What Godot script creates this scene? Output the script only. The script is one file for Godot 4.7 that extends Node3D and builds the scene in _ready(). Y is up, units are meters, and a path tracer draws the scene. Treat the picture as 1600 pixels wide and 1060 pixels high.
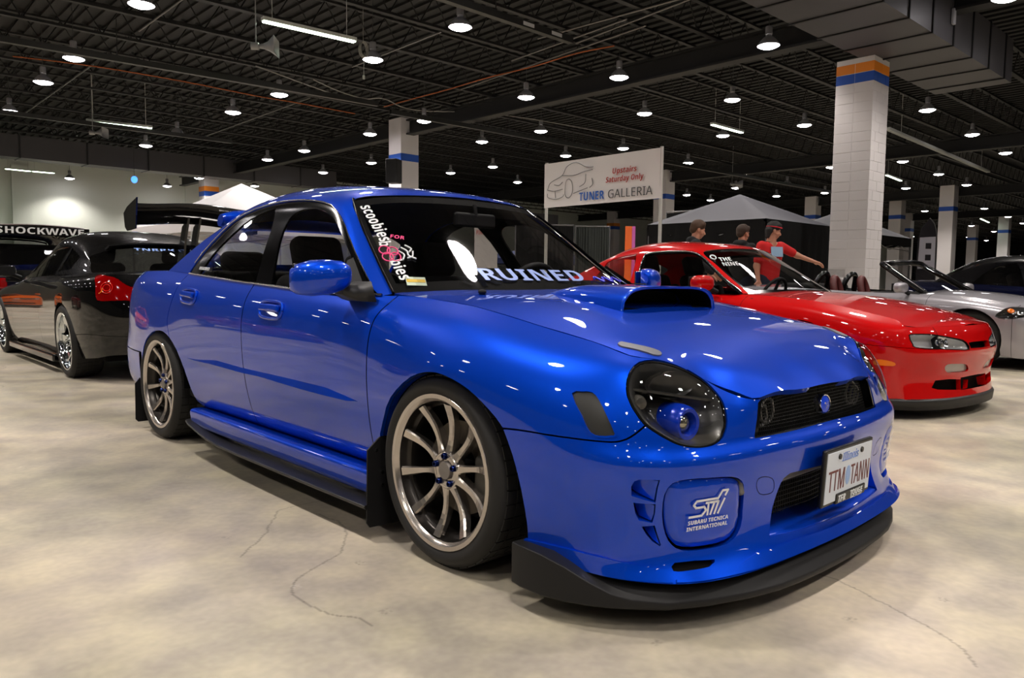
extends Node3D

const LAMP_POWER := 17.0

func _ready() -> void:
	var cam := Camera3D.new()
	cam.name = "camera"
	add_child(cam)
	cam.fov = 2.0 * rad_to_deg(atan(530.0 / 1190.0))
	cam.near = 0.05; cam.far = 400.0
	var yaw := 0.74995382; var pitch := -0.07850592; var roll := 0.01074015
	var fw := Vector3(sin(yaw) * cos(pitch), sin(pitch), -cos(yaw) * cos(pitch))
	var rt := fw.cross(Vector3.UP).normalized(); var up := rt.cross(fw)
	cam.transform = Transform3D(rt * cos(roll) + up * sin(roll), up * cos(roll) - rt * sin(roll), -fw, Vector3(-2.26470577, 0.89958967, 3.11175683))
	cam.current = true
	var we := WorldEnvironment.new()
	we.name = "surroundings"
	var env := Environment.new()
	env.background_mode = Environment.BG_COLOR
	env.background_color = Color(0.0, 0.0, 0.0)
	env.tonemap_mode = Environment.TONE_MAPPER_LINEAR
	env.tonemap_exposure = 1.0
	env.sdfgi_enabled = true; env.ssao_enabled = true; env.ssil_enabled = true
	we.environment = env
	add_child(we)
	build_hall()
	build_sedan()
	build_cars()
	build_booths()
	build_people()

# ---------------------------------------------------------------- helpers
class Geo:
	var v := PackedVector3Array()
	var n := PackedVector3Array()
	var t := PackedVector2Array()
	var c := PackedColorArray()
	var i := PackedInt32Array()
	func pt(p: Vector3, nn: Vector3, uv := Vector2.ZERO) -> int:
		v.append(p); n.append(nn); t.append(uv)
		return v.size() - 1
	func tri(a: int, b: int, d: int) -> void:
		var f := (v[b] - v[a]).cross(v[d] - v[a])
		if f.length_squared() < 1e-18: return
		if f.dot(n[a] + n[b] + n[d]) < 0.0:
			i.append_array([a, b, d])
		else:
			i.append_array([a, d, b])
	func quad(a: int, b: int, d: int, e: int) -> void:
		tri(a, b, d); tri(a, d, e)
	func flat(pts: Array, nn := Vector3.ZERO) -> void:
		# one flat convex face
		var m := nn
		if m == Vector3.ZERO:
			m = (pts[1] - pts[0]).cross(pts[2] - pts[0]).normalized()
		var s := v.size()
		for p in pts: pt(p, m, Vector2(p.x + p.z, p.y + p.z))
		for k in range(1, pts.size() - 1): tri(s, s + k, s + k + 1)
	func add(g: Geo, x := Transform3D.IDENTITY) -> Geo:
		var s := v.size()
		var nb := x.basis.inverse().transposed()
		for k in g.v.size():
			pt(x * g.v[k], (nb * g.n[k]).normalized(), g.t[k])
		var flip := x.basis.determinant() < 0.0
		for k in range(0, g.i.size(), 3):
			if flip: i.append_array([g.i[k] + s, g.i[k + 2] + s, g.i[k + 1] + s])
			else: i.append_array([g.i[k] + s, g.i[k + 1] + s, g.i[k + 2] + s])
		return self
	func both() -> Geo:
		# the same shape and its mirror image across x
		var g := Geo.new()
		g.add(self); g.add(self, MIRROR)
		return g
	func mirrored() -> Geo:
		return Geo.new().add(self, MIRROR)
	func mesh(m: Material) -> ArrayMesh:
		var a := []
		a.resize(Mesh.ARRAY_MAX)
		a[Mesh.ARRAY_VERTEX] = v; a[Mesh.ARRAY_NORMAL] = n; a[Mesh.ARRAY_TEX_UV] = t; a[Mesh.ARRAY_INDEX] = i
		if c.size() == v.size(): a[Mesh.ARRAY_COLOR] = c
		var r := ArrayMesh.new()
		r.add_surface_from_arrays(Mesh.PRIMITIVE_TRIANGLES, a)
		r.surface_set_material(0, m)
		return r

const MIRROR := Transform3D(Vector3(-1, 0, 0), Vector3(0, 1, 0), Vector3(0, 0, 1), Vector3.ZERO)

class Ramp:
	# how far a panel stands out of its surface at a place
	var kind := 0
	var ring := PackedVector2Array()
	var x0 := 0.0
	var x1 := 1.0
	var low := 0.0
	var high := 0.0
	func _init(k: int, r: PackedVector2Array, l := 0.0, h := 0.0, a := 0.0, c := 1.0) -> void:
		kind = k; ring = r; low = l; high = h; x0 = a; x1 = c
	func within(q: Vector2) -> float:
		var d := INF
		for k in ring.size():
			d = minf(d, q.distance_to(Geometry2D.get_closest_point_to_segment(q, ring[k], ring[(k + 1) % ring.size()])))
		return d
	func lift(q: Vector2) -> float:
		if kind == 0:   # rises from the edge inwards over x1 metres
			return low + (high - low) * smoothstep(0.0, x1, within(q))
		if kind == 1:   # runs from low at x0 to high at x1
			return lerpf(low, high, clampf((q.x - x0) / (x1 - x0), 0.0, 1.0))
		# tilted: stands out more below the upper edge
		var top := -INF
		for k in ring.size():
			var p0 := ring[k]; var p1 := ring[(k + 1) % ring.size()]
			if (p0.x - q.x) * (p1.x - q.x) <= 0.0 and absf(p1.x - p0.x) > 1e-6: top = maxf(top, lerpf(p0.y, p1.y, (q.x - p0.x) / (p1.x - p0.x)))
		return low if top == -INF else low + clampf((top - q.y) * x1, 0.0, high)

class Surf:
	# a smooth surface through a net of points, looked up in metres along (a) and across (b)
	var nu := 0
	var nv := 0
	var p := PackedVector3Array()
	var n := PackedVector3Array()
	var a := PackedFloat32Array()
	var b := PackedFloat32Array()
	static func mir(q: PackedVector3Array) -> PackedVector3Array:
		var o := q.duplicate()
		for k in o.size(): o[k].x = -o[k].x
		return o
	static func ext(q: PackedVector3Array, r: PackedVector3Array) -> PackedVector3Array:
		var o := q.duplicate()
		for k in o.size(): o[k] = q[k] * 2.0 - r[k]
		return o
	static func up(lines: Array, steps: int, m0: bool, m1: bool) -> Array:
		var e := [mir(lines[1]) if m0 else ext(lines[0], lines[1])]
		e.append_array(lines)
		var l := lines.size()
		e.append(mir(lines[l - 2]) if m1 else ext(lines[l - 1], lines[l - 2]))
		var o := []
		for k in l - 1:
			for s in steps:
				var t := float(s) / steps
				var row := PackedVector3Array()
				for j in lines[0].size():
					var p0: Vector3 = e[k][j]; var p1: Vector3 = e[k + 1][j]; var p2: Vector3 = e[k + 2][j]; var p3: Vector3 = e[k + 3][j]
					row.append(0.5 * (2.0 * p1 + (p2 - p0) * t + (2.0 * p0 - 5.0 * p1 + 4.0 * p2 - p3) * t * t + (3.0 * p1 - p0 - 3.0 * p2 + p3) * t * t * t))
				o.append(row)
		o.append(lines[l - 1].duplicate())
		return o
	static func turn(lines: Array) -> Array:
		var o := []
		for j in lines[0].size():
			var row := PackedVector3Array()
			for k in lines.size(): row.append(lines[k][j])
			o.append(row)
		return o
	static func smooth(lines: Array, m0: bool, m1: bool) -> Array:
		var o := []
		var l := lines.size()
		for k in l:
			var row: PackedVector3Array = lines[k].duplicate()
			var lo: PackedVector3Array
			var hi: PackedVector3Array
			if k == 0:
				if not m0:
					o.append(row); continue
				lo = mir(lines[1]); hi = lines[1]
			elif k == l - 1:
				if not m1:
					o.append(row); continue
				lo = lines[l - 2]; hi = mir(lines[l - 2])
			else:
				lo = lines[k - 1]; hi = lines[k + 1]
			for j in row.size(): row[j] = (lo[j] + row[j] * 2.0 + hi[j]) * 0.25
			o.append(row)
		return o
	static func make(net: Array, ends: String, steps := 8, passes := 4) -> Surf:
		var lines := []
		for col in net:
			var row := PackedVector3Array()
			for k in range(0, col.size(), 3): row.append(Vector3(col[k], col[k + 1], col[k + 2]))
			lines.append(row)
		var f := []
		for k in 4: f.append(ends[k] == "m")
		lines = up(lines, steps, f[0], f[1])
		lines = turn(up(turn(lines), steps, f[2], f[3]))
		for k in passes:
			lines = smooth(lines, f[0], f[1])
			lines = turn(smooth(turn(lines), f[2], f[3]))
		return dense(lines, f)
	static func dense(lines: Array, f := [false, false, false, false], outward := Vector3.ZERO) -> Surf:
		var s := Surf.new()
		s.nu = lines.size(); s.nv = lines[0].size()
		for row in lines: s.p.append_array(row)
		s.n.resize(s.p.size())
		s.a.append(0.0); s.b.append(0.0)
		for k in range(1, s.nu):
			var d := 0.0
			for j in s.nv: d += s.p[k * s.nv + j].distance_to(s.p[(k - 1) * s.nv + j])
			s.a.append(s.a[k - 1] + d / s.nv)
		for j in range(1, s.nv):
			var d := 0.0
			for k in s.nu: d += s.p[k * s.nv + j].distance_to(s.p[k * s.nv + j - 1])
			s.b.append(s.b[j - 1] + d / s.nu)
		var mid := Vector3.ZERO
		for q in s.p: mid += q
		mid /= s.p.size()
		mid.x = 0.0
		for k in s.nu:
			for j in s.nv:
				var du: Vector3 = s.p[mini(k + 1, s.nu - 1) * s.nv + j] - s.p[maxi(k - 1, 0) * s.nv + j]
				var dv: Vector3 = s.p[k * s.nv + mini(j + 1, s.nv - 1)] - s.p[k * s.nv + maxi(j - 1, 0)]
				if (k == 0 and f[0]) or (k == s.nu - 1 and f[1]): du = Vector3(du.x, 0, 0)
				if (j == 0 and f[2]) or (j == s.nv - 1 and f[3]): dv = Vector3(dv.x, 0, 0)
				s.n[k * s.nv + j] = du.cross(dv).normalized()
		# point outwards
		var m := 0.0
		for k in s.p.size(): m += s.n[k].dot(outward if outward != Vector3.ZERO else s.p[k] - mid)
		if m < 0.0:
			for k in s.n.size(): s.n[k] = -s.n[k]
		return s
	static func find(x: PackedFloat32Array, t: float) -> float:
		var k := clampi(x.bsearch(t, false) - 1, 0, x.size() - 2)
		return k + clampf((t - x[k]) / maxf(x[k + 1] - x[k], 1e-9), 0.0, 1.0)
	func at(q: Vector2) -> Array:
		# [point, normal]
		var fu := find(a, q.x); var fv := find(b, q.y)
		var k := mini(int(fu), nu - 2); var j := mini(int(fv), nv - 2)
		var u := fu - k; var w := fv - j
		var s := k * nv + j
		return [p[s].lerp(p[s + nv], u).lerp(p[s + 1].lerp(p[s + nv + 1], u), w), n[s].lerp(n[s + nv], u).lerp(n[s + 1].lerp(n[s + nv + 1], u), w).normalized()]
	func frame(q: Vector2) -> Transform3D:
		# x along a, z outwards
		var c := at(q)
		var d: Vector3 = at(q + Vector2(0.01, 0))[0] - at(q - Vector2(0.01, 0))[0]
		var z: Vector3 = c[1]
		var x := (d - z * d.dot(z)).normalized()
		return Transform3D(x, z.cross(x), z, c[0])
	func panel(outline: PackedVector2Array, holes := [], lift := 0.0, rim := 0.0, shrink := 0.0, ramp: Ramp = null) -> Geo:
		var g := Geo.new()
		var polys := [outline]
		if shrink != 0.0: polys = Geometry2D.offset_polygon(outline, -shrink, Geometry2D.JOIN_MITER)
		for poly in polys:
			var grown := []
			for h in holes:
				var hs: PackedVector2Array = h
				if shrink != 0.0:
					for o in Geometry2D.offset_polygon(hs, shrink, Geometry2D.JOIN_MITER): grown.append(o)
				else: grown.append(hs)
			var lo := Vector2(INF, INF); var hi := Vector2(-INF, -INF)
			for q in poly: lo = lo.min(q); hi = hi.max(q)
			var k0 := int(find(a, lo.x)); var k1 := int(ceil(find(a, hi.x)))
			var j0 := int(find(b, lo.y)); var j1 := int(ceil(find(b, hi.y)))
			var inside := {}
			for k in range(k0, k1 + 1):
				for j in range(j0, j1 + 1):
					var q := Vector2(a[k], b[j])
					var ok := Geometry2D.is_point_in_polygon(q, poly)
					if ok:
						for h in grown:
							if Geometry2D.is_point_in_polygon(q, h):
								ok = false; break
					inside[Vector2i(k, j)] = ok
			# cells that an edge passes through
			var cut := {}
			for ring in [poly] + grown:
				for e in ring.size():
					var q0: Vector2 = ring[e]; var q1: Vector2 = ring[(e + 1) % ring.size()]
					var steps := maxi(1, int(q0.distance_to(q1) / 0.0025))
					for s in steps + 1:
						var q := q0.lerp(q1, float(s) / steps)
						if q.x < a[0] - 0.001 or q.x > a[nu - 1] + 0.001 or q.y < b[0] - 0.001 or q.y > b[nv - 1] + 0.001: continue
						var ck := int(find(a, q.x)); var cj := int(find(b, q.y))
						for dk in [-1, 0, 1]:
							for dj in [-1, 0, 1]: cut[Vector2i(ck + dk, cj + dj)] = true
			var made := {}
			for k in range(k0, mini(k1, nu - 1)):
				for j in range(j0, mini(j1, nv - 1)):
					if not cut.has(Vector2i(k, j)):
						if inside[Vector2i(k, j)]:
							var id := []
							for w in [Vector2i(k, j), Vector2i(k + 1, j), Vector2i(k + 1, j + 1), Vector2i(k, j + 1)]:
								if not made.has(w):
									var s: int = w.x * nv + w.y
									var up_ := lift
									if ramp != null: up_ += ramp.lift(Vector2(a[w.x], b[w.y]))
									made[w] = g.pt(p[s] + n[s] * up_, n[s], Vector2(a[w.x], b[w.y]))
								id.append(made[w])
							g.quad(id[0], id[1], id[2], id[3])
						continue
					var cell := PackedVector2Array([Vector2(a[k], b[j]), Vector2(a[k + 1], b[j]), Vector2(a[k + 1], b[j + 1]), Vector2(a[k], b[j + 1])])
					var bits := Geometry2D.intersect_polygons(cell, poly)
					for h in grown:
						var nxt := []
						for q in bits: nxt.append_array(Geometry2D.clip_polygons(q, h))
						bits.assign(nxt)
					for q in bits:
						var ids := Geometry2D.triangulate_polygon(q)
						var s := g.v.size()
						for w in q:
							var c := at(w)
							var up_ := lift
							if ramp != null: up_ += ramp.lift(w)
							g.pt(c[0] + c[1] * up_, c[1], w)
						for w in range(0, ids.size(), 3): g.tri(s + ids[w], s + ids[w + 1], s + ids[w + 2])
			if ramp != null: renormal(g)
			if rim != 0.0:
				edge(g, poly, lift, rim, ramp, [], grown)
				for h in grown: edge(g, h, lift, rim, ramp, [poly], [])
		return g
	static func renormal(g: Geo) -> void:
		var old := g.n.duplicate()
		var acc := {}
		for k in range(0, g.i.size(), 3):
			var f := (g.v[g.i[k + 1]] - g.v[g.i[k]]).cross(g.v[g.i[k + 2]] - g.v[g.i[k]])
			for w in 3:
				var key := Vector3i((g.v[g.i[k + w]] * 20000.0).round())
				acc[key] = acc.get(key, Vector3.ZERO) - f
		for k in g.v.size():
			var m: Vector3 = acc.get(Vector3i((g.v[k] * 20000.0).round()), old[k])
			if m.length_squared() > 1e-20: g.n[k] = m.normalized()
	func edge(g: Geo, ring: PackedVector2Array, lift: float, depth: float, ramp: Ramp, within: Array, outside: Array) -> void:
		# turn the edge of a panel inwards
		for e in ring.size():
			var q0 := ring[e]; var q1 := ring[(e + 1) % ring.size()]
			if maxf(q0.x, q1.x) > a[nu - 1] or minf(q0.x, q1.x) < a[0] or maxf(q0.y, q1.y) > b[nv - 1] + 0.0001 or minf(q0.y, q1.y) < b[0] - 0.0001: continue
			var steps := maxi(1, int(ceil(q0.distance_to(q1) / 0.02)))
			for s in steps:
				var qm := q0.lerp(q1, (s + 0.5) / steps)
				var skip := false
				for h in within:
					if not Geometry2D.is_point_in_polygon(qm, h): skip = true
				for h in outside:
					if Geometry2D.is_point_in_polygon(qm, h): skip = true
				if skip: continue
				var c := at(q0.lerp(q1, float(s) / steps)); var d := at(q0.lerp(q1, float(s + 1) / steps))
				var l0 := lift; var l1 := lift
				if ramp != null:
					l0 += ramp.lift(q0.lerp(q1, float(s) / steps)); l1 += ramp.lift(q0.lerp(q1, float(s + 1) / steps))
				var a0: Vector3 = c[0] + c[1] * l0; var a1: Vector3 = d[0] + d[1] * l1
				g.flat([a0, a1, a1 - d[1] * depth, a0 - c[1] * depth])

func poly(list: Array) -> PackedVector2Array:
	var o := PackedVector2Array()
	for k in range(0, list.size(), 2): o.append(Vector2(list[k], list[k + 1]))
	return o

func box(g: Geo, c: Vector3, s: Vector3, x := Transform3D.IDENTITY) -> Geo:
	var h := s * 0.5
	for ax in 3:
		for sg in [-1.0, 1.0]:
			var nn := Vector3.ZERO; nn[ax] = sg
			var u := Vector3.ZERO; u[(ax + 1) % 3] = h[(ax + 1) % 3]
			var w := Vector3.ZERO; w[(ax + 2) % 3] = h[(ax + 2) % 3]
			var o := c + nn * h[ax]
			g.flat([x * (o - u - w), x * (o + u - w), x * (o + u + w), x * (o - u + w)], (x.basis * nn).normalized())
	return g

func rbox(g: Geo, c: Vector3, s: Vector3, r: float, x := Transform3D.IDENTITY, seg := 3) -> Geo:
	# box with rounded edges: a small sphere pulled apart
	var h := s * 0.5 - Vector3(r, r, r)
	var k := seg * 2 + 2
	for face in 6:
		var ax := face / 2
		var sg := 1.0 if face % 2 == 0 else -1.0
		var s0 := g.v.size()
		var ts := []
		for e in seg + 1: ts.append(-PI / 4 + 0.0)
		var line := []
		for e in seg + 1: line.append([tan(lerpf(-PI / 4, 0.0, float(e) / seg)), -1.0])
		for e in seg + 1: line.append([tan(lerpf(0.0, PI / 4, float(e) / seg)), 1.0])
		for p0 in line:
			for p1 in line:
				var d := Vector3.ZERO
				d[ax] = sg; d[(ax + 1) % 3] = p0[0]; d[(ax + 2) % 3] = p1[0]
				var nn := d.normalized()
				var q := Vector3.ZERO
				q[ax] = sg * h[ax]; q[(ax + 1) % 3] = p0[1] * h[(ax + 1) % 3]; q[(ax + 2) % 3] = p1[1] * h[(ax + 2) % 3]
				g.pt(x * (c + q + nn * r), (x.basis * nn).normalized(), Vector2(p0[0], p1[0]))
		for e in k - 1:
			for f in k - 1:
				g.quad(s0 + e * k + f, s0 + (e + 1) * k + f, s0 + (e + 1) * k + f + 1, s0 + e * k + f + 1)
	return g

func lathe(g: Geo, prof: Array, seg: int, x := Transform3D.IDENTITY, from := 0.0, to := TAU) -> Geo:
	# prof: Vector2(radius, height along y); corners sharper than 40 degrees stay sharp
	for k in prof.size() - 1:
		var p0: Vector2 = prof[k]; var p1: Vector2 = prof[k + 1]
		var d := (p1 - p0)
		if d.length() < 1e-7: continue
		d = d.normalized()
		var n0 := Vector2(d.y, -d.x); var n1 := n0
		if k > 0:
			var e: Vector2 = (prof[k] - prof[k - 1]).normalized()
			if e.dot(d) > 0.76: n0 = (n0 + Vector2(e.y, -e.x)).normalized()
		if k < prof.size() - 2:
			var e: Vector2 = (prof[k + 2] - prof[k + 1]).normalized()
			if e.dot(d) > 0.76: n1 = (n1 + Vector2(e.y, -e.x)).normalized()
		var s := g.v.size()
		for e in seg + 1:
			var an := lerpf(from, to, float(e) / seg)
			var c := Vector3(cos(an), 0, sin(an))
			g.pt(x * (c * p0.x + Vector3(0, p0.y, 0)), (x.basis * (c * n0.x + Vector3(0, n0.y, 0))).normalized(), Vector2(float(e) / seg, p0.y))
			g.pt(x * (c * p1.x + Vector3(0, p1.y, 0)), (x.basis * (c * n1.x + Vector3(0, n1.y, 0))).normalized(), Vector2(float(e) / seg, p1.y))
		for e in seg: g.quad(s + e * 2, s + e * 2 + 1, s + e * 2 + 3, s + e * 2 + 2)
	return g

func tube(g: Geo, path: Array, r, seg := 8, caps := true, flatten := 1.0) -> Geo:
	var l := path.size()
	var side := Vector3.ZERO
	var s := g.v.size()
	for k in l:
		var d: Vector3 = (path[mini(k + 1, l - 1)] - path[maxi(k - 1, 0)]).normalized()
		if side == Vector3.ZERO:
			side = d.cross(Vector3.UP)
			if side.length() < 0.1: side = d.cross(Vector3.RIGHT)
		side = (side - d * side.dot(d)).normalized()
		var up := side.cross(d)
		var rad: float = r[k] if r is Array else r
		for e in seg:
			var an := TAU * e / seg
			var o := side * cos(an) + up * sin(an) * flatten
			g.pt(path[k] + o * rad, (side * cos(an) * flatten + up * sin(an)).normalized(), Vector2(float(e) / seg, k))
	for k in l - 1:
		for e in seg:
			g.quad(s + k * seg + e, s + (k + 1) * seg + e, s + (k + 1) * seg + (e + 1) % seg, s + k * seg + (e + 1) % seg)
	if caps:
		for k in [0, l - 1]:
			var d: Vector3 = (path[0] - path[1]).normalized() if k == 0 else (path[l - 1] - path[l - 2]).normalized()
			var f := []
			for e in seg: f.append(g.v[s + k * seg + e])
			g.flat(f, d)
	return g

func prism(g: Geo, outline: PackedVector2Array, z0: float, z1: float, x := Transform3D.IDENTITY, bevel := 0.0) -> Geo:
	# a flat outline in x,y made solid from z0 to z1 (z1 is the front), with a chamfered front edge
	var fronts: Array = [outline]
	if bevel > 0.0:
		fronts = Geometry2D.offset_polygon(outline, -bevel, Geometry2D.JOIN_MITER)
		if fronts.size() != 1 or fronts[0].size() != outline.size(): fronts = [outline]
	var top: PackedVector2Array = fronts[0]
	var sides := [[outline, z0, -1.0], [top, z1, 1.0]]
	for f in sides:
		var ids := Geometry2D.triangulate_polygon(f[0])
		var s := g.v.size()
		for q in f[0]: g.pt(x * Vector3(q.x, q.y, f[1]), (x.basis * Vector3(0, 0, f[2])).normalized(), q)
		for k in range(0, ids.size(), 3): g.tri(s + ids[k], s + ids[k + 1], s + ids[k + 2])
	var cw := Geometry2D.is_polygon_clockwise(outline)
	var same := top.size() == outline.size() and bevel > 0.0 and top != outline
	var shift := 0
	if same:
		var best := INF
		for k in top.size():
			var d := top[k].distance_to(outline[0])
			if d < best: best = d; shift = k
		if Geometry2D.is_polygon_clockwise(top) != cw: same = false
	for k in outline.size():
		var m := (k + 1) % outline.size()
		var q0 := outline[k]; var q1 := outline[m]
		var e := (q1 - q0).normalized()
		var nn := Vector3(e.y, -e.x, 0) * (-1.0 if cw else 1.0)
		var zb := z1 - bevel if same else z1
		g.flat([x * Vector3(q0.x, q0.y, z0), x * Vector3(q1.x, q1.y, z0), x * Vector3(q1.x, q1.y, zb), x * Vector3(q0.x, q0.y, zb)], (x.basis * nn).normalized())
		if same:
			var t0 := top[(k + shift) % top.size()]; var t1 := top[(m + shift) % top.size()]
			g.flat([x * Vector3(q0.x, q0.y, zb), x * Vector3(q1.x, q1.y, zb), x * Vector3(t1.x, t1.y, z1), x * Vector3(t0.x, t0.y, z1)], (x.basis * (nn + Vector3(0, 0, 1))).normalized())
	return g

func skin(g: Geo, rings: Array, closed := true, caps := true) -> Geo:
	# a smooth skin over rings of equal length
	var l := rings.size(); var m: int = rings[0].size()
	var s := g.v.size()
	var mid := Vector3.ZERO
	for k in l:
		mid = Vector3.ZERO
		for q in rings[k]: mid += q
		mid /= m
		for j in m:
			var du: Vector3 = rings[mini(k + 1, l - 1)][j] - rings[maxi(k - 1, 0)][j]
			var dv: Vector3 = (rings[k][(j + 1) % m] - rings[k][(j + m - 1) % m]) if closed else rings[k][mini(j + 1, m - 1)] - rings[k][maxi(j - 1, 0)]
			var nn := du.cross(dv).normalized()
			if closed and nn.dot(rings[k][j] - mid) < 0.0: nn = -nn
			g.pt(rings[k][j], nn, Vector2(float(j) / m, float(k) / l))
	for k in l - 1:
		for j in (m if closed else m - 1):
			g.quad(s + k * m + j, s + (k + 1) * m + j, s + (k + 1) * m + (j + 1) % m, s + k * m + (j + 1) % m)
	if caps and closed:
		for k in [0, l - 1]:
			var c := Vector3.ZERO
			for q in rings[k]: c += q
			c /= m
			var d := Vector3.ZERO
			for q in rings[1 if k == 0 else l - 2]: d += q
			var nn: Vector3 = (c - d / m).normalized()
			var o := g.pt(c, nn)
			for q in rings[k]: g.pt(q, nn)
			for j in m: g.tri(o, o + 1 + j, o + 1 + (j + 1) % m)
	return g

func blob(g: Geo, c: Vector3, r: Vector3, power := 2.0, x := Transform3D.IDENTITY, nu := 24, nv := 14) -> Geo:
	# a rounded lump; a higher power makes it squarer
	var s := g.v.size()
	for k in nv + 1:
		var la := PI * k / nv - PI / 2
		for e in nu + 1:
			var lo := TAU * e / nu
			var d := Vector3(cos(la) * cos(lo), sin(la), cos(la) * sin(lo))
			var w := pow(pow(absf(d.x), power) + pow(absf(d.y), power) + pow(absf(d.z), power), -1.0 / power)
			var q := d * w
			var nn := Vector3(signf(q.x) * pow(absf(q.x), power - 1.0) / r.x, signf(q.y) * pow(absf(q.y), power - 1.0) / r.y, signf(q.z) * pow(absf(q.z), power - 1.0) / r.z)
			g.pt(x * (c + q * r), (x.basis * nn).normalized(), Vector2(float(e) / nu, float(k) / nv))
	for k in nv:
		for e in nu:
			g.quad(s + k * (nu + 1) + e, s + (k + 1) * (nu + 1) + e, s + (k + 1) * (nu + 1) + e + 1, s + k * (nu + 1) + e + 1)
	return g

func frame(pos: Vector3, z: Vector3, up := Vector3.UP) -> Transform3D:
	var zz := z.normalized()
	var xx := up.cross(zz).normalized()
	return Transform3D(xx, zz.cross(xx), zz, pos)

var M := {}
var names := {}

func mat(key: String, color: Color, rough := 0.6, metal := 0.0, spec := 0.5) -> StandardMaterial3D:
	if M.has(key): return M[key]
	var m := StandardMaterial3D.new()
	m.resource_name = key
	m.albedo_color = color; m.roughness = rough; m.metallic = metal; m.metallic_specular = spec
	M[key] = m
	return m

func numbered(called: String) -> String:
	names[called] = names.get(called, -1) + 1
	return called if names[called] == 0 else "%s_%03d" % [called, names[called]]

func thing(called: String, label: String, category: String, at := Vector3.ZERO, turn := 0.0, group := "") -> Node3D:
	var o := Node3D.new()
	o.name = numbered(called)
	add_child(o)
	o.position = at; o.rotation.y = turn
	tag(o, label, category, group)
	return o

func tag(o: Node, label: String, category: String, group := "") -> void:
	o.set_meta("label", label); o.set_meta("category", category)
	if group != "": o.set_meta("group", group)

func part(parent: Node, called: String, g: Geo, m: Material, label := "") -> MeshInstance3D:
	return place(parent, called, g.mesh(m), Transform3D.IDENTITY, label)

func place(parent: Node, called: String, m: Mesh, x := Transform3D.IDENTITY, label := "") -> MeshInstance3D:
	var o := MeshInstance3D.new()
	o.mesh = m
	o.transform = x
	o.name = numbered(called) if parent == self else called
	parent.add_child(o, true)
	if label != "": o.set_meta("label", label)
	return o

func single(called: String, label: String, category: String, g: Geo, m: Material, at := Vector3.ZERO, turn := 0.0, group := "") -> MeshInstance3D:
	var o := place(self, called, g.mesh(m), Transform3D(Basis(Vector3.UP, turn), at))
	tag(o, label, category, group)
	return o

func setting(called: String, g: Geo, m: Material, label: String, category: String) -> MeshInstance3D:
	var o := place(self, called, g.mesh(m))
	tag(o, label, category)
	o.set_meta("kind", "structure")
	return o

func text(parent: Node, called: String, words: String, height: float, x: Transform3D, m: Material, font := "Droid Sans", weight := 400, depth := 0.001, width := 0.0, italic := 0.0) -> MeshInstance3D:
	# flat lettering centred on x, reading along its x axis; height is that of a capital
	var t := TextMesh.new()
	var f := SystemFont.new()
	f.font_names = PackedStringArray([font]); f.font_weight = weight
	t.font = f; t.text = words; t.font_size = 64; t.pixel_size = height / 46.0; t.depth = depth
	t.material = m
	var b := Basis.IDENTITY
	if width > 0.0:
		var w := t.get_aabb().size.x
		b = Basis(Vector3(width / w, 0, 0), Vector3(0, 1, 0), Vector3(0, 0, 1))
	if italic != 0.0: b = Basis(Vector3(1, 0, 0), Vector3(italic, 1, 0), Vector3(0, 0, 1)) * b
	return place(parent, called, t, x * Transform3D(b, Vector3.ZERO))

func sided(g: Geo, far: bool) -> Geo:
	return g.mirrored() if far else g

func point(c: Array, k: int) -> Vector3:
	return Vector3(c[k * 3], c[k * 3 + 1], c[k * 3 + 2])

func along(p0: Vector3, p1: Vector3, nn: Vector3, t: float, off := 0.004) -> Transform3D:
	var xx := (p1 - p0).normalized()
	var z := (nn - xx * nn.dot(xx)).normalized()
	return Transform3D(xx, z.cross(xx), z, p0.lerp(p1, t) + z * off)

func moved(x: Transform3D, c: Vector3) -> Transform3D:
	return x * Transform3D(Basis.IDENTITY, c)

func pieces(g: Geo) -> Array:
	# the separate pieces of a shape
	var id := {}
	var par := []
	var own := PackedInt32Array()
	for p in g.v:
		var key := Vector3i((p * 4000.0).round())
		if not id.has(key):
			id[key] = par.size(); par.append(par.size())
		own.append(id[key])
	for k in range(0, g.i.size(), 3):
		var r := []
		for e in 3:
			var q: int = own[g.i[k + e]]
			while par[q] != q:
				par[q] = par[par[q]]; q = par[q]
			r.append(q)
		par[r[1]] = r[0]; par[r[2]] = r[0]
	var out := {}
	for k in range(0, g.i.size(), 3):
		var q: int = own[g.i[k]]
		while par[q] != q: q = par[q]
		if not out.has(q): out[q] = [Geo.new(), {}]
		var o: Geo = out[q][0]
		for e in 3:
			var w: int = g.i[k + e]
			if not out[q][1].has(w): out[q][1][w] = o.pt(g.v[w], g.n[w], g.t[w])
			o.i.append(out[q][1][w])
	var list := []
	for q in out:
		if out[q][0].i.size() >= 12: list.append(out[q][0])
	return list

func parts(parent: Node, called: String, g: Geo, m: Material) -> MeshInstance3D:
	var first: MeshInstance3D = null
	for q in pieces(g):
		var o := part(parent, called, q, m)
		if first == null: first = o
	return first

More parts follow.
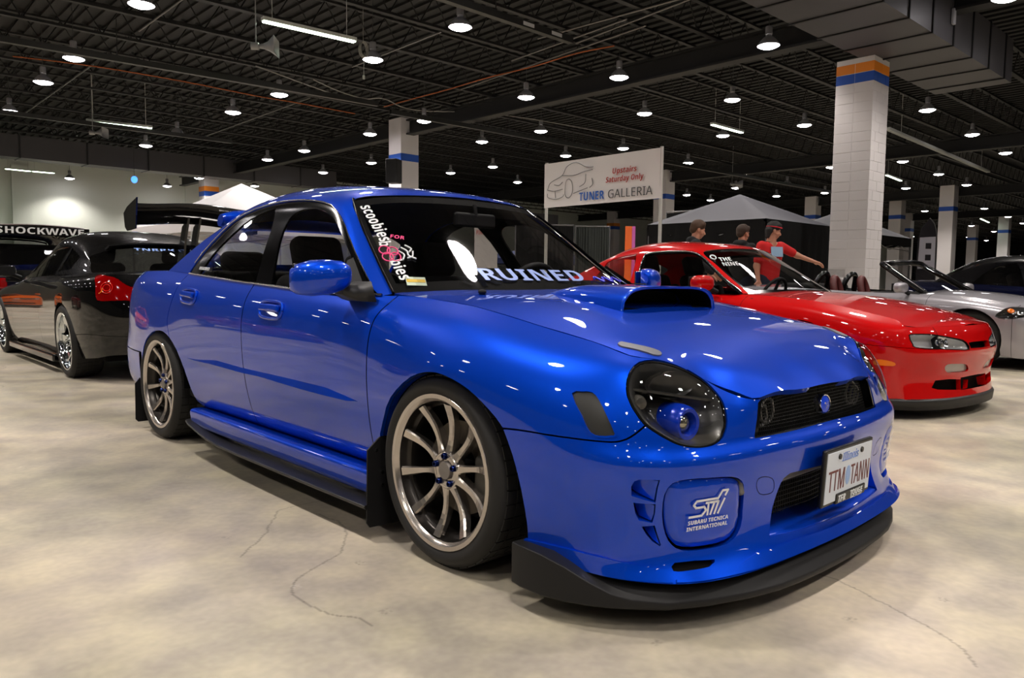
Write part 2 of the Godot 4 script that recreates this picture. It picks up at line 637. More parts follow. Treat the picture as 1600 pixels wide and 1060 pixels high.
# outlines of the panels, in metres along and across their surface
const OUT := {
	"lamp": [4.789, 0.6306, 4.809, 0.6427, 4.834, 0.6501, 4.861, 0.6531, 4.888, 0.6534, 4.912, 0.6528, 4.937, 0.6516, 4.966, 0.6512, 4.994, 0.6506, 5.02, 0.6502, 5.043, 0.6461, 5.061, 0.6335, 5.075, 0.6153, 5.086, 0.5929, 5.093, 0.5665, 5.097, 0.5362, 5.097, 0.504, 5.094, 0.4712, 5.088, 0.44, 5.079, 0.4125, 5.069, 0.3898, 5.057, 0.3749, 5.044, 0.3648, 5.028, 0.3577, 5.01, 0.3539, 4.992, 0.3533, 4.973, 0.3557, 4.953, 0.3608, 4.933, 0.3686, 4.914, 0.3793, 4.897, 0.3912, 4.88, 0.4026, 4.864, 0.414, 4.849, 0.4244, 4.835, 0.4359, 4.822, 0.4511, 4.81, 0.4669, 4.799, 0.4809, 4.79, 0.4943, 4.782, 0.5073, 4.776, 0.521, 4.772, 0.5367, 4.769, 0.5536, 4.769, 0.5709, 4.772, 0.5894, 4.778, 0.611],
	"front_arch": [3.757, -0.02, 3.759, 0.07232, 3.787, 0.1923, 3.816, 0.2439, 3.846, 0.2892, 3.879, 0.3171, 3.916, 0.3362, 3.957, 0.3523, 4, 0.3632, 4.041, 0.3668, 4.08, 0.3672, 4.117, 0.3682, 4.152, 0.3686, 4.187, 0.3688, 4.22, 0.368, 4.254, 0.366, 4.287, 0.362, 4.318, 0.3549, 4.348, 0.3458, 4.377, 0.3352, 4.402, 0.3241, 4.418, 0.3137, 4.431, 0.3035, 4.449, 0.2719, 4.466, 0.2379, 4.481, 0.1968, 4.492, 0.1541, 4.499, 0.1123, 4.502, 0.07649, 4.502, 0.05615, 4.501, 0.04107, 4.506, -0.02],
	"rear_arch": [1.291, -0.02, 1.299, 0.07929, 1.311, 0.1593, 1.357, 0.2279, 1.403, 0.2862, 1.449, 0.3146, 1.5, 0.3304, 1.563, 0.3454, 1.627, 0.3563, 1.682, 0.3641, 1.732, 0.3667, 1.782, 0.3624, 1.83, 0.352, 1.877, 0.3364, 1.921, 0.3137, 1.96, 0.2815, 1.99, 0.2415, 2.006, 0.1921, 2.016, 0.1401, 2.026, 0.09281, 2.035, 0.04655, 2.095, 0, 2.1, -0.02],
	"fender": [3.722, -0.02, 3.722, 0.674, 4.929, 0.674, 4.929, 0.509, 4.837, 0.4289, 4.827, 0.414, 4.817, 0.399, 4.807, 0.3861, 4.798, 0.3763, 4.788, 0.3685, 4.777, 0.3624, 4.765, 0.3584, 4.75, 0.3559, 4.728, 0.3535, 4.696, 0.3519, 4.655, 0.3504, 4.609, 0.3451, 4.554, 0.3337, 4.493, 0.3186, 4.431, 0.3035, 4.431, 0.3035, 4.418, 0.3137, 4.402, 0.3241, 4.377, 0.3352, 4.348, 0.3458, 4.318, 0.3549, 4.287, 0.362, 4.254, 0.366, 4.22, 0.368, 4.187, 0.3688, 4.152, 0.3686, 4.117, 0.3682, 4.08, 0.3672, 4.041, 0.3668, 4, 0.3632, 3.957, 0.3523, 3.916, 0.3362, 3.879, 0.3171, 3.846, 0.2892, 3.816, 0.2439, 3.787, 0.1923, 3.759, 0.07232, 3.757, -0.02],
	"bumper": [4.431, 0.3035, 4.493, 0.3186, 4.554, 0.3337, 4.609, 0.3451, 4.655, 0.3504, 4.696, 0.3519, 4.728, 0.3535, 4.75, 0.3559, 4.765, 0.3584, 4.777, 0.3624, 4.788, 0.3685, 4.798, 0.3763, 4.807, 0.3861, 4.817, 0.399, 4.827, 0.414, 4.837, 0.4289, 4.929, 0.509, 4.929, 0.674, 5.613, 0.674, 5.613, -0.02, 4.506, -0.02, 4.501, 0.04107, 4.502, 0.05615, 4.502, 0.07649, 4.499, 0.1123, 4.492, 0.1541, 4.481, 0.1968, 4.466, 0.2379, 4.449, 0.2719],
	"front_door": [2.714, 0.012, 2.714, 0.674, 3.722, 0.674, 3.722, 0.012],
	"rear_door": [2.714, 0.674, 2.714, 0.012, 2.095, 0.012, 1.75, 0.1, 1.971, 0.2049, 1.938, 0.2394, 1.905, 0.2728, 1.873, 0.3037, 1.845, 0.3323, 1.823, 0.3575, 1.807, 0.3807, 1.794, 0.4023, 1.788, 0.4251, 1.798, 0.4533, 1.813, 0.4832, 1.824, 0.5121, 1.832, 0.5423, 1.835, 0.5761, 1.836, 0.6113, 1.856, 0.674],
	"quarter": [1.856, 0.674, 1.836, 0.6113, 1.835, 0.5761, 1.832, 0.5423, 1.824, 0.5121, 1.813, 0.4832, 1.798, 0.4533, 1.788, 0.4251, 1.794, 0.4023, 1.807, 0.3807, 1.823, 0.3575, 1.845, 0.3323, 1.873, 0.3037, 1.905, 0.2728, 1.938, 0.2394, 1.971, 0.2049, 1.75, 0.1, 1.4, 0.1, 1.341, 0.2576, -0.02, 0.2576, -0.02, 0.674],
	"rear_bumper": [-0.02, 0.2576, 1.295, 0.2576, 1.291, -0.02, -0.02, -0.02],
	"rocker": [2.095, -0.02, 3.722, -0.02, 3.722, 0.012, 2.095, 0.012],
	"grille": [5.192, 0.3602, 5.215, 0.4986, 5.232, 0.6235, 5.246, 0.6521, 5.256, 0.674, 5.613, 0.674, 5.613, 0.3654, 5.553, 0.3654, 5.364, 0.3592],
	"intake": [5.233, 0.05779, 5.283, 0.1668, 5.293, 0.1775, 5.318, 0.1851, 5.521, 0.183, 5.593, 0.1806, 5.613, 0.1806, 5.613, 0.04983, 5.514, 0.04983, 5.341, 0.05344],
	"fog_cover": [4.886, 0.1444, 4.886, 0.1677, 4.889, 0.1889, 4.896, 0.2047, 4.906, 0.2157, 4.922, 0.2208, 4.943, 0.2221, 4.969, 0.2213, 5, 0.2188, 5.039, 0.2155, 5.076, 0.2107, 5.097, 0.2043, 5.111, 0.1956, 5.12, 0.1855, 5.125, 0.1697, 5.128, 0.1394, 5.128, 0.1087, 5.121, 0.09146, 5.11, 0.07988, 5.094, 0.07037, 5.072, 0.06429, 5.04, 0.06242, 5.006, 0.06286, 4.97, 0.06346, 4.939, 0.06573, 4.922, 0.07049, 4.911, 0.07765, 4.902, 0.08661, 4.895, 0.09967, 4.889, 0.1206],
	"marker": [4.637, 0.4739, 4.646, 0.4834, 4.664, 0.4873, 4.677, 0.4917, 4.689, 0.4925, 4.7, 0.4874, 4.712, 0.4764, 4.728, 0.4571, 4.744, 0.4342, 4.759, 0.4097, 4.77, 0.3894, 4.769, 0.3827, 4.762, 0.3808, 4.75, 0.376, 4.736, 0.3733, 4.724, 0.3737, 4.71, 0.3804, 4.695, 0.3988, 4.679, 0.4227, 4.654, 0.4501],
	"vent_a": [4.814, 0.19, 4.814, 0.2099, 4.82, 0.2231, 4.829, 0.2272, 4.872, 0.2257, 4.868, 0.2079, 4.864, 0.1754, 4.835, 0.1834],
	"vent_b": [4.819, 0.1684, 4.864, 0.1656, 4.863, 0.1451, 4.858, 0.1277, 4.83, 0.1324, 4.822, 0.1486],
	"vent_c": [4.839, 0.1135, 4.864, 0.1156, 4.871, 0.09571, 4.878, 0.07732, 4.862, 0.08601, 4.848, 0.0991],
	"slot": [4.911, 0.03244, 4.917, 0.03787, 4.97, 0.03878, 5.027, 0.03468, 5.01, 0.02866, 4.925, 0.02588, 4.914, 0.02735],
	"lip_side": [4.494, 0.03589, 4.559, 0.04189, 4.645, 0.04467, 4.732, 0.04268, 4.804, 0.037, 4.901, 0.02703, 4.911, 0.01887, 4.911, 0.002, 4.494, 0.002],
	"lip_centre": [4.919, 0.007828, 4.993, 0.01055, 5.079, 0.009748, 5.12, 0.02005, 5.164, 0.03208, 5.227, 0.03399, 5.333, 0.03278, 5.494, 0.02994, 5.613, 0.02994, 5.613, 0.002, 4.919, 0.002],
	"tow": [5.173, 0.1766, 5.172, 0.1863, 5.176, 0.1936, 5.188, 0.1965, 5.202, 0.1961, 5.22, 0.1924, 5.237, 0.1864, 5.246, 0.1789, 5.251, 0.1704, 5.254, 0.1611, 5.252, 0.1532, 5.242, 0.1496, 5.228, 0.1489, 5.209, 0.1503, 5.192, 0.155, 5.18, 0.1651],
	"blade": [2.05, 0.3053, 2.41, 0.3233, 2.702, 0.3159, 3.08, 0.3144, 3.43, 0.3103, 3.652, 0.2902, 3.58, 0.2851, 3.257, 0.2896, 2.874, 0.2998, 2.696, 0.2992, 2.35, 0.3065],
	"opening": [1.374, 0, 1.37, 0.08852, 1.361, 0.1773, 1.343, 0.2723, 1.302, 0.3566, 1.218, 0.4119, 1.11, 0.4485, 0.9912, 0.4689, 0.8669, 0.4789, 0.7537, 0.4865, 0.6329, 0.4884, 0.4775, 0.4836, 0.3295, 0.4738, 0.2267, 0.4622, 0.1553, 0.4439, 0.12, 0.4145, 0.104, 0.3768, 0.09257, 0.332, 0.08522, 0.2808, 0.07539, 0.2233, 0.06672, 0.1624, 0.06143, 0.1009, 0.05727, 0.03881, 0.03727, -0.02, 1.394, -0.02],
	"rear_glass": [1.245, 0.02746, 1.222, 0.1098, 1.19, 0.1932, 1.131, 0.287, 1.059, 0.3671, 0.9843, 0.4046, 0.9064, 0.4242, 0.8292, 0.4409, 0.7517, 0.4543, 0.7162, 0.3071, 0.7069, 0.1551, 0.7042, 0.03444, 0.7042, 0.004, 1.245, 0.004],
	"front_glass": [0.5935, 0.03219, 0.5991, 0.1357, 0.6044, 0.1941, 0.6096, 0.2525, 0.6085, 0.3022, 0.5995, 0.3393, 0.5842, 0.3676, 0.5606, 0.3904, 0.5268, 0.4084, 0.4847, 0.4209, 0.4377, 0.4286, 0.3825, 0.4314, 0.3225, 0.4295, 0.271, 0.4235, 0.2334, 0.4134, 0.2043, 0.3992, 0.1803, 0.3815, 0.1616, 0.3591, 0.1479, 0.3332, 0.1361, 0.3073, 0.1249, 0.2811, 0.1155, 0.2548, 0.1081, 0.2324, 0.1033, 0.2163, 0.1006, 0.204, 0.09778, 0.1916, 0.1364, 0.06982, 0.1364, 0.004, 0.5935, 0.004],
	"hood": [0.1204, 0.04024, 0.1829, 0.03699, 0.2505, 0.03527, 0.3336, 0.03841, 0.4209, 0.04229, 0.5025, 0.04289, 0.584, 0.04337, 0.668, 0.04582, 0.7533, 0.04934, 0.8406, 0.05439, 0.9261, 0.05932, 1.007, 0.06239, 1.079, 0.06558, 1.139, 0.06798, 1.185, 0.07658, 1.214, 0.1007, 1.237, 0.1319, 1.264, 0.1638, 1.291, 0.1988, 1.325, 0.2412, 1.36, 0.2819, 1.388, 0.3142, 1.414, 0.3414, 1.427, 0.3573, 1.436, 0.3866, 1.445, 0.4606, 1.456, 0.5521, 1.46, 0.6456, 1.463, 0.7422, 1.463, 0.7622, 0.1804, 0.7622, 0.1704, 0.4921, 0.1403, 0.2413, 0.1204, 0.1007],
	"strip": [1.117, 0.1065, 1.112, 0.117, 1.11, 0.1276, 1.112, 0.1314, 1.12, 0.1351, 1.135, 0.1446, 1.152, 0.1554, 1.165, 0.1648, 1.178, 0.1729, 1.191, 0.1797, 1.204, 0.1831, 1.214, 0.1794, 1.221, 0.1728, 1.224, 0.1665, 1.225, 0.1591, 1.223, 0.15, 1.216, 0.1407, 1.197, 0.1327, 1.177, 0.1248, 1.161, 0.1151, 1.148, 0.1066, 1.14, 0.1017, 1.133, 0.09991, 1.125, 0.1015],
}
# rows of points (width, height, length) of the sedan: WRAP
const WRAP := [
	[0, 0.25, -2.22, 0, 0.29, -2.245, 0, 0.36, -2.265, 0, 0.47, -2.27, 0, 0.57, -2.235, 0, 0.66, -2.225, 0, 0.76, -2.22, 0, 0.86, -2.21, 0, 0.925, -2.19],
	[-0.38, 0.25, -2.21, -0.39, 0.29, -2.235, -0.39, 0.36, -2.25, -0.39, 0.47, -2.255, -0.38, 0.57, -2.22, -0.38, 0.66, -2.21, -0.38, 0.76, -2.205, -0.37, 0.86, -2.19, -0.36, 0.925, -2.17],
	[-0.66, 0.25, -2.12, -0.68, 0.29, -2.14, -0.69, 0.36, -2.15, -0.69, 0.47, -2.155, -0.675, 0.57, -2.13, -0.67, 0.66, -2.12, -0.66, 0.76, -2.11, -0.63, 0.86, -2.09, -0.59, 0.92, -2.06],
	[-0.76, 0.24, -1.96, -0.785, 0.275, -1.96, -0.8, 0.34, -1.96, -0.805, 0.46, -1.96, -0.79, 0.57, -1.96, -0.785, 0.67, -1.96, -0.775, 0.77, -1.96, -0.745, 0.865, -1.96, -0.69, 0.922, -1.96],
	[-0.8, 0.23, -1.75, -0.82, 0.27, -1.75, -0.835, 0.33, -1.75, -0.84, 0.45, -1.75, -0.835, 0.57, -1.75, -0.83, 0.67, -1.75, -0.815, 0.77, -1.75, -0.78, 0.865, -1.75, -0.715, 0.925, -1.75],
	[-0.82, 0.225, -1.5, -0.84, 0.265, -1.5, -0.855, 0.32, -1.5, -0.862, 0.45, -1.5, -0.86, 0.575, -1.5, -0.852, 0.67, -1.5, -0.835, 0.77, -1.5, -0.795, 0.862, -1.5, -0.73, 0.925, -1.5],
	[-0.82, 0.225, -1.262, -0.845, 0.265, -1.262, -0.86, 0.32, -1.262, -0.87, 0.45, -1.262, -0.871, 0.595, -1.262, -0.862, 0.68, -1.262, -0.845, 0.77, -1.262, -0.808, 0.855, -1.262, -0.745, 0.92, -1.262],
	[-0.8, 0.225, -1.03, -0.825, 0.265, -1.03, -0.845, 0.32, -1.03, -0.862, 0.44, -1.03, -0.867, 0.57, -1.03, -0.863, 0.67, -1.03, -0.852, 0.76, -1.03, -0.82, 0.845, -1.03, -0.765, 0.91, -1.03],
	[-0.785, 0.225, -0.75, -0.808, 0.265, -0.75, -0.828, 0.32, -0.75, -0.85, 0.42, -0.75, -0.862, 0.54, -0.75, -0.864, 0.65, -0.75, -0.857, 0.745, -0.75, -0.83, 0.83, -0.75, -0.785, 0.898, -0.75],
	[-0.782, 0.225, -0.4, -0.803, 0.265, -0.4, -0.823, 0.32, -0.4, -0.846, 0.42, -0.4, -0.86, 0.54, -0.4, -0.864, 0.65, -0.4, -0.858, 0.74, -0.4, -0.836, 0.815, -0.4, -0.797, 0.878, -0.4],
	[-0.782, 0.225, -0.02, -0.803, 0.265, -0.02, -0.823, 0.32, -0.02, -0.846, 0.42, -0.02, -0.86, 0.54, -0.02, -0.864, 0.645, -0.02, -0.858, 0.73, -0.02, -0.838, 0.8, -0.02, -0.8, 0.86, -0.02],
	[-0.782, 0.225, 0.4, -0.803, 0.265, 0.4, -0.823, 0.32, 0.4, -0.846, 0.42, 0.4, -0.858, 0.54, 0.4, -0.862, 0.64, 0.4, -0.856, 0.722, 0.4, -0.838, 0.788, 0.4, -0.803, 0.84, 0.4],
	[-0.784, 0.225, 0.72, -0.805, 0.265, 0.72, -0.825, 0.32, 0.72, -0.846, 0.42, 0.72, -0.857, 0.54, 0.72, -0.859, 0.635, 0.72, -0.851, 0.715, 0.72, -0.828, 0.778, 0.72, -0.778, 0.835, 0.72],
	[-0.795, 0.22, 0.93, -0.815, 0.26, 0.93, -0.835, 0.315, 0.93, -0.852, 0.42, 0.93, -0.861, 0.54, 0.93, -0.857, 0.64, 0.93, -0.842, 0.715, 0.93, -0.805, 0.775, 0.93, -0.71, 0.836, 0.93],
	[-0.82, 0.21, 1.1, -0.835, 0.25, 1.1, -0.85, 0.31, 1.1, -0.865, 0.43, 1.1, -0.871, 0.56, 1.1, -0.86, 0.65, 1.1, -0.838, 0.712, 1.1, -0.79, 0.77, 1.1, -0.701, 0.824, 1.1],
	[-0.835, 0.19, 1.262, -0.85, 0.24, 1.262, -0.862, 0.31, 1.262, -0.874, 0.45, 1.262, -0.876, 0.6, 1.262, -0.863, 0.658, 1.262, -0.835, 0.707, 1.262, -0.783, 0.763, 1.262, -0.7, 0.81, 1.262],
	[-0.838, 0.17, 1.43, -0.85, 0.22, 1.43, -0.862, 0.3, 1.43, -0.872, 0.44, 1.43, -0.874, 0.57, 1.43, -0.858, 0.64, 1.43, -0.826, 0.695, 1.43, -0.773, 0.742, 1.43, -0.694, 0.783, 1.43],
	[-0.835, 0.15, 1.6, -0.838, 0.205, 1.6, -0.85, 0.29, 1.6, -0.862, 0.43, 1.6, -0.863, 0.53, 1.6, -0.846, 0.605, 1.6, -0.815, 0.663, 1.6, -0.762, 0.712, 1.6, -0.684, 0.752, 1.6],
	[-0.818, 0.143, 1.75, -0.818, 0.2, 1.75, -0.832, 0.29, 1.75, -0.85, 0.425, 1.75, -0.846, 0.497, 1.75, -0.828, 0.572, 1.75, -0.797, 0.635, 1.75, -0.745, 0.688, 1.75, -0.678, 0.727, 1.75],
	[-0.793, 0.142, 1.89, -0.785, 0.2, 1.885, -0.795, 0.29, 1.885, -0.815, 0.425, 1.89, -0.802, 0.49, 1.88, -0.785, 0.55, 1.882, -0.757, 0.61, 1.878, -0.715, 0.668, 1.868, -0.667, 0.7, 1.852],
	[-0.742, 0.141, 1.985, -0.725, 0.2, 1.972, -0.73, 0.29, 1.972, -0.75, 0.425, 1.985, -0.738, 0.48, 1.97, -0.722, 0.535, 1.965, -0.7, 0.59, 1.955, -0.66, 0.65, 1.935, -0.612, 0.69, 1.9],
	[-0.66, 0.141, 2.065, -0.63, 0.2, 2.04, -0.628, 0.29, 2.035, -0.64, 0.428, 2.052, -0.632, 0.475, 2.03, -0.62, 0.525, 2.02, -0.605, 0.572, 2.008, -0.58, 0.625, 1.985, -0.545, 0.667, 1.95],
	[-0.53, 0.142, 2.115, -0.49, 0.2, 2.08, -0.485, 0.29, 2.07, -0.495, 0.43, 2.088, -0.49, 0.475, 2.062, -0.49, 0.513, 2.052, -0.487, 0.548, 2.04, -0.478, 0.582, 2.025, -0.462, 0.61, 2.003],
	[-0.38, 0.143, 2.138, -0.365, 0.2, 2.11, -0.36, 0.29, 2.092, -0.36, 0.433, 2.11, -0.365, 0.476, 2.082, -0.367, 0.504, 2.076, -0.368, 0.53, 2.072, -0.37, 0.554, 2.067, -0.37, 0.577, 2.06],
	[-0.19, 0.143, 2.15, -0.185, 0.2, 2.126, -0.18, 0.29, 2.112, -0.18, 0.436, 2.13, -0.19, 0.478, 2.1, -0.19, 0.507, 2.092, -0.19, 0.534, 2.087, -0.19, 0.561, 2.083, -0.19, 0.587, 2.08],
	[0, 0.143, 2.155, 0, 0.2, 2.132, 0, 0.29, 2.12, 0, 0.438, 2.138, 0, 0.48, 2.107, 0, 0.508, 2.098, 0, 0.535, 2.093, 0, 0.562, 2.089, 0, 0.59, 2.086],
]
# rows of points (width, height, length) of the sedan: GREEN
const GREEN := [
	[-0.7, 0.842, 0.8, -0.655, 0.96, 0.63, -0.6, 1.12, 0.42, -0.545, 1.228, 0.275, -0.4, 1.252, 0.335, -0.2, 1.264, 0.365, 0, 1.268, 0.375],
	[-0.8, 0.828, 0.74, -0.735, 0.958, 0.555, -0.645, 1.125, 0.35, -0.572, 1.238, 0.19, -0.4, 1.286, 0.225, -0.2, 1.301, 0.24, 0, 1.306, 0.245],
	[-0.8, 0.843, 0.35, -0.735, 0.98, 0.25, -0.652, 1.135, 0.12, -0.583, 1.25, 0.02, -0.4, 1.314, 0, -0.2, 1.333, 0, 0, 1.338, 0],
	[-0.8, 0.862, -0.05, -0.74, 1, -0.1, -0.656, 1.15, -0.16, -0.583, 1.258, -0.22, -0.4, 1.331, -0.25, -0.2, 1.351, -0.25, 0, 1.357, -0.25],
	[-0.797, 0.88, -0.45, -0.74, 1.01, -0.45, -0.656, 1.15, -0.47, -0.585, 1.254, -0.48, -0.4, 1.332, -0.5, -0.2, 1.353, -0.5, 0, 1.36, -0.5],
	[-0.785, 0.899, -0.78, -0.73, 1.02, -0.76, -0.656, 1.14, -0.735, -0.592, 1.228, -0.72, -0.4, 1.312, -0.74, -0.2, 1.333, -0.74, 0, 1.34, -0.74],
	[-0.762, 0.914, -1.08, -0.715, 1.01, -1.01, -0.656, 1.1, -0.95, -0.602, 1.172, -0.92, -0.42, 1.262, -0.95, -0.2, 1.286, -0.955, 0, 1.293, -0.96],
	[-0.735, 0.925, -1.4, -0.695, 1.005, -1.26, -0.65, 1.075, -1.15, -0.605, 1.13, -1.06, -0.42, 1.2, -1.09, -0.2, 1.235, -1.11, 0, 1.245, -1.12],
]
# rows of points (width, height, length) of the sedan: HOOD
const HOOD := [
	[-0.74, 0.8532, 0.68, -0.66, 0.8589, 0.68, -0.58, 0.8656, 0.68, -0.48, 0.8713, 0.68, -0.38, 0.8714, 0.68, -0.26, 0.8694, 0.68, -0.13, 0.8713, 0.68, 0, 0.873, 0.68],
	[-0.74, 0.8403, 0.8, -0.66, 0.847, 0.8, -0.58, 0.8554, 0.8, -0.48, 0.8626, 0.8, -0.38, 0.8643, 0.8, -0.26, 0.8639, 0.8, -0.13, 0.8659, 0.8, 0, 0.8679, 0.8],
	[-0.74, 0.8316, 0.95, -0.66, 0.8389, 0.95, -0.58, 0.8461, 0.95, -0.48, 0.853, 0.95, -0.38, 0.8558, 0.95, -0.26, 0.8569, 0.95, -0.13, 0.8592, 0.95, 0, 0.8609, 0.95],
	[-0.74, 0.8202, 1.1, -0.66, 0.8283, 1.1, -0.58, 0.8359, 1.1, -0.48, 0.8427, 1.1, -0.38, 0.8459, 1.1, -0.26, 0.8475, 1.1, -0.13, 0.8497, 1.1, 0, 0.8512, 1.1],
	[-0.74, 0.8068, 1.25, -0.66, 0.8156, 1.25, -0.58, 0.8231, 1.25, -0.48, 0.83, 1.25, -0.38, 0.8327, 1.25, -0.26, 0.8339, 1.25, -0.13, 0.8362, 1.25, 0, 0.838, 1.25],
	[-0.74, 0.7833, 1.4, -0.66, 0.7926, 1.4, -0.58, 0.8016, 1.4, -0.48, 0.8098, 1.4, -0.38, 0.8134, 1.4, -0.26, 0.8149, 1.4, -0.13, 0.8171, 1.4, 0, 0.8185, 1.4],
	[-0.74, 0.755, 1.55, -0.66, 0.7644, 1.55, -0.58, 0.7745, 1.55, -0.48, 0.7838, 1.55, -0.38, 0.7882, 1.55, -0.26, 0.7905, 1.55, -0.13, 0.7932, 1.55, 0, 0.7946, 1.55],
	[-0.74, 0.7318, 1.68, -0.66, 0.7421, 1.68, -0.58, 0.7503, 1.68, -0.48, 0.757, 1.68, -0.38, 0.7617, 1.68, -0.26, 0.7649, 1.68, -0.13, 0.7677, 1.68, 0, 0.769, 1.68],
	[-0.74, 0.7042, 1.8, -0.66, 0.7172, 1.8, -0.58, 0.7254, 1.8, -0.48, 0.7281, 1.8, -0.38, 0.7312, 1.8, -0.26, 0.7337, 1.8, -0.13, 0.7363, 1.8, 0, 0.7378, 1.8],
	[-0.74, 0.667, 1.9, -0.66, 0.6821, 1.9, -0.58, 0.6934, 1.9, -0.48, 0.6907, 1.9, -0.38, 0.6952, 1.9, -0.26, 0.6981, 1.9, -0.13, 0.6999, 1.9, 0, 0.702, 1.9],
	[-0.74, 0.6242, 1.98, -0.66, 0.6357, 1.98, -0.58, 0.6424, 1.98, -0.48, 0.6319, 1.98, -0.38, 0.6554, 1.98, -0.26, 0.6599, 1.98, -0.13, 0.6593, 1.98, 0, 0.6636, 1.98],
	[-0.74, 0.5851, 2.04, -0.66, 0.5907, 2.04, -0.58, 0.589, 2.04, -0.48, 0.5761, 2.04, -0.38, 0.5993, 2.04, -0.26, 0.6207, 2.04, -0.13, 0.6192, 2.04, 0, 0.6252, 2.04],
	[-0.74, 0.5429, 2.1, -0.66, 0.5432, 2.1, -0.58, 0.5371, 2.1, -0.48, 0.5254, 2.1, -0.38, 0.5358, 2.1, -0.26, 0.5672, 2.1, -0.13, 0.5728, 2.1, 0, 0.5788, 2.1],
]
# ---------------------------------------------------------------- blue sedan
func coons(l: Array, r: Array, bt: Array, tp: Array, nu := 25, nv := 21) -> Surf:
	var ll := curve(l, nv); var rr := curve(r, nv); var bb := curve(bt, nu); var tt := curve(tp, nu)
	var lines := []
	for k in nu:
		var row := PackedVector3Array()
		var u := float(k) / (nu - 1)
		for j in nv:
			var w := float(j) / (nv - 1)
			row.append(ll[j] * (1 - u) + rr[j] * u + bb[k] * (1 - w) + tt[k] * w - (ll[0] * (1 - u) * (1 - w) + rr[0] * u * (1 - w) + ll[nv - 1] * (1 - u) * w + rr[nv - 1] * u * w))
		lines.append(row)
	return Surf.dense(lines, [false, true, false, false])

func curve(pts: Array, count: int) -> Array:
	var o := []
	var l := pts.size()
	for k in count:
		var t := float(k) / (count - 1) * (l - 1)
		var j := mini(int(t), l - 2)
		t -= j
		var p1: Vector3 = pts[j]; var p2: Vector3 = pts[j + 1]
		var p0: Vector3 = pts[j - 1] if j > 0 else p1 * 2.0 - p2
		var p3: Vector3 = pts[j + 2] if j + 2 < l else p2 * 2.0 - p1
		o.append(0.5 * (2.0 * p1 + (p2 - p0) * t + (2.0 * p0 - 5.0 * p1 + 4.0 * p2 - p3) * t * t + (3.0 * p1 - p0 - 3.0 * p2 + p3) * t * t * t))
	return o

func rect(a0: float, b0: float, a1: float, b1: float) -> PackedVector2Array:
	return PackedVector2Array([Vector2(a0, b0), Vector2(a1, b0), Vector2(a1, b1), Vector2(a0, b1)])

func grow(p: PackedVector2Array, d: float) -> PackedVector2Array:
	var o := Geometry2D.offset_polygon(p, d, Geometry2D.JOIN_ROUND)
	return o[0] if o.size() else p

func mid2(p: PackedVector2Array) -> Vector2:
	var c := Vector2.ZERO
	for q in p: c += q
	return c / p.size()

func inside_by(p: PackedVector2Array, q: Vector2) -> float:
	var d := INF
	for k in p.size():
		d = minf(d, q.distance_to(Geometry2D.get_closest_point_to_segment(q, p[k], p[(k + 1) % p.size()])))
	return d

func paint(key: String, c: Color, metal := 0.25, rough := 0.32) -> StandardMaterial3D:
	var m := mat(key, c, rough, metal)
	m.metallic_specular = 0.15
	m.clearcoat_enabled = true; m.clearcoat = 1.0; m.clearcoat_roughness = 0.015
	return m

func glass(key: String, c: Color) -> StandardMaterial3D:
	var m := mat(key, c, 0.02)
	m.transparency = BaseMaterial3D.TRANSPARENCY_ALPHA
	return m

func ring_of(n: int) -> Array:
	var o := []
	for k in n: o.append(TAU * k / n)
	return o

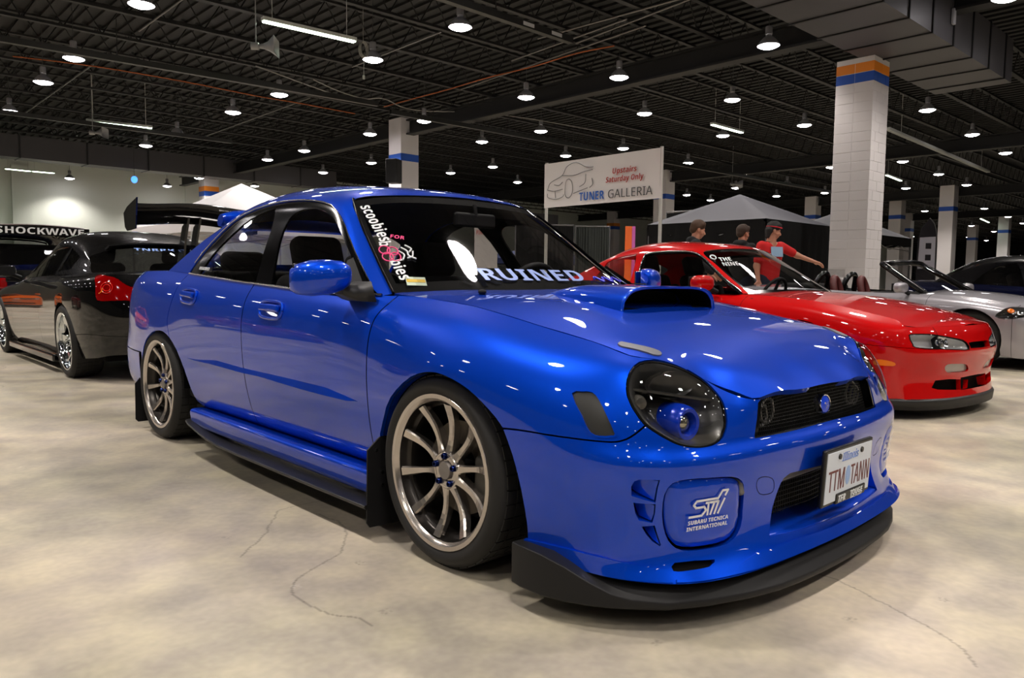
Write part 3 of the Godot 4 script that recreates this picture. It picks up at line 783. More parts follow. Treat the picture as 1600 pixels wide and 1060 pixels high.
func wheel_meshes(key: String, rim_r: float, tyre_r: float, width: float, spokes: int, rim_m: Material, tyre_m: Material, dish := 0.03, spoke_w := 0.022, barrel_m: Material = null) -> Dictionary:
	# built around the x axis with the outer face towards -x at x = 0
	var x := Transform3D(Basis(Vector3(0, 0, 1), Vector3(-1, 0, 0), Vector3(0, -1, 0)), Vector3.ZERO)
	var d := {}
	var tyre := Geo.new()
	var w := width
	lathe(tyre, [Vector2(rim_r - 0.006, -0.004), Vector2(rim_r + 0.004, 0.004), Vector2(lerpf(rim_r, tyre_r, 0.35), 0.010), Vector2(lerpf(rim_r, tyre_r, 0.62), 0.007), Vector2(tyre_r - 0.010, -0.004), Vector2(tyre_r - 0.003, -0.014), Vector2(tyre_r, -0.03), Vector2(tyre_r + 0.001, -w * 0.5), Vector2(tyre_r, 0.03 - w), Vector2(tyre_r - 0.003, 0.014 - w), Vector2(tyre_r - 0.010, 0.004 - w), Vector2(rim_r, -0.004 - w)], 72, x)
	d.tyre = tyre.mesh(tyre_m)
	# tread blocks between grooves
	var tread := Geo.new()
	for band in [[-0.020, -0.052], [-0.058, -0.098], [-0.105, -0.145], [-0.151, -0.19]]:
		if -band[1] > w - 0.012: continue
		for k in 44:
			var a0 := TAU * (k + 0.07) / 44; var a1 := TAU * (k + 0.93) / 44
			var pts := []
			for q in [[a0, band[0]], [a1, band[0]], [a1, band[1]], [a0, band[1]]]:
				var rr: float = tyre_r + 0.0035
				pts.append(x * Vector3(cos(q[0]) * rr, q[1], sin(q[0]) * rr))
			var nn := (x.basis * Vector3(cos((a0 + a1) / 2), 0, sin((a0 + a1) / 2))).normalized()
			tread.flat(pts, nn)
			for e in 4:
				var p0: Vector3 = pts[e]; var p1: Vector3 = pts[(e + 1) % 4]
				tread.flat([p0, p1, p1 - nn * 0.006, p0 - nn * 0.006])
	d.tread = tread.mesh(tyre_m)
	var rim := Geo.new()
	lathe(rim, [Vector2(rim_r - 0.004, -0.016), Vector2(rim_r, -0.006), Vector2(rim_r, 0.0), Vector2(rim_r - 0.003, 0.004), Vector2(rim_r - 0.016, 0.004), Vector2(rim_r - 0.019, 0.001), Vector2(rim_r - 0.024, -0.004), Vector2(rim_r - 0.027, -0.010)], 72, x)
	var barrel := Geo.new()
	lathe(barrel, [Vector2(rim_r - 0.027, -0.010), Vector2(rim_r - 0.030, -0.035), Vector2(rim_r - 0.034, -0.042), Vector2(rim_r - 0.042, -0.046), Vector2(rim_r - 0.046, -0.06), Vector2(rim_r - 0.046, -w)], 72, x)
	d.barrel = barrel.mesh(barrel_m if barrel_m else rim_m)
	d.rim = rim.mesh(rim_m)
	# one spoke, pointing up
	var rings := []
	var n := 10
	for k in n + 1:
		var t := float(k) / n
		var r := lerpf(0.048, rim_r - 0.036, t)
		var hw := spoke_w * (1.0 - 0.42 * sin(PI * pow(t, 0.7)) - 0.12 * t)
		var face := -dish - 0.004 + 0.018 * pow(t, 3.0) - 0.012 * sin(PI * t)
		var th := lerpf(0.040, 0.026, t)
		if k == n: r += 0.004
		rings.append([Vector3(-face, r, -hw * 0.72), Vector3(-face, r, hw * 0.72), Vector3(-face + 0.006, r, hw), Vector3(-face + th, r, hw * 0.7), Vector3(-face + th, r, -hw * 0.7), Vector3(-face + 0.006, r, -hw)])
	var sp := Geo.new()
	for k in n:
		for j in 6:
			var p0: Vector3 = rings[k][j]; var p1: Vector3 = rings[k][(j + 1) % 6]; var p2: Vector3 = rings[k + 1][(j + 1) % 6]; var p3: Vector3 = rings[k + 1][j]
			var nn := (p1 - p0).cross(p3 - p0).normalized()
			if nn.dot((p0 + p1) * 0.5 - Vector3(-(rings[k][0].x) * 0 + (rings[k][0].x + rings[k][3].x) * 0.5, p0.y, 0)) < 0.0: nn = -nn
			sp.flat([p0, p1, p2, p3], nn)
	d.spoke = sp.mesh(rim_m)
	var hub := Geo.new()
	lathe(hub, [Vector2(0.062, -dish - 0.035), Vector2(0.060, -dish - 0.008), Vector2(0.056, -dish - 0.004), Vector2(0.036, -dish - 0.006), Vector2(0.032, -dish - 0.012), Vector2(0.0, -dish - 0.012)], 40, x)
	d.hub = hub.mesh(rim_m)
	var cap := Geo.new()
	lathe(cap, [Vector2(0.029, -dish - 0.014), Vector2(0.029, -dish - 0.002), Vector2(0.027, -dish + 0.001), Vector2(0.0, -dish + 0.003)], 32, x)
	d.cap = cap
	var nut := Geo.new()
	lathe(nut, [Vector2(0.011, -0.012), Vector2(0.0105, 0.012), Vector2(0.008, 0.016), Vector2(0.0055, 0.016), Vector2(0.0055, 0.006), Vector2(0.0, 0.006)], 12, x)
	d.nut = nut
	var disc := Geo.new()
	lathe(disc, [Vector2(0.075, -0.115), Vector2(0.075, -0.095), Vector2(0.150, -0.095), Vector2(0.150, -0.118), Vector2(0.09, -0.118)], 48, x)
	d.disc = disc
	d.x = x
	return d

func put_wheel(car: Node3D, d: Dictionary, at: Vector3, side: float, spokes: int, mats: Dictionary, nuts := 5, turn := 0.0) -> Node3D:
	# side -1: outer face towards -x
	var w := Node3D.new()
	w.name = "wheel"
	car.add_child(w, true)
	w.position = at
	w.basis = Basis(Vector3.UP, 0.0 if side < 0.0 else PI)
	place(w, "tyre", d.tyre)
	place(w, "tread_blocks", d.tread).set_meta("kind", "stuff")
	place(w, "rim", d.rim)
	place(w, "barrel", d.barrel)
	place(w, "hub", d.hub)
	for k in spokes:
		place(w, "spoke", d.spoke, Transform3D(Basis(Vector3.RIGHT, TAU * k / spokes + turn), Vector3.ZERO))
	if not d.has("cap_mesh"):
		d.cap_mesh = d.cap.mesh(mats.cap); d.nut_mesh = d.nut.mesh(mats.nut); d.disc_mesh = d.disc.mesh(mats.disc)
	place(w, "hub_cap", d.cap_mesh)
	for k in nuts:
		var an := TAU * k / nuts + turn + 0.2
		place(w, "lug_nut", d.nut_mesh, Transform3D(Basis.IDENTITY, Vector3(0.035, sin(an) * 0.046, cos(an) * 0.046)))
	place(w, "brake_disc", d.disc_mesh)
	return w

func seat(parent: Node, at: Vector3, m: Material, scale := 1.0, wide := 0.25) -> void:
	var g := Geo.new()
	rbox(g, Vector3(0, 0.30, 0.05), Vector3(wide * 2, 0.14, 0.5), 0.06)
	var tilt := Transform3D(Basis(Vector3.RIGHT, -0.32), Vector3(0, 0.32, -0.17))
	rbox(g, Vector3(0, 0.30, 0), Vector3(wide * 2 - 0.02, 0.62, 0.13), 0.06, tilt)
	for s in [-1.0, 1.0]: rbox(g, Vector3(s * (wide - 0.02), 0.26, 0.05), Vector3(0.09, 0.46, 0.14), 0.04, tilt)
	var o := place(parent, "seat", g.mesh(m), Transform3D(Basis.IDENTITY.scaled(Vector3.ONE * scale), at))
	var h := Geo.new()
	rbox(h, Vector3(0, 0.71, 0.0), Vector3(0.27, 0.2, 0.11), 0.05, tilt)
	tube(h, [tilt * Vector3(-0.06, 0.58, 0), tilt * Vector3(-0.06, 0.66, 0)], 0.007)
	tube(h, [tilt * Vector3(0.06, 0.58, 0), tilt * Vector3(0.06, 0.66, 0)], 0.007)
	place(o, "headrest", h.mesh(m))

func steering_wheel(parent: Node, at: Vector3, m: Material) -> void:
	var g := Geo.new()
	var x := Transform3D(Basis(Vector3.RIGHT, -1.15), at)
	var ring := []
	for k in 33: ring.append(x * Vector3(cos(TAU * k / 32) * 0.185, 0, sin(TAU * k / 32) * 0.185))
	tube(g, ring, 0.015, 8, false)
	blob(g, Vector3.ZERO, Vector3(0.07, 0.03, 0.07), 2.6, x, 14, 8)
	for an in [0.2, PI - 0.2, PI / 2]: tube(g, [x * Vector3(cos(an) * 0.05, 0, sin(an) * 0.05), x * Vector3(cos(an) * 0.18, 0, sin(an) * 0.18)], 0.014, 6)
	part(parent, "steering_wheel", g, m)

func build_sedan() -> void:
	var car := thing("sedan", "bright blue four-door sedan with hood scoop, black front splitter and multi-spoke wheels", "car")
	var blue := paint("wr_blue", Color(0.0, 0.245, 0.755), 0.55, 0.40)
	var black := mat("satin_black", Color(0.09, 0.09, 0.095), 0.5, 0.0, 0.3)
	var dark := mat("deep_black", Color(0.03, 0.03, 0.03), 0.7, 0.0, 0.2)
	var trim := mat("window_trim", Color(0.02, 0.02, 0.022), 0.15, 0.0, 0.25)
	var chrome := mat("chrome", Color(0.82, 0.82, 0.83), 0.12, 1.0)
	var carbon := mat("carbon_insert", Color(0.16, 0.16, 0.15), 0.35)
	var rubber := mat("rubber", Color(0.14, 0.138, 0.135), 0.62, 0.0, 0.35)
	var rimm := mat("bronze_silver_rim", Color(0.74, 0.71, 0.68), 0.22, 0.9)
	var cloth := mat("seat_cloth", Color(0.05, 0.05, 0.055), 0.9)
	var clear := glass("clear_glass", Color(0.02, 0.025, 0.025, 0.10))
	var tint := glass("tinted_glass", Color(0.01, 0.012, 0.012, 0.45))
	var wrap := Surf.make(WRAP, "mmee")
	var green := Surf.make(GREEN, "eeem")
	var hood := Surf.make(HOOD, "eeem")
	var o := {}
	for k in OUT: o[k] = poly(OUT[k])
	var am := wrap.a[wrap.nu - 1]; var bm := wrap.b[wrap.nv - 1]
	var gap := 0.0028
	# painted panels
	part(car, "bumper_lip", wrap.panel(o.lip_centre, [], 0.007, 0.014).both(), blue)
	for s in [false, true]: part(car, "bumper_lip", sided(wrap.panel(o.lip_side, [], 0.006, 0.012), s), blue)
	part(car, "hood", hood.panel(o.hood, [], 0.0, 0.02, gap).both(), blue)
	var bump := wrap.panel(o.bumper, [o.lamp, o.grille, o.intake, o.fog_cover, o.vent_a, o.vent_b, o.vent_c, o.slot], 0.0, 0.035, gap).both()
	var bumper := part(car, "front_bumper", bump, blue)
	for s in [false, true]:
		part(car, "fender", sided(wrap.panel(o.fender, [o.lamp, o.front_arch, grow(o.marker, 0.001)], 0.0, 0.04, gap), s), blue)
		var fd := part(car, "front_door", sided(wrap.panel(o.front_door, [], 0.0, 0.015, gap), s), blue)
		var rd := part(car, "rear_door", sided(wrap.panel(o.rear_door, [o.rear_arch], 0.0, 0.03, gap), s), blue)
		part(car, "quarter_panel", sided(wrap.panel(o.quarter, [o.rear_arch], 0.0, 0.04, gap), s), blue)
		part(car, "rocker_panel", sided(wrap.panel(o.rocker, [], -0.004), s), blue)
		# door blade moulding: tilted upwards
		var bl: PackedVector2Array = o.blade
		var blade_up := Ramp.new(2, bl, 0.001, 0.012, 0.0, 0.45)
		part(car, "door_moulding", sided(wrap.panel(bl, [], 0.0, 0.012, 0.0, blade_up), s), blue)
		for h in [[Vector2(2.985, 0.543), fd], [Vector2(2.055, 0.548), rd]]:
			var x := wrap.frame(h[0])
			var g := Geo.new()
			var ring := []
			for k in 25:
				var an := TAU * k / 24
				ring.append(x * Vector3(signf(cos(an)) * pow(absf(cos(an)), 0.6) * 0.098, signf(sin(an)) * pow(absf(sin(an)), 0.6) * 0.036, 0.003))
			tube(g, ring, 0.008, 8, false)
			rbox(g, Vector3(0.01, 0.005, 0.018), Vector3(0.165, 0.03, 0.018), 0.008, x)
			var hd := part(h[1], "door_handle", sided(g, s), blue)
			var r := Geo.new()
			rbox(r, Vector3(0, -0.004, -0.004), Vector3(0.175, 0.058, 0.02), 0.006, x)
			part(hd, "handle_recess", sided(r, s), mat("wr_blue", Color.WHITE))
		# side marker inset
		part(car, "side_marker", sided(wrap.panel(o.marker, [], -0.004, 0.0), s), carbon, "dark carbon weave insert in the fender")
		var mr := wrap.panel(grow(o.marker, 0.007), [o.marker], 0.0025, 0.006)
		part(car, "marker_bezel", sided(mr, s), blue)
		# vents with a floor that runs out to the surface
		for key in ["vent_a", "vent_b", "vent_c"]:
			var vp: PackedVector2Array = o[key]
			var lo := INF; var hi := -INF
			for q in vp: lo = minf(lo, q.x); hi = maxf(hi, q.x)
			var dip := Ramp.new(1, vp, -0.034, 0.0, lo, hi)
			part(bumper, "vent_floor", sided(wrap.panel(vp, [], 0.0, 0.0, 0.0, dip), s), blue)
		var fc: PackedVector2Array = o.fog_cover
		var crown := Ramp.new(0, fc, -0.012, 0.0, 0.0, 0.018)
		var cov := part(car, "fog_lamp_cover", sided(wrap.panel(fc, [], 0.001, 0.02, 0.0035, crown), s), blue)
		logo(cov, wrap, fc, s)
		var tw: PackedVector2Array = o.tow
		part(bumper, "tow_hook_cover", sided(wrap.panel(tw, [grow(tw, -0.0015)], 0.0006), s), dark)
		if true:
			part(bumper, "bumper_slot", sided(wrap.panel(grow(o.slot, 0.01), [], -0.03), s), dark)
		headlamp(car, wrap, o.lamp, s, blue)
		# hood strip plate
		part(car, "hood_strip", sided(hood.panel(o.strip, [], 0.004, 0.004), s), mat("grey_plate", Color(0.42, 0.42, 0.44), 0.45, 0.3))
		# window parts
		var tr := part(car, "window_trim", sided(green.panel(o.opening, [o.front_glass, o.rear_glass], -0.004, 0.01), s), trim)
		part(tr, "rear_window", sided(green.panel(o.rear_glass, [], -0.008), s), tint)
		part(tr, "front_window", sided(green.panel(o.front_glass, [], -0.009), s), clear)
		var line := []
		for q in o.opening:
			if q.y > 0.0:
				var c := green.at(q)
				line.append(c[0] + c[1] * 0.004)
		var cg := Geo.new()
		tube(cg, line, 0.003, 6)
		var belt := []
		for k in 21:
			var c := wrap.at(Vector2(lerpf(1.87, 3.66, k / 20.0), bm))
			belt.append(c[0] + Vector3(-0.004, 0.004, 0))
		tube(cg, belt, 0.005, 6)
		part(tr, "bright_trim", sided(cg, s), chrome)
		# lower side: sill, blade
		var sg := Geo.new()
		var rings := []
		for k in 21:
			var z := lerpf(-0.77, 0.93, k / 20.0)
			var e := minf(1.0, minf(k, 20 - k) / 1.0 + 0.35)
			var bulge := 0.012 if k > 1 else 0.0
			rings.append([Vector3(-0.78, 0.234, z), Vector3(-0.838, 0.232, z), Vector3(-0.850, 0.230, z), Vector3(-0.857, 0.226, z), Vector3(-0.861, 0.219, z), Vector3(-0.861, 0.205, z), Vector3(-0.855, 0.165, z), Vector3(-0.850, 0.150, z), Vector3(-0.838, 0.142, z), Vector3(-0.76, 0.138, z)])
		skin(sg, rings, true, true)
		part(car, "side_skirt", sided(sg, s), blue)
		var bg := Geo.new()
		rings = []
		for q in [[-0.79, 0.172, 0.876], [-0.74, 0.162, 0.885], [-0.62, 0.143, 0.888], [-0.5, 0.130, 0.894], [-0.35, 0.124, 0.90], [-0.15, 0.124, 0.905], [0.2, 0.126, 0.908], [0.6, 0.127, 0.908], [0.93, 0.127, 0.905]]:
			rings.append([Vector3(-0.80, q[1] + 0.012, q[0]), Vector3(-q[2], q[1] + 0.003, q[0]), Vector3(-q[2] - 0.003, q[1] - 0.004, q[0]), Vector3(-q[2] + 0.004, q[1] - 0.012, q[0]), Vector3(-0.78, q[1] - 0.028, q[0])])
		skin(bg, rings, true, true)
		part(car, "skirt_blade", sided(bg, s), mat("blade_grey", Color(0.07, 0.07, 0.072), 0.38))
		# mud flaps
		var fl := Geo.new()
		prism(fl, PackedVector2Array([Vector2(-0.70, 0.045), Vector2(-0.885, 0.05), Vector2(-0.897, 0.066), Vector2(-0.893, 0.318), Vector2(-0.838, 0.362), Vector2(-0.70, 0.362)]), 0.925, 0.931)
		var f1 := part(car, "mud_flap", sided(fl, s), black)
		for q in [Vector2(-0.86, 0.315), Vector2(-0.835, 0.235), Vector2(-0.835, 0.19)]:
			var bt := Geo.new()
			lathe(bt, [Vector2(0.006, 0), Vector2(0.006, 0.003), Vector2(0.0, 0.004)], 10, Transform3D(Basis(Vector3.RIGHT, PI / 2), Vector3(q.x, q.y, 0.931)))
			part(f1, "bolt", sided(bt, s), chrome)
		var f2 := Geo.new()
		prism(f2, PackedVector2Array([Vector2(-0.70, 0.045), Vector2(-0.86, 0.045), Vector2(-0.874, 0.06), Vector2(-0.872, 0.27), Vector2(-0.82, 0.335), Vector2(-0.70, 0.335)]), -1.60, -1.594)
		part(car, "mud_flap", sided(f2, s), black)
		mirror_part(car, s, blue, black)
		# wheel housings
		for z in [1.2625, -1.2625]:
			var wg := Geo.new()
			lathe(wg, [Vector2(0.345, 0.0), Vector2(0.345, -0.38), Vector2(0.0, -0.38)], 40, Transform3D(Basis(Vector3(0, 0, 1), Vector3(-1, 0, 0), Vector3(0, -1, 0)), Vector3(-0.835, 0.335, z)), PI * 0.98, TAU * 1.01)
			part(car, "wheel_housing", sided(wg, s), dark)
	# roof with pillars
	var hole: PackedVector2Array = o.opening
	part(car, "roof", green.panel(rect(-0.02, -0.02, 3.0, 2.0), [hole], 0.0, 0.012).both(), blue)
	part(car, "headliner", green.panel(rect(0.03, -0.02, green.a[green.nu - 1] - 0.03, 2.0), [grow(hole, 0.012)], -0.022).both(), mat("lining", Color(0.05, 0.05, 0.05), 0.85))
	# glass front and rear
	var g0 := GREEN[0]; var g7 := GREEN[7]
	var ws := coons([point(g0, 0), point(g0, 1), point(g0, 2), point(g0, 3)], [Vector3(0, 0.862, 0.965), Vector3(0, 0.99, 0.785), Vector3(0, 1.135, 0.57), Vector3(0, 1.268, 0.375)], [point(g0, 0), Vector3(-0.5, 0.853, 0.90), Vector3(-0.25, 0.86, 0.95), Vector3(0, 0.862, 0.965)], [point(g0, 3), point(g0, 4), point(g0, 5), point(g0, 6)])
	var wa := ws.a[ws.nu - 1]; var wb := ws.b[ws.nv - 1]
	var shield := part(car, "windshield", ws.panel(rect(0.004, 0.004, wa + 0.01, wb - 0.004), [], -0.002).both(), clear)
	var band := rect(0.0, 0.0, wa + 0.01, wb)
	var hole2 := rect(0.026, 0.075, wa + 0.02, wb - 0.055)
	part(shield, "black_border", ws.panel(band, [hole2], -0.006).both(), dark)
	var ag := Geo.new()
	var edge := []
	for k in 15:
		var c := ws.at(Vector2(0.0, wb * k / 14.0))
		edge.append(c[0] + c[1] * 0.002)
	tube(ag, edge, 0.006, 6)
	for s in [false, true]: part(shield, "edge_moulding", sided(ag, s), trim)
	var rw := coons([point(g7, 0), point(g7, 1), point(g7, 2), point(g7, 3)], [Vector3(0, 0.955, -1.60), Vector3(0, 1.06, -1.44), Vector3(0, 1.16, -1.28), Vector3(0, 1.245, -1.12)], [point(g7, 0), Vector3(-0.5, 0.94, -1.54), Vector3(-0.25, 0.95, -1.58), Vector3(0, 0.955, -1.60)], [point(g7, 3), point(g7, 4), point(g7, 5), point(g7, 6)])
	part(car, "rear_windshield", rw.panel(rect(-0.01, -0.01, 3, 3)).both(), clear)
	# trunk lid between the side edges
	var tl := []
	for z in [-1.36, -1.5, -1.62, -1.75, -1.9, -2.02, -2.1, -2.16, -2.195]:
		var row := PackedVector3Array()
		var we := 0.735
		var c := wrap.at(Vector2(Surf.find(wrap.a, 0.0), bm))
		# width of the side edge at this length
		var best := INF
		for k in wrap.nu / 2:
			var q := wrap.p[k * wrap.nv + wrap.nv - 1]
			if absf(q.z - z) < best: best = absf(q.z - z); c[0] = q
		we = -c[0].x
		for k in 9:
			var t := k / 8.0
			row.append(Vector3(-we * (1 - t), lerpf(c[0].y, 0.958 + (z + 1.9) * 0.03 if z > -2.1 else 0.935, sin(t * PI / 2)), z))
		tl.append(row)
	var ts := Surf.dense(tl, [false, false, false, true], Vector3.UP)
	part(car, "trunk_lid", ts.panel(rect(-0.01, -0.01, 5, 5)).both(), blue)
	part(car, "rear_bumper", wrap.panel(o.rear_bumper, [o.rear_arch], 0.0, 0.03, gap).both(), blue)
	# cowl under the windshield
	var cw := Geo.new()
	rbox(cw, Vector3(0, 0.822, 0.84), Vector3(1.22, 0.02, 0.14), 0.008)
	part(car, "cowl", cw, black)
	# dark inside shell behind the panel gaps
	part(car, "inner_body", wrap.panel(rect(-0.01, -0.01, am + 0.01, bm - 0.02), [grow(o.lamp, 0.01), o.front_arch, o.rear_arch, o.grille, grow(o.intake, 0.012), grow(o.fog_cover, 0.004), grow(o.vent_a, 0.004), grow(o.vent_b, 0.004), grow(o.vent_c, 0.004)], -0.014).both(), dark)
	var ub := Geo.new()
	rbox(ub, Vector3(0, 0.17, -0.05), Vector3(1.5, 0.05, 3.9), 0.02)
	for z in [1.2625, -1.2625]: box(ub, Vector3(0, 0.33, z), Vector3(0.9, 0.3, 0.7))
	rbox(ub, Vector3(0, 0.28, 1.9), Vector3(1.0, 0.24, 0.2), 0.02)
	part(car, "underbody", ub, dark)
	grille(car, bumper, wrap, o, black, dark)
	splitter(car)
	scoop(car, blue, dark)
	# roof spoiler
	var rs := Geo.new()
	var rr := []
	for k in 17:
		var t := k / 8.0 - 1.0
		var e := 0.55 + 0.45 * sqrt(maxf(0.0, 1.0 - pow(absf(t), 6.0)))
		var ring := []
		for j in 12:
			var an := TAU * j / 12
			ring.append(Vector3(t * 0.535, 1.224 - 0.012 * t * t + sin(an) * 0.058 * e + cos(an) * 0.012, -1.15 + cos(an) * 0.075 * e))
		rr.append(ring)
	skin(rs, rr)
	part(car, "roof_spoiler", rs, blue)
	# inside
	for s in [-1.0, 1.0]: seat(car, Vector3(s * 0.36, 0.01, 0.02), cloth)
	var rb := Geo.new()
	rbox(rb, Vector3(0, 0.42, -0.85), Vector3(1.3, 0.16, 0.5), 0.06)
	rbox(rb, Vector3(0, 0.66, -1.14), Vector3(1.3, 0.54, 0.14), 0.06, Transform3D.IDENTITY)
	for s in [-0.4, 0.4]: rbox(rb, Vector3(s, 0.98, -1.16), Vector3(0.26, 0.12, 0.1), 0.045)
	part(car, "rear_bench", rb, cloth)
	var ds := Geo.new()
	rbox(ds, Vector3(0, 0.715, 0.68), Vector3(1.36, 0.2, 0.40), 0.06)
	rbox(ds, Vector3(0.36, 0.80, 0.56), Vector3(0.36, 0.12, 0.2), 0.05)
	part(car, "dashboard", ds, mat("dash_black", Color(0.028, 0.028, 0.03), 0.6))
	steering_wheel(car, Vector3(0.36, 0.80, 0.40), black)
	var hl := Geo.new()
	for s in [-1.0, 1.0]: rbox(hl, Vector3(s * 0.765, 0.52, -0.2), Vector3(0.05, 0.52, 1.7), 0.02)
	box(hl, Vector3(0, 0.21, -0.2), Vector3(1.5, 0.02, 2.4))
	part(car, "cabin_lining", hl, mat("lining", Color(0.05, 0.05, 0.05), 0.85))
	var rm := Geo.new()
	rbox(rm, Vector3(0, 1.165, 0.42), Vector3(0.24, 0.065, 0.03), 0.014)
	tube(rm, [Vector3(0, 1.18, 0.43), Vector3(0, 1.235, 0.42)], 0.01)
	part(car, "rear_view_mirror", rm, black)
	decals(car)
	# wheels
	var d := wheel_meshes("sedan", 0.246, 0.298, 0.215, 10, rimm, rubber, 0.026, 0.019, mat("barrel_grey", Color(0.20, 0.19, 0.18), 0.3, 0.8))  # barrel coloured darker than the rim to carry the shadow between the spokes
	var mats := {"cap": mat("hub_cap_grey", Color(0.5, 0.48, 0.46), 0.5, 0.6), "nut": mat("blue_nut", Color(0.02, 0.10, 0.32), 0.2, 0.8), "disc": mat("brake_disc", Color(0.35, 0.33, 0.30), 0.4, 0.9)}
	for z in [1.2625, -1.2625]:
		for s in [-1.0, 1.0]:
			var w := put_wheel(car, d, Vector3(s * 0.851, 0.302, z), s, 10, mats, 5, 0.12)
			var cg := Geo.new()
			rbox(cg, Vector3(0.10, -0.02, 0.125), Vector3(0.07, 0.16, 0.07), 0.02)
			part(w, "brake_caliper", cg, mat("caliper", Color(0.30, 0.29, 0.27), 0.5, 0.5))

func headlamp(car: Node3D, wrap: Surf, lamp: PackedVector2Array, s: bool, blue: Material) -> void:
	var l := Node3D.new()
	l.name = "headlight"
	car.add_child(l, true)
	var dome := Ramp.new(0, lamp, 0.0, 0.007, 0.0, 0.06)
	part(l, "lens", sided(wrap.panel(lamp, [], -0.002, 0.0, 0.003, dome), s), glass("lamp_lens", Color(0.03, 0.03, 0.03, 0.10)))
	part(l, "seal", sided(wrap.panel(lamp, [grow(lamp, -0.006)], -0.003, 0.01), s), mat("deep_black", Color.BLACK))
	var bowl := Ramp.new(0, lamp, -0.004, -0.079, 0.0, 0.07)
	part(l, "housing", sided(wrap.panel(lamp, [], 0.0, 0.0, 0.0, bowl), s), mat("lamp_housing", Color(0.24, 0.24, 0.235), 0.28, 0.5))
	var x := frame(Vector3(-0.585, 0.527, 1.942), Vector3(-0.12, 0.0, 1.0))
	var xx := x * Transform3D(Basis(Vector3.RIGHT, PI / 2), Vector3.ZERO)
	var g := Geo.new()
	lathe(g, [Vector2(0.05, -0.04), Vector2(0.051, 0.02), Vector2(0.047, 0.044), Vector2(0.041, 0.052), Vector2(0.032, 0.050), Vector2(0.028, 0.038), Vector2(0.028, 0.0)], 36, xx)
	var ring := part(l, "projector_shroud", sided(g, s), mat("shroud_blue", Color(0.01, 0.20, 0.72), 0.25, 0.2))
	var lg := Geo.new()
	lathe(lg, [Vector2(0.026, 0.022), Vector2(0.022, 0.034), Vector2(0.013, 0.042), Vector2(0.0, 0.045)], 24, xx)
	part(ring, "projector_lens", sided(lg, s), mat("projector_glass", Color(0.72, 0.70, 0.62), 0.06, 0.85))
	var sg := Geo.new()
	lathe(sg, [Vector2(0.02, -0.05), Vector2(0.02, 0.0), Vector2(0.015, 0.012), Vector2(0.0, 0.016)], 20, frame(Vector3(-0.70, 0.585, 1.915), Vector3(-0.5, 0.0, 1.0)) * Transform3D(Basis(Vector3.RIGHT, PI / 2), Vector3.ZERO))
	part(l, "signal_bulb", sided(sg, s), mat("bulb_grey", Color(0.35, 0.34, 0.32), 0.15, 0.4))
	var eg := Geo.new()
	var c0 := wrap.at(Vector2(lamp[0].x, 0.0))
	# divider shelf across the lamp
	var q0 := Vector3(-0.715, 0.623, 1.895); var q1 := Vector3(-0.49, 0.583, 2.005)
	var back := Vector3(0.03, 0.0, -0.07)
	eg.flat([q0, q1, q1 + back, q0 + back]); eg.flat([q0, q1, q1 + Vector3(0, -0.006, 0), q0 + Vector3(0, -0.006, 0)])
	part(l, "divider", sided(eg, s), mat("lamp_housing", Color.BLACK))
	var hg := Geo.new()
	lathe(hg, [Vector2(0.066, 0.015), Vector2(0.05, -0.012), Vector2(0.02, -0.03), Vector2(0.0, -0.032)], 28, frame(Vector3(-0.60, 0.622, 1.925), Vector3(-0.25, 0.35, 1.0)) * Transform3D(Basis(Vector3.RIGHT, PI / 2).scaled_local(Vector3(1.25, 1, 0.55)), Vector3.ZERO))
	part(l, "high_beam_reflector", sided(hg, s), mat("reflector_grey", Color(0.36, 0.36, 0.36), 0.2, 0.7))

func logo(parent: Node, wrap: Surf, fc: PackedVector2Array, s: bool) -> void:
	var white := mat("decal_white", Color(0.86, 0.87, 0.88), 0.5)
	var c := mid2(fc)
	var f := wrap.frame(c + Vector2(0.0, 0.004))
	if s: f = MIRROR * f * Transform3D(Basis(Vector3(-1, 0, 0), Vector3(0, 1, 0), Vector3(0, 0, 1)), Vector3.ZERO)
	f = f * Transform3D(Basis.IDENTITY.scaled(Vector3(1.22, 1.22, 1.0)), Vector3(0.008, -0.002, 0.0055))
	# the emblem: one bent stroke and three slanted ones
	var strokes := [
		[[-0.052, -0.009], [-0.018, -0.009], [-0.008, 0.002], [-0.014, 0.010], [-0.036, 0.010], [-0.043, 0.017], [-0.036, 0.025], [0.022, 0.025], [0.032, 0.041], [0.047, 0.041]],
		[[0.047, 0.041], [0.041, 0.030]],
		[[-0.003, 0.018], [-0.003, -0.009]], [[-0.010, 0.018], [0.024, 0.018]], [[0.013, 0.018], [0.005, -0.009]], [[0.024, 0.018], [0.016, -0.009]], [[0.040, 0.022], [0.026, -0.009]]]
	var g := Geo.new()
	for st in strokes:
		for k in st.size() - 1:
			var p0 := Vector2(st[k][0], st[k][1]); var p1 := Vector2(st[k + 1][0], st[k + 1][1])
			var d := (p1 - p0).normalized(); var e := Vector2(-d.y, d.x) * 0.0025
			p0 -= d * 0.0015; p1 += d * 0.0015
			g.flat([f * Vector3(p0.x + e.x, p0.y + e.y, 0), f * Vector3(p1.x + e.x, p1.y + e.y, 0), f * Vector3(p1.x - e.x, p1.y - e.y, 0), f * Vector3(p0.x - e.x, p0.y - e.y, 0)])
	part(parent, "emblem", g, white)
	text(parent, "lettering", "SUBARU TECNICA", 0.0085, f * Transform3D(Basis.IDENTITY, Vector3(0.002, -0.022, 0)), white, "Droid Sans", 800, 0.0006, 0.110)
	text(parent, "lettering", "INTERNATIONAL", 0.0085, f * Transform3D(Basis.IDENTITY, Vector3(0.001, -0.036, 0)), white, "Droid Sans", 800, 0.0006, 0.112)

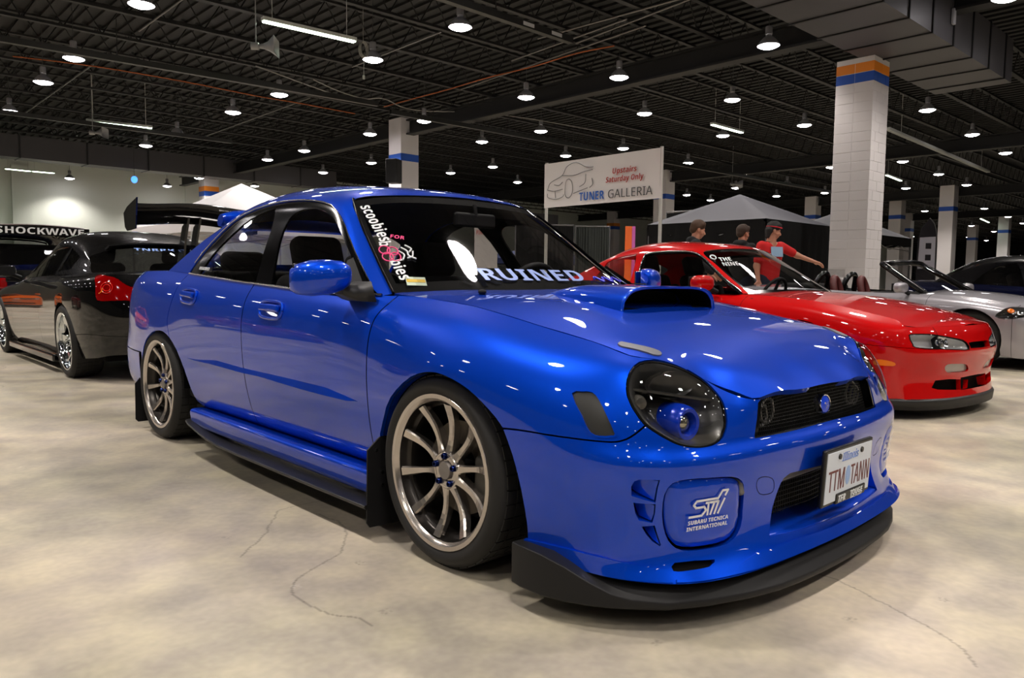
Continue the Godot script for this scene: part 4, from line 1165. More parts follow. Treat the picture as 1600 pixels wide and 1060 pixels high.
func mirror_part(car: Node3D, s: bool, blue: Material, black: Material) -> void:
	var g := Geo.new()
	var rings := []
	# housing from the tip inwards
	for q in [[-1.035, 0.010, 0.012], [-1.030, 0.035, 0.035], [-1.01, 0.053, 0.055], [-0.97, 0.063, 0.068], [-0.92, 0.062, 0.070], [-0.88, 0.054, 0.062], [-0.858, 0.042, 0.048], [-0.85, 0.030, 0.034]]:
		var ring := []
		for k in 20:
			var an := TAU * k / 20
			var cx := signf(cos(an)) * pow(absf(cos(an)), 0.75); var sx := signf(sin(an)) * pow(absf(sin(an)), 0.75)
			ring.append(Vector3(q[0], 0.898 + sx * q[1] + (q[0] + 0.94) * 0.10, 0.70 + maxf(cx, -0.35) * q[2] + (q[0] + 0.94) * 0.35))
		rings.append(ring)
	skin(g, rings)
	var o := part(car, "side_mirror", sided(g, s), blue)
	var m := Geo.new()
	rbox(m, Vector3(-0.945, 0.897, 0.672), Vector3(0.16, 0.098, 0.008), 0.003, Transform3D.IDENTITY)
	part(o, "mirror_glass", sided(m, s), mat("chrome", Color.WHITE))
	var b := Geo.new()
	var br := []
	for q in [[-0.875, 0.862, 0.72, 0.030, 0.022], [-0.845, 0.846, 0.735, 0.045, 0.024], [-0.815, 0.845, 0.745, 0.07, 0.030], [-0.79, 0.85, 0.745, 0.085, 0.036]]:
		br.append([Vector3(q[0], q[1] - q[4], q[2] - q[3]), Vector3(q[0], q[1] - q[4], q[2] + q[3]), Vector3(q[0], q[1] + q[4], q[2] + q[3] * 0.6), Vector3(q[0], q[1] + q[4], q[2] - q[3] * 0.8)])
	skin(b, br)
	# sail plate on the door glass corner
	b.flat([Vector3(-0.806, 0.832, 0.80), Vector3(-0.812, 0.84, 0.585), Vector3(-0.748, 0.965, 0.565), Vector3(-0.735, 0.975, 0.585)])
	part(o, "mirror_arm", sided(b, s), mat("bracket_grey", Color(0.10, 0.10, 0.105), 0.5))

func grille(car: Node3D, bumper: Node3D, wrap: Surf, o: Dictionary, black: Material, dark: Material) -> void:
	var am := wrap.a[wrap.nu - 1]; var bm := wrap.b[wrap.nv - 1]
	var gr := Node3D.new()
	gr.name = "grille"
	car.add_child(gr, true)
	var gl := mat("gloss_black", Color(0.015, 0.015, 0.016), 0.18)
	var fr := wrap.panel(grow(o.grille, 0.002), [grow(o.grille, -0.013)], -0.002, 0.035)
	part(gr, "frame", fr.both(), gl)
	part(gr, "backing", wrap.panel(o.grille, [], -0.075).both(), dark)
	var g := Geo.new()
	var q: PackedVector2Array = o.grille
	var lo := INF
	for k in q: lo = minf(lo, k.x)
	# fine mesh
	var e := lo + 0.006
	while e < am:
		var l := []
		for k in 5:
			var c := wrap.at(Vector2(e, lerpf(o.grille[0].y + 0.002, bm, k / 4.0)))
			l.append(c[0] - c[1] * 0.03)
		tube(g, l, 0.0011, 4, false)
		e += 0.009
	for k in 12:
		var l := []
		for j in 18:
			var c := wrap.at(Vector2(lerpf(lo + 0.004, am, j / 17.0), lerpf(o.grille[0].y + 0.004, bm - 0.003, k / 11.0)))
			l.append(c[0] - c[1] * 0.03)
		tube(g, l, 0.0011, 4, false)
	var me := part(gr, "mesh", g.both(), mat("mesh_black", Color(0.03, 0.03, 0.03), 0.35))
	me.set_meta("kind", "stuff")
	# horns behind the mesh
	for s in [-1.0, 1.0]:
		for p in [[0.275, 0.535, 0.036], [0.305, 0.525, 0.03]]:
			var h := Geo.new()
			var ring := []
			for k in 25: ring.append(Vector3(s * p[0] + cos(TAU * k / 24) * p[2], p[1] + sin(TAU * k / 24) * p[2], 2.04))
			tube(h, ring, 0.0045, 6, false)
			part(gr, "horn", h, mat("horn_grey", Color(0.55, 0.55, 0.55), 0.3, 0.7))
	# emblem
	var b := Geo.new()
	var bx := frame(Vector3(0, 0.531, 2.082), Vector3(0, 0.12, 1)) * Transform3D(Basis(Vector3.RIGHT, PI / 2).scaled_local(Vector3(1.32, 1, 1.12)), Vector3.ZERO)
	lathe(b, [Vector2(0.027, -0.02), Vector2(0.027, 0.0), Vector2(0.0255, 0.003), Vector2(0.023, 0.002)], 28, bx)
	var em := part(gr, "badge", b, mat("chrome", Color.WHITE))
	var bf := Geo.new()
	lathe(bf, [Vector2(0.0235, 0.0), Vector2(0.0, 0.004)], 28, bx)
	part(em, "badge_face", bf, mat("badge_blue", Color(0.06, 0.24, 0.78), 0.3, 0.0))
	for p in [[-0.010, 0.004, 0.0055], [0.004, -0.006, 0.003], [0.010, -0.002, 0.003], [0.0, -0.011, 0.003], [0.010, 0.006, 0.003], [0.014, -0.007, 0.0025]]:
		var st := Geo.new()
		var star := PackedVector2Array()
		for k in 8: star.append(Vector2(cos(TAU * k / 8), sin(TAU * k / 8)) * p[2] * (1.0 if k % 2 == 0 else 0.42))
		prism(st, star, 0.0, 0.001, frame(Vector3(p[0], 0.531 + p[1], 2.087), Vector3(0, 0.12, 1)))
		part(em, "star", st, mat("chrome", Color.WHITE))
	# lower intake
	var ik := Node3D.new()
	ik.name = "lower_intake"
	car.add_child(ik, true)
	part(ik, "backing", wrap.panel(grow(o.intake, 0.02), [], -0.10).both(), dark)
	var cb := Geo.new()
	rbox(cb, Vector3(0, 0.368, 2.058), Vector3(0.94, 0.075, 0.05), 0.012)
	part(ik, "crash_bar", cb, mat("bar_grey", Color(0.40, 0.39, 0.38), 0.6))
	var sh := Geo.new()
	var rr := []
	var q0: Vector2 = o.intake[0]
	for k in 13:
		var e2 := lerpf(q0.x + 0.004, am, k / 12.0)
		var low := INF
		for m in o.intake.size():
			var p0: Vector2 = o.intake[m]; var p1: Vector2 = o.intake[(m + 1) % o.intake.size()]
			if (p0.x - e2) * (p1.x - e2) <= 0.0 and absf(p1.x - p0.x) > 1e-6: low = minf(low, lerpf(p0.y, p1.y, (e2 - p0.x) / (p1.x - p0.x)))
		var c := wrap.at(Vector2(e2, low))
		var inn := -Vector3(c[1].x, 0, c[1].z).normalized()
		var p: Vector3 = c[0]
		rr.append([p + inn * 0.004, p + inn * 0.03 + Vector3(0, 0.006, 0), p + inn * 0.11 + Vector3(0, 0.022, 0), p + inn * 0.11 + Vector3(0, -0.02, 0), p + inn * 0.004 + Vector3(0, -0.012, 0)])
	skin(sh, rr)
	sh = sh.both()
	part(ik, "intake_shelf", sh, mat("wr_blue", Color.WHITE))
	var sl := Geo.new()
	for k in 7:
		tube(sl, [Vector3(-0.42, 0.225 + k * 0.014, 2.02), Vector3(0, 0.225 + k * 0.014, 2.045), Vector3(0.42, 0.225 + k * 0.014, 2.02)], 0.0015, 4)
	for k in 60: tube(sl, [Vector3(-0.42 + k * 0.0142, 0.215, 2.035), Vector3(-0.42 + k * 0.0142, 0.335, 2.035)], 0.0012, 4)
	part(ik, "mesh", sl, mat("mesh_black", Color.BLACK)).set_meta("kind", "stuff")
	# number plate
	var x := Transform3D(Basis(Vector3.RIGHT, 0.05), Vector3(0.0, 0.337, 2.163))
	var fg := Geo.new()
	rbox(fg, Vector3(0, 0, -0.008), Vector3(0.322, 0.170, 0.014), 0.005, x)
	rbox(fg, Vector3(0.02, -0.070, 0.0), Vector3(0.20, 0.032, 0.010), 0.004, x)
	var pl := part(car, "license_plate", fg, mat("frame_black", Color(0.025, 0.025, 0.025), 0.35))
	var pg := Geo.new()
	rbox(pg, Vector3(0, 0.0, -0.0005), Vector3(0.302, 0.150, 0.003), 0.001, x)
	var pm := mat("plate_face", Color(0.78, 0.81, 0.85), 0.3)
	part(pl, "plate_face", pg, pm)
	var red := mat("plate_red", Color(0.36, 0.05, 0.06), 0.4)
	text(pl, "characters", "TTM", 0.062, moved(x, Vector3(-0.082, -0.012, 0.0015)), red, "Droid Sans", 400, 0.001, 0.105)
	text(pl, "characters", "TANN", 0.062, moved(x, Vector3(0.078, -0.012, 0.0015)), red, "Droid Sans", 400, 0.001, 0.13)
	text(pl, "state_name", "Illinois", 0.024, moved(x, Vector3(0.0, 0.052, 0.0015)), mat("plate_blue", Color(0.30, 0.45, 0.75), 0.4), "Droid Serif", 400, 0.001, 0.0, 0.2)
	var hd := Geo.new()
	blob(hd, Vector3(-0.008, -0.008, 0.0015), Vector3(0.017, 0.030, 0.0008), 2.0, x, 14, 8)
	part(pl, "portrait_print", hd, mat("plate_pale_blue", Color(0.55, 0.66, 0.84), 0.4))
	var wh := mat("decal_white", Color.WHITE)
	text(pl, "frame_lettering", "TFR", 0.020, moved(x, Vector3(-0.045, -0.071, 0.0055)), wh, "Droid Sans", 800, 0.001, 0.05, 0.2)
	text(pl, "frame_lettering", "TOUGE", 0.017, moved(x, Vector3(0.055, -0.068, 0.0055)), wh, "Droid Sans", 700, 0.001, 0.085)
	text(pl, "frame_lettering", "FACTORY", 0.006, moved(x, Vector3(0.055, -0.081, 0.0055)), wh, "Droid Sans", 400, 0.001, 0.08)
	for s in [-0.075, 0.075]:
		var sc := Geo.new()
		lathe(sc, [Vector2(0.009, 0.0), Vector2(0.008, 0.004), Vector2(0.0, 0.005)], 12, moved(x, Vector3(s, 0.058, 0.001)) * Transform3D(Basis(Vector3.RIGHT, PI / 2), Vector3.ZERO))
		part(pl, "screw_cap", sc, mat("frame_black", Color.BLACK))

func splitter(car: Node3D) -> void:
	var g := Geo.new()
	# half plan: width, length, top edge height, inner width, inner length
	var half := [[0.872, 1.625, 0.182, 0.80, 1.625], [0.878, 1.66, 0.183, 0.80, 1.66], [0.878, 1.74, 0.180, 0.80, 1.74], [0.858, 1.81, 0.160, 0.79, 1.80], [0.832, 1.865, 0.132, 0.775, 1.85], [0.80, 1.915, 0.107, 0.755, 1.89], [0.765, 1.955, 0.094, 0.735, 1.925], [0.70, 2.02, 0.088, 0.68, 1.98], [0.60, 2.075, 0.087, 0.58, 2.03], [0.48, 2.12, 0.087, 0.46, 2.07], [0.37, 2.148, 0.087, 0.36, 2.095], [0.27, 2.160, 0.087, 0.27, 2.11], [0.14, 2.168, 0.087, 0.14, 2.12], [0.0, 2.170, 0.087, 0.0, 2.122]]
	var rings := []
	for k in half.size() * 2 - 1:
		var h: Array = half[k] if k < half.size() else half[half.size() * 2 - 2 - k]
		var sg := -1.0 if k < half.size() else 1.0
		var o := Vector3(sg * h[0], 0, h[1]); var i := Vector3(sg * h[3], 0, h[4])
		var out := (o - i); out.y = 0
		out = out.normalized() if out.length() > 0.001 else Vector3(0, 0, 1)
		var ri: float = maxf(0.146, h[2] - 0.004)
		rings.append([i + Vector3(0, ri, 0), i.lerp(o, 0.5) + Vector3(0, lerpf(ri, h[2], 0.62), 0), o + Vector3(0, h[2], 0) - out * 0.003, o + Vector3(0, h[2] - 0.005, 0), o + Vector3(0, 0.072, 0), o + Vector3(0, 0.066, 0) - out * 0.005, i - out * 0.12 + Vector3(0, 0.068, 0)])
	skin(g, rings)
	# sharpen: flat normals read better on a moulded lip
	part(car, "front_splitter", g, mat("splitter_black", Color(0.1, 0.1, 0.103), 0.48, 0.0, 0.35))

func scoop(car: Node3D, blue: Material, dark: Material) -> void:
	# hollow duct, open to the front
	var g := Geo.new()
	var rows := []
	var zs := [1.03, 1.06, 1.11, 1.18, 1.26, 1.35, 1.44, 1.50, 1.515]
	for k in zs.size():
		var z: float = zs[k]
		var t := clampf((z - 1.03) / 0.30, 0.0, 1.0)
		var hw := lerpf(0.215, 0.262, smoothstep(0.0, 1.0, (z - 1.03) / 0.47)) - 0.05 * pow(1.0 - t, 3.0)
		var base := 0.852 - (z - 1.03) * 0.115 - 0.012
		var top := lerpf(base + 0.004, 0.884 - (z - 1.3) * 0.02, sin(minf(1.0, t * 1.25) * PI / 2))
		var ring := []
		for j in 17:
			var an := PI * j / 16
			var cx := -signf(cos(an)) * pow(absf(cos(an)), 0.42); var sy := pow(sin(an), 0.5)
			ring.append(Vector3(cx * (hw + 0.016 * (1 - sy)), lerpf(base, top, sy), z))
		rows.append(ring)
	var inner := []
	for j in 17:
		var p: Vector3 = rows[8][j]
		inner.append(Vector3(p.x * 0.962, p.y - (0.008 if j > 1 and j < 15 else 0.0), 1.508))
	rows.append(inner)
	var deep := []
	for j in 17: deep.append(inner[j] + Vector3(0, -0.004, -0.14))
	skin(g, rows, false, false)
	var s := part(car, "hood_scoop", g, blue)
	var ig := Geo.new()
	skin(ig, [inner, deep], false, false)
	ig.flat([deep[0], deep[4], deep[8], deep[12], deep[16]])
	ig.flat([Vector3(-0.25, 0.802, 1.495), Vector3(0.25, 0.802, 1.495), Vector3(0.24, 0.822, 1.35), Vector3(-0.24, 0.822, 1.35)])
	part(s, "duct_lining", ig, dark)
	var fl := Geo.new()
	rbox(fl, Vector3(0, 0.789, 1.497), Vector3(0.50, 0.022, 0.03), 0.008)
	part(s, "lower_lip", fl, blue)
	var nz := Geo.new()
	for sx in [-0.5, 0.5]: blob(nz, Vector3(sx, 0.853, 1.06), Vector3(0.014, 0.010, 0.018), 2.0, Transform3D.IDENTITY, 12, 8)
	parts(car, "washer_nozzle", nz, mat("satin_black", Color.BLACK))

func decals(car: Node3D) -> void:
	var white := mat("decal_white", Color.WHITE)
	var pink := mat("decal_pink", Color(0.90, 0.22, 0.48), 0.5)
	# words running down beside the pillar
	var n := Vector3(-0.36, 0.79, 0.50)
	text(car, "sticker_lettering", "scoobies", 0.048, along(Vector3(-0.53, 1.196, 0.345), Vector3(-0.572, 1.041, 0.563), n, 0.5), white, "Droid Sans", 700, 0.0006, 0.27)
	text(car, "sticker_lettering", "FOR", 0.022, along(Vector3(-0.535, 1.06, 0.56), Vector3(-0.50, 1.055, 0.585), n, 0.3), pink, "Droid Sans", 700, 0.0006)
	text(car, "sticker_lettering", "b", 0.045, along(Vector3(-0.578, 1.04, 0.555), Vector3(-0.60, 0.99, 0.615), n, 0.2), white, "Droid Sans", 700, 0.0006)
	text(car, "sticker_lettering", "bies", 0.045, along(Vector3(-0.598, 0.965, 0.66), Vector3(-0.62, 0.893, 0.765), n, 0.5), white, "Droid Sans", 700, 0.0006, 0.13)
	var f: Transform3D = along(Vector3(-0.59, 1.02, 0.585), Vector3(-0.605, 0.965, 0.655), n, 0.5)
	for q in [[-0.022, -0.012], [0.022, -0.012], [-0.006, 0.016], [0.030, 0.016]]:
		var g := Geo.new()
		var ring := []
		for k in 25: ring.append(f * Vector3(q[0] + cos(TAU * k / 24) * 0.026, q[1] + sin(TAU * k / 24) * 0.020, 0))
		tube(g, ring, 0.003, 5, false)
		part(car, "sticker_ring", g, pink)
	var fw: Transform3D = along(Vector3(-0.54, 1.02, 0.61), Vector3(-0.555, 0.965, 0.69), n, 0.5)
	var g2 := Geo.new()
	for q in [[[-0.05, 0.02], [-0.02, 0.035], [0.0, 0.02]], [[-0.04, 0.0], [-0.01, 0.015], [0.02, 0.01], [0.05, 0.03]], [[-0.02, -0.015], [0.01, -0.004], [0.04, -0.02]], [[0.0, 0.035], [0.03, 0.022], [0.035, 0.0]]]:
		var l := []
		for p in q: l.append(fw * Vector3(p[0], p[1], 0))
		tube(g2, curve(l, 9), 0.0035, 5)
	part(car, "sticker_drawing", g2, white)
	var rg := Geo.new()
	var rx: Transform3D = along(Vector3(-0.62, 0.885, 0.772), Vector3(-0.56, 0.884, 0.80), Vector3(-0.3, 0.82, 0.48), 0.5)
	rbox(rg, Vector3.ZERO, Vector3(0.075, 0.055, 0.001), 0.0004, rx)
	var rs := part(car, "permit_sticker", rg, mat("permit_pale", Color(0.72, 0.78, 0.70), 0.5))
	var ry := Geo.new()
	rbox(ry, Vector3(0.0, 0.002, 0.001), Vector3(0.07, 0.02, 0.001), 0.0004, rx)
	part(rs, "permit_band", ry, mat("permit_yellow", Color(0.80, 0.66, 0.16), 0.5))
	var foil := mat("foil_blue", Color(0.66, 0.74, 0.97), 0.25, 0.3)
	var p0 := Vector3(-0.36, 0.910, 0.868); var p1 := Vector3(0.26, 0.910, 0.888)
	text(car, "banner_lettering", "RUINED", 0.078, along(p0, p1, Vector3(-0.04, 0.82, 0.57), 0.47, 0.008), foil, "Droid Sans", 800, 0.0008, 0.56)
	text(car, "banner_lettering", "TIRES", 0.014, along(p0 + Vector3(-0.05, 0.02, -0.02), p0 + Vector3(-0.03, -0.02, 0.02), Vector3(-0.1, 0.82, 0.55), 0.5), white, "Droid Sans", 700, 0.0008)
	var fg := Geo.new()
	var fr: Transform3D = along(Vector3(0.30, 0.90, 0.89), Vector3(0.50, 0.90, 0.83), Vector3(0.14, 0.82, 0.55), 0.4)
	for k in 7:
		var a0 := 0.03 * k - 0.09
		var l := []
		for j in 6: l.append(fr * Vector3(a0 + 0.02 * j, 0.018 * sin(j * 1.4 + k * 1.9), 0))
		tube(fg, curve(l, 14), 0.0045, 5)
	part(car, "banner_flames", fg, mat("foil_violet", Color(0.30, 0.28, 0.85), 0.2, 0.5))
	text(car, "window_lettering", "THEUSUALSUSPECTS", 0.016, Transform3D(Vector3(0, -0.045, 1).normalized(), Vector3(0.42, 0.9, 0.04).normalized(), Vector3(-0.9, 0.42, 0.02).normalized(), Vector3(-0.771, 0.936, -0.78)), white, "Droid Sans", 700, 0.0006, 0.13)

# high-bay lamps: where each hangs
const LAMPS := [2.68, 6.00, -12.59, 2.70, 6.00, -17.57, 2.70, 6.00, -20.68, 2.77, 6.00, -25.61, 7.79, 6.00, -9.33, 7.80, 6.00, -12.59, 7.82, 6.00, -17.43, 7.85, 6.00, -20.66, 7.89, 6.00, -25.61, 7.94, 6.00, -29.20, 13.32, 6.00, -5.56, 13.08, 6.00, -9.50, 12.90, 6.00, -12.69, 12.83, 6.00, -17.41, 12.83, 6.00, -20.64, 12.91, 6.00, -25.67, 12.92, 6.00, -29.03, 18.33, 6.30, -9.46, 18.03, 6.30, -12.48, 17.79, 6.30, -16.99, 17.70, 6.30, -20.19, 23.32, 6.30, -9.67, 23.09, 6.30, -12.71, 22.72, 6.30, -17.13, 22.46, 6.30, -20.11, 23.76, 6.30, -5.88, 17.79, 6.30, -32.94, 8.45, 6.00, -43.12, 13.23, 6.00, -37.73, 13.31, 6.00, -42.73, 17.90, 6.30, -41.33, 17.69, 6.30, -28.19, 22.46, 6.30, -24.92, 22.40, 6.30, -28.13, 27.28, 6.30, -28.29, 27.79, 6.30, -17.42, 32.80, 6.30, -17.55, 33.41, 6.30, -13.30, 37.80, 6.30, -17.76, 43.27, 6.30, -18.16, 37.60, 6.30, -20.81, 43.06, 6.30, -21.19, 38.83, 6.30, -24.99, 42.44, 6.30, -25.58, 29.09, 6.30, -6.16, 34.34, 6.30, -6.44, 33.87, 6.30, -10.29, 39.20, 6.30, -10.54, 44.65, 6.30, -10.89, 44.03, 6.30, -13.82, 13.72, 6.00, -1.19, 59.93, 6.30, -14.23, 68.71, 6.30, -14.96, 59.41, 6.30, -18.01, 75.78, 6.30, -25.20, 87.58, 6.30, -20.94, 69.49, 6.30, -19.20, 92.14, 6.30, -26.15, 77.57, 6.30, -20.12, 96.97, 6.30, -26.03, 105.41, 6.30, -26.49, 116.69, 6.30, -27.89, 85.01, 6.30, -29.77, 92.13, 6.30, -30.45, 114.98, 6.30, -37.48, 76.85, 6.30, -15.88, -12.50, 6.00, -28.90, -12.50, 6.00, -25.60, -12.50, 6.00, -20.65, -12.50, 6.00, -17.50, -12.50, 6.00, -12.60, -12.50, 6.00, -9.40, -12.50, 6.00, -5.50, -12.50, 6.00, -0.60, -12.50, 6.00, 3.60, -12.50, 6.00, 7.20, -12.50, 6.00, 11.60, -12.50, 6.00, 15.40, -7.50, 6.00, -28.90, -7.50, 6.00, -25.60, -7.50, 6.00, -20.65, -7.50, 6.00, -17.50, -7.50, 6.00, -12.60, -7.50, 6.00, -9.40, -7.50, 6.00, -5.50, -7.50, 6.00, -0.60, -7.50, 6.00, 3.60, -7.50, 6.00, 7.20, -7.50, 6.00, 11.60, -7.50, 6.00, 15.40, -2.40, 6.00, -28.90, -2.40, 6.00, -25.60, -2.40, 6.00, -20.65, -2.40, 6.00, -17.50, -2.40, 6.00, -12.60, -2.40, 6.00, -9.40, -2.40, 6.00, -5.50, -2.40, 6.00, -0.60, -2.40, 6.00, 3.60, -2.40, 6.00, 7.20, -2.40, 6.00, 11.60, -2.40, 6.00, 15.40, 2.70, 6.00, -9.40, 2.70, 6.00, -5.50, 2.70, 6.00, -0.60, 2.70, 6.00, 3.60, 2.70, 6.00, 7.20, 2.70, 6.00, 11.60, 2.70, 6.00, 15.40, 7.80, 6.00, -5.50, 7.80, 6.00, -0.60, 7.80, 6.00, 3.60, 7.80, 6.00, 7.20, 7.80, 6.00, 11.60, 7.80, 6.00, 15.40, 12.90, 6.00, 3.60, 12.90, 6.00, 7.20, 12.90, 6.00, 11.60, 12.90, 6.00, 15.40, 17.80, 6.00, -0.60, 17.80, 6.00, 3.60, 17.80, 6.00, 7.20, 17.80, 6.00, 11.60, 17.80, 6.00, 15.40]
const LAMPS_SEEN := 66
const TUBES := [4.59, 5.90, -11.54, 6.61, 5.90, -11.41, 4.80, 5.90, -25.05, 6.75, 5.90, -24.71, 4.96, 5.80, -39.62, 6.01, 5.80, -39.73, 6.06, 5.80, -39.68, 6.99, 5.80, -39.65, 20.60, 6.20, -11.60, 22.62, 6.20, -11.63, 37.10, 6.20, -12.22, 39.80, 6.20, -12.52, 68.11, 6.20, -16.74, 72.90, 6.20, -17.44, 24.49, 6.00, -7.34, 37.81, 6.00, -7.97]
const TRAYS := [1.01, 5.75, -16.24, 9.92, 5.75, -15.66, 2.39, 5.75, -24.85, 9.49, 5.75, -24.68, 5.33, 5.75, -7.80, 9.55, 5.75, -7.89, 11.02, 5.85, -16.65, 39.85, 5.85, -16.16]
const CONDUITS := [3.91, 6.68, -29.84, 3.89, 6.68, -20.47, 3.87, 6.68, -16.59, 3.85, 6.68, -13.15, 10.26, 6.67, -29.16, 10.05, 6.68, -19.79, 6.14, 6.68, -10.51, 6.95, 6.68, -6.88, 9.10, 6.68, -15.67, 9.01, 6.68, -11.54, 11.89, 6.68, -9.90, 11.30, 6.67, -5.89, 11.79, 6.68, -12.10, 11.40, 6.68, -7.93, 10.95, 6.67, -10.28, 11.33, 6.68, -4.51, 12.79, 6.68, -15.47, 12.05, 6.68, -7.89]
const ORANGE_CABLES := [[2.07, 6.60, -20.90, 3.47, 6.60, -20.50, 4.72, 6.60, -20.34, 6.49, 6.60, -20.34, 8.54, 6.60, -20.51, 10.06, 6.60, -20.46, 12.16, 6.60, -20.54], [12.26, 6.60, -18.88, 12.27, 6.60, -17.43, 12.32, 6.60, -15.50, 12.27, 6.60, -13.68, 12.39, 6.60, -11.98, 12.33, 6.60, -10.30, 12.52, 6.60, -9.21]]
const WHITE_CABLES := [[8.77, 6.60, -17.21, 9.98, 6.60, -17.88, 11.07, 6.60, -18.17, 11.50, 6.60, -17.73, 13.18, 6.60, -18.35, 15.83, 6.60, -16.76, 22.54, 6.60, -16.13], [6.95, 6.60, -17.01, 8.92, 6.60, -17.88, 10.32, 6.60, -18.45]]
# ---------------------------------------------------------------- the hall
func noise_tex(seed_: int, freq: float, colors: Array, offs: Array, size := 512, octaves := 4, normal := false, bump := 2.0) -> NoiseTexture2D:
	var n := FastNoiseLite.new()
	n.seed = seed_; n.frequency = freq; n.noise_type = FastNoiseLite.TYPE_SIMPLEX_SMOOTH
	n.fractal_octaves = octaves
	var t := NoiseTexture2D.new()
	t.width = size; t.height = size; t.seamless = true; t.noise = n
	if normal:
		t.as_normal_map = true; t.bump_strength = bump
	else:
		var g := Gradient.new()
		g.offsets = PackedFloat32Array(offs); g.colors = PackedColorArray(colors)
		t.color_ramp = g
	return t

func triplanar(m: StandardMaterial3D, scale: float) -> void:
	m.uv1_triplanar = true; m.uv1_world_triplanar = true; m.uv1_scale = Vector3.ONE * scale

func concrete() -> StandardMaterial3D:
	var m := mat("concrete", Color(1, 1, 1), 0.4)
	# stains on three scales and hair cracks, drawn as the matter they are
	var size := 1024
	var img := Image.create(size, size, false, Image.FORMAT_RGB8)
	var n1 := FastNoiseLite.new(); n1.seed = 3; n1.frequency = 0.0035; n1.fractal_octaves = 4
	var n2 := FastNoiseLite.new(); n2.seed = 8; n2.frequency = 0.02; n2.fractal_octaves = 4
	var n3 := FastNoiseLite.new(); n3.seed = 21; n3.frequency = 0.16; n3.fractal_octaves = 2
	var a1 := n1.get_seamless_image(size, size); var a2 := n2.get_seamless_image(size, size); var a3 := n3.get_seamless_image(size, size)
	for y in size:
		for x in size:
			var v := a1.get_pixel(x, y).r - 0.5
			var w := a2.get_pixel(x, y).r - 0.5
			var q := a3.get_pixel(x, y).r - 0.5
			var t := 0.665 + v * 0.20 + w * 0.15 + q * 0.06
			img.set_pixel(x, y, Color(t, t * (0.948 - v * 0.03), t * (0.845 - w * 0.06)))
	var rng := RandomNumberGenerator.new()
	rng.seed = 5
	for k in 9:
		var p := Vector2(rng.randf() * size, rng.randf() * size); var an := rng.randf() * TAU
		for s in 190:
			an += rng.randf_range(-0.16, 0.16)
			p += Vector2(cos(an), sin(an))
			var ix := posmod(int(p.x), size); var iy := posmod(int(p.y), size)
			img.set_pixel(ix, iy, img.get_pixel(ix, iy).darkened(0.22))
	for k in 60:
		var p := Vector2i(rng.randi() % size, rng.randi() % size)
		for s in 14:
			var ix := posmod(p.x + rng.randi_range(-2, 2), size); var iy := posmod(p.y + rng.randi_range(-2, 2), size)
			img.set_pixel(ix, iy, img.get_pixel(ix, iy).darkened(0.10) if k % 3 else img.get_pixel(ix, iy).lightened(0.12))
	m.albedo_texture = ImageTexture.create_from_image(img)
	m.roughness_texture = noise_tex(12, 0.012, [Color(0.30, 0.30, 0.30), Color(0.52, 0.52, 0.52)], [0.3, 0.7])
	m.roughness = 1.0
	triplanar(m, 0.16)
	return m

func slab(x0: float, x1: float, y0: float, y1: float, z0: float, z1: float) -> Geo:
	return box(Geo.new(), Vector3((x0 + x1) / 2, (y0 + y1) / 2, (z0 + z1) / 2), Vector3(x1 - x0, y1 - y0, z1 - z0))

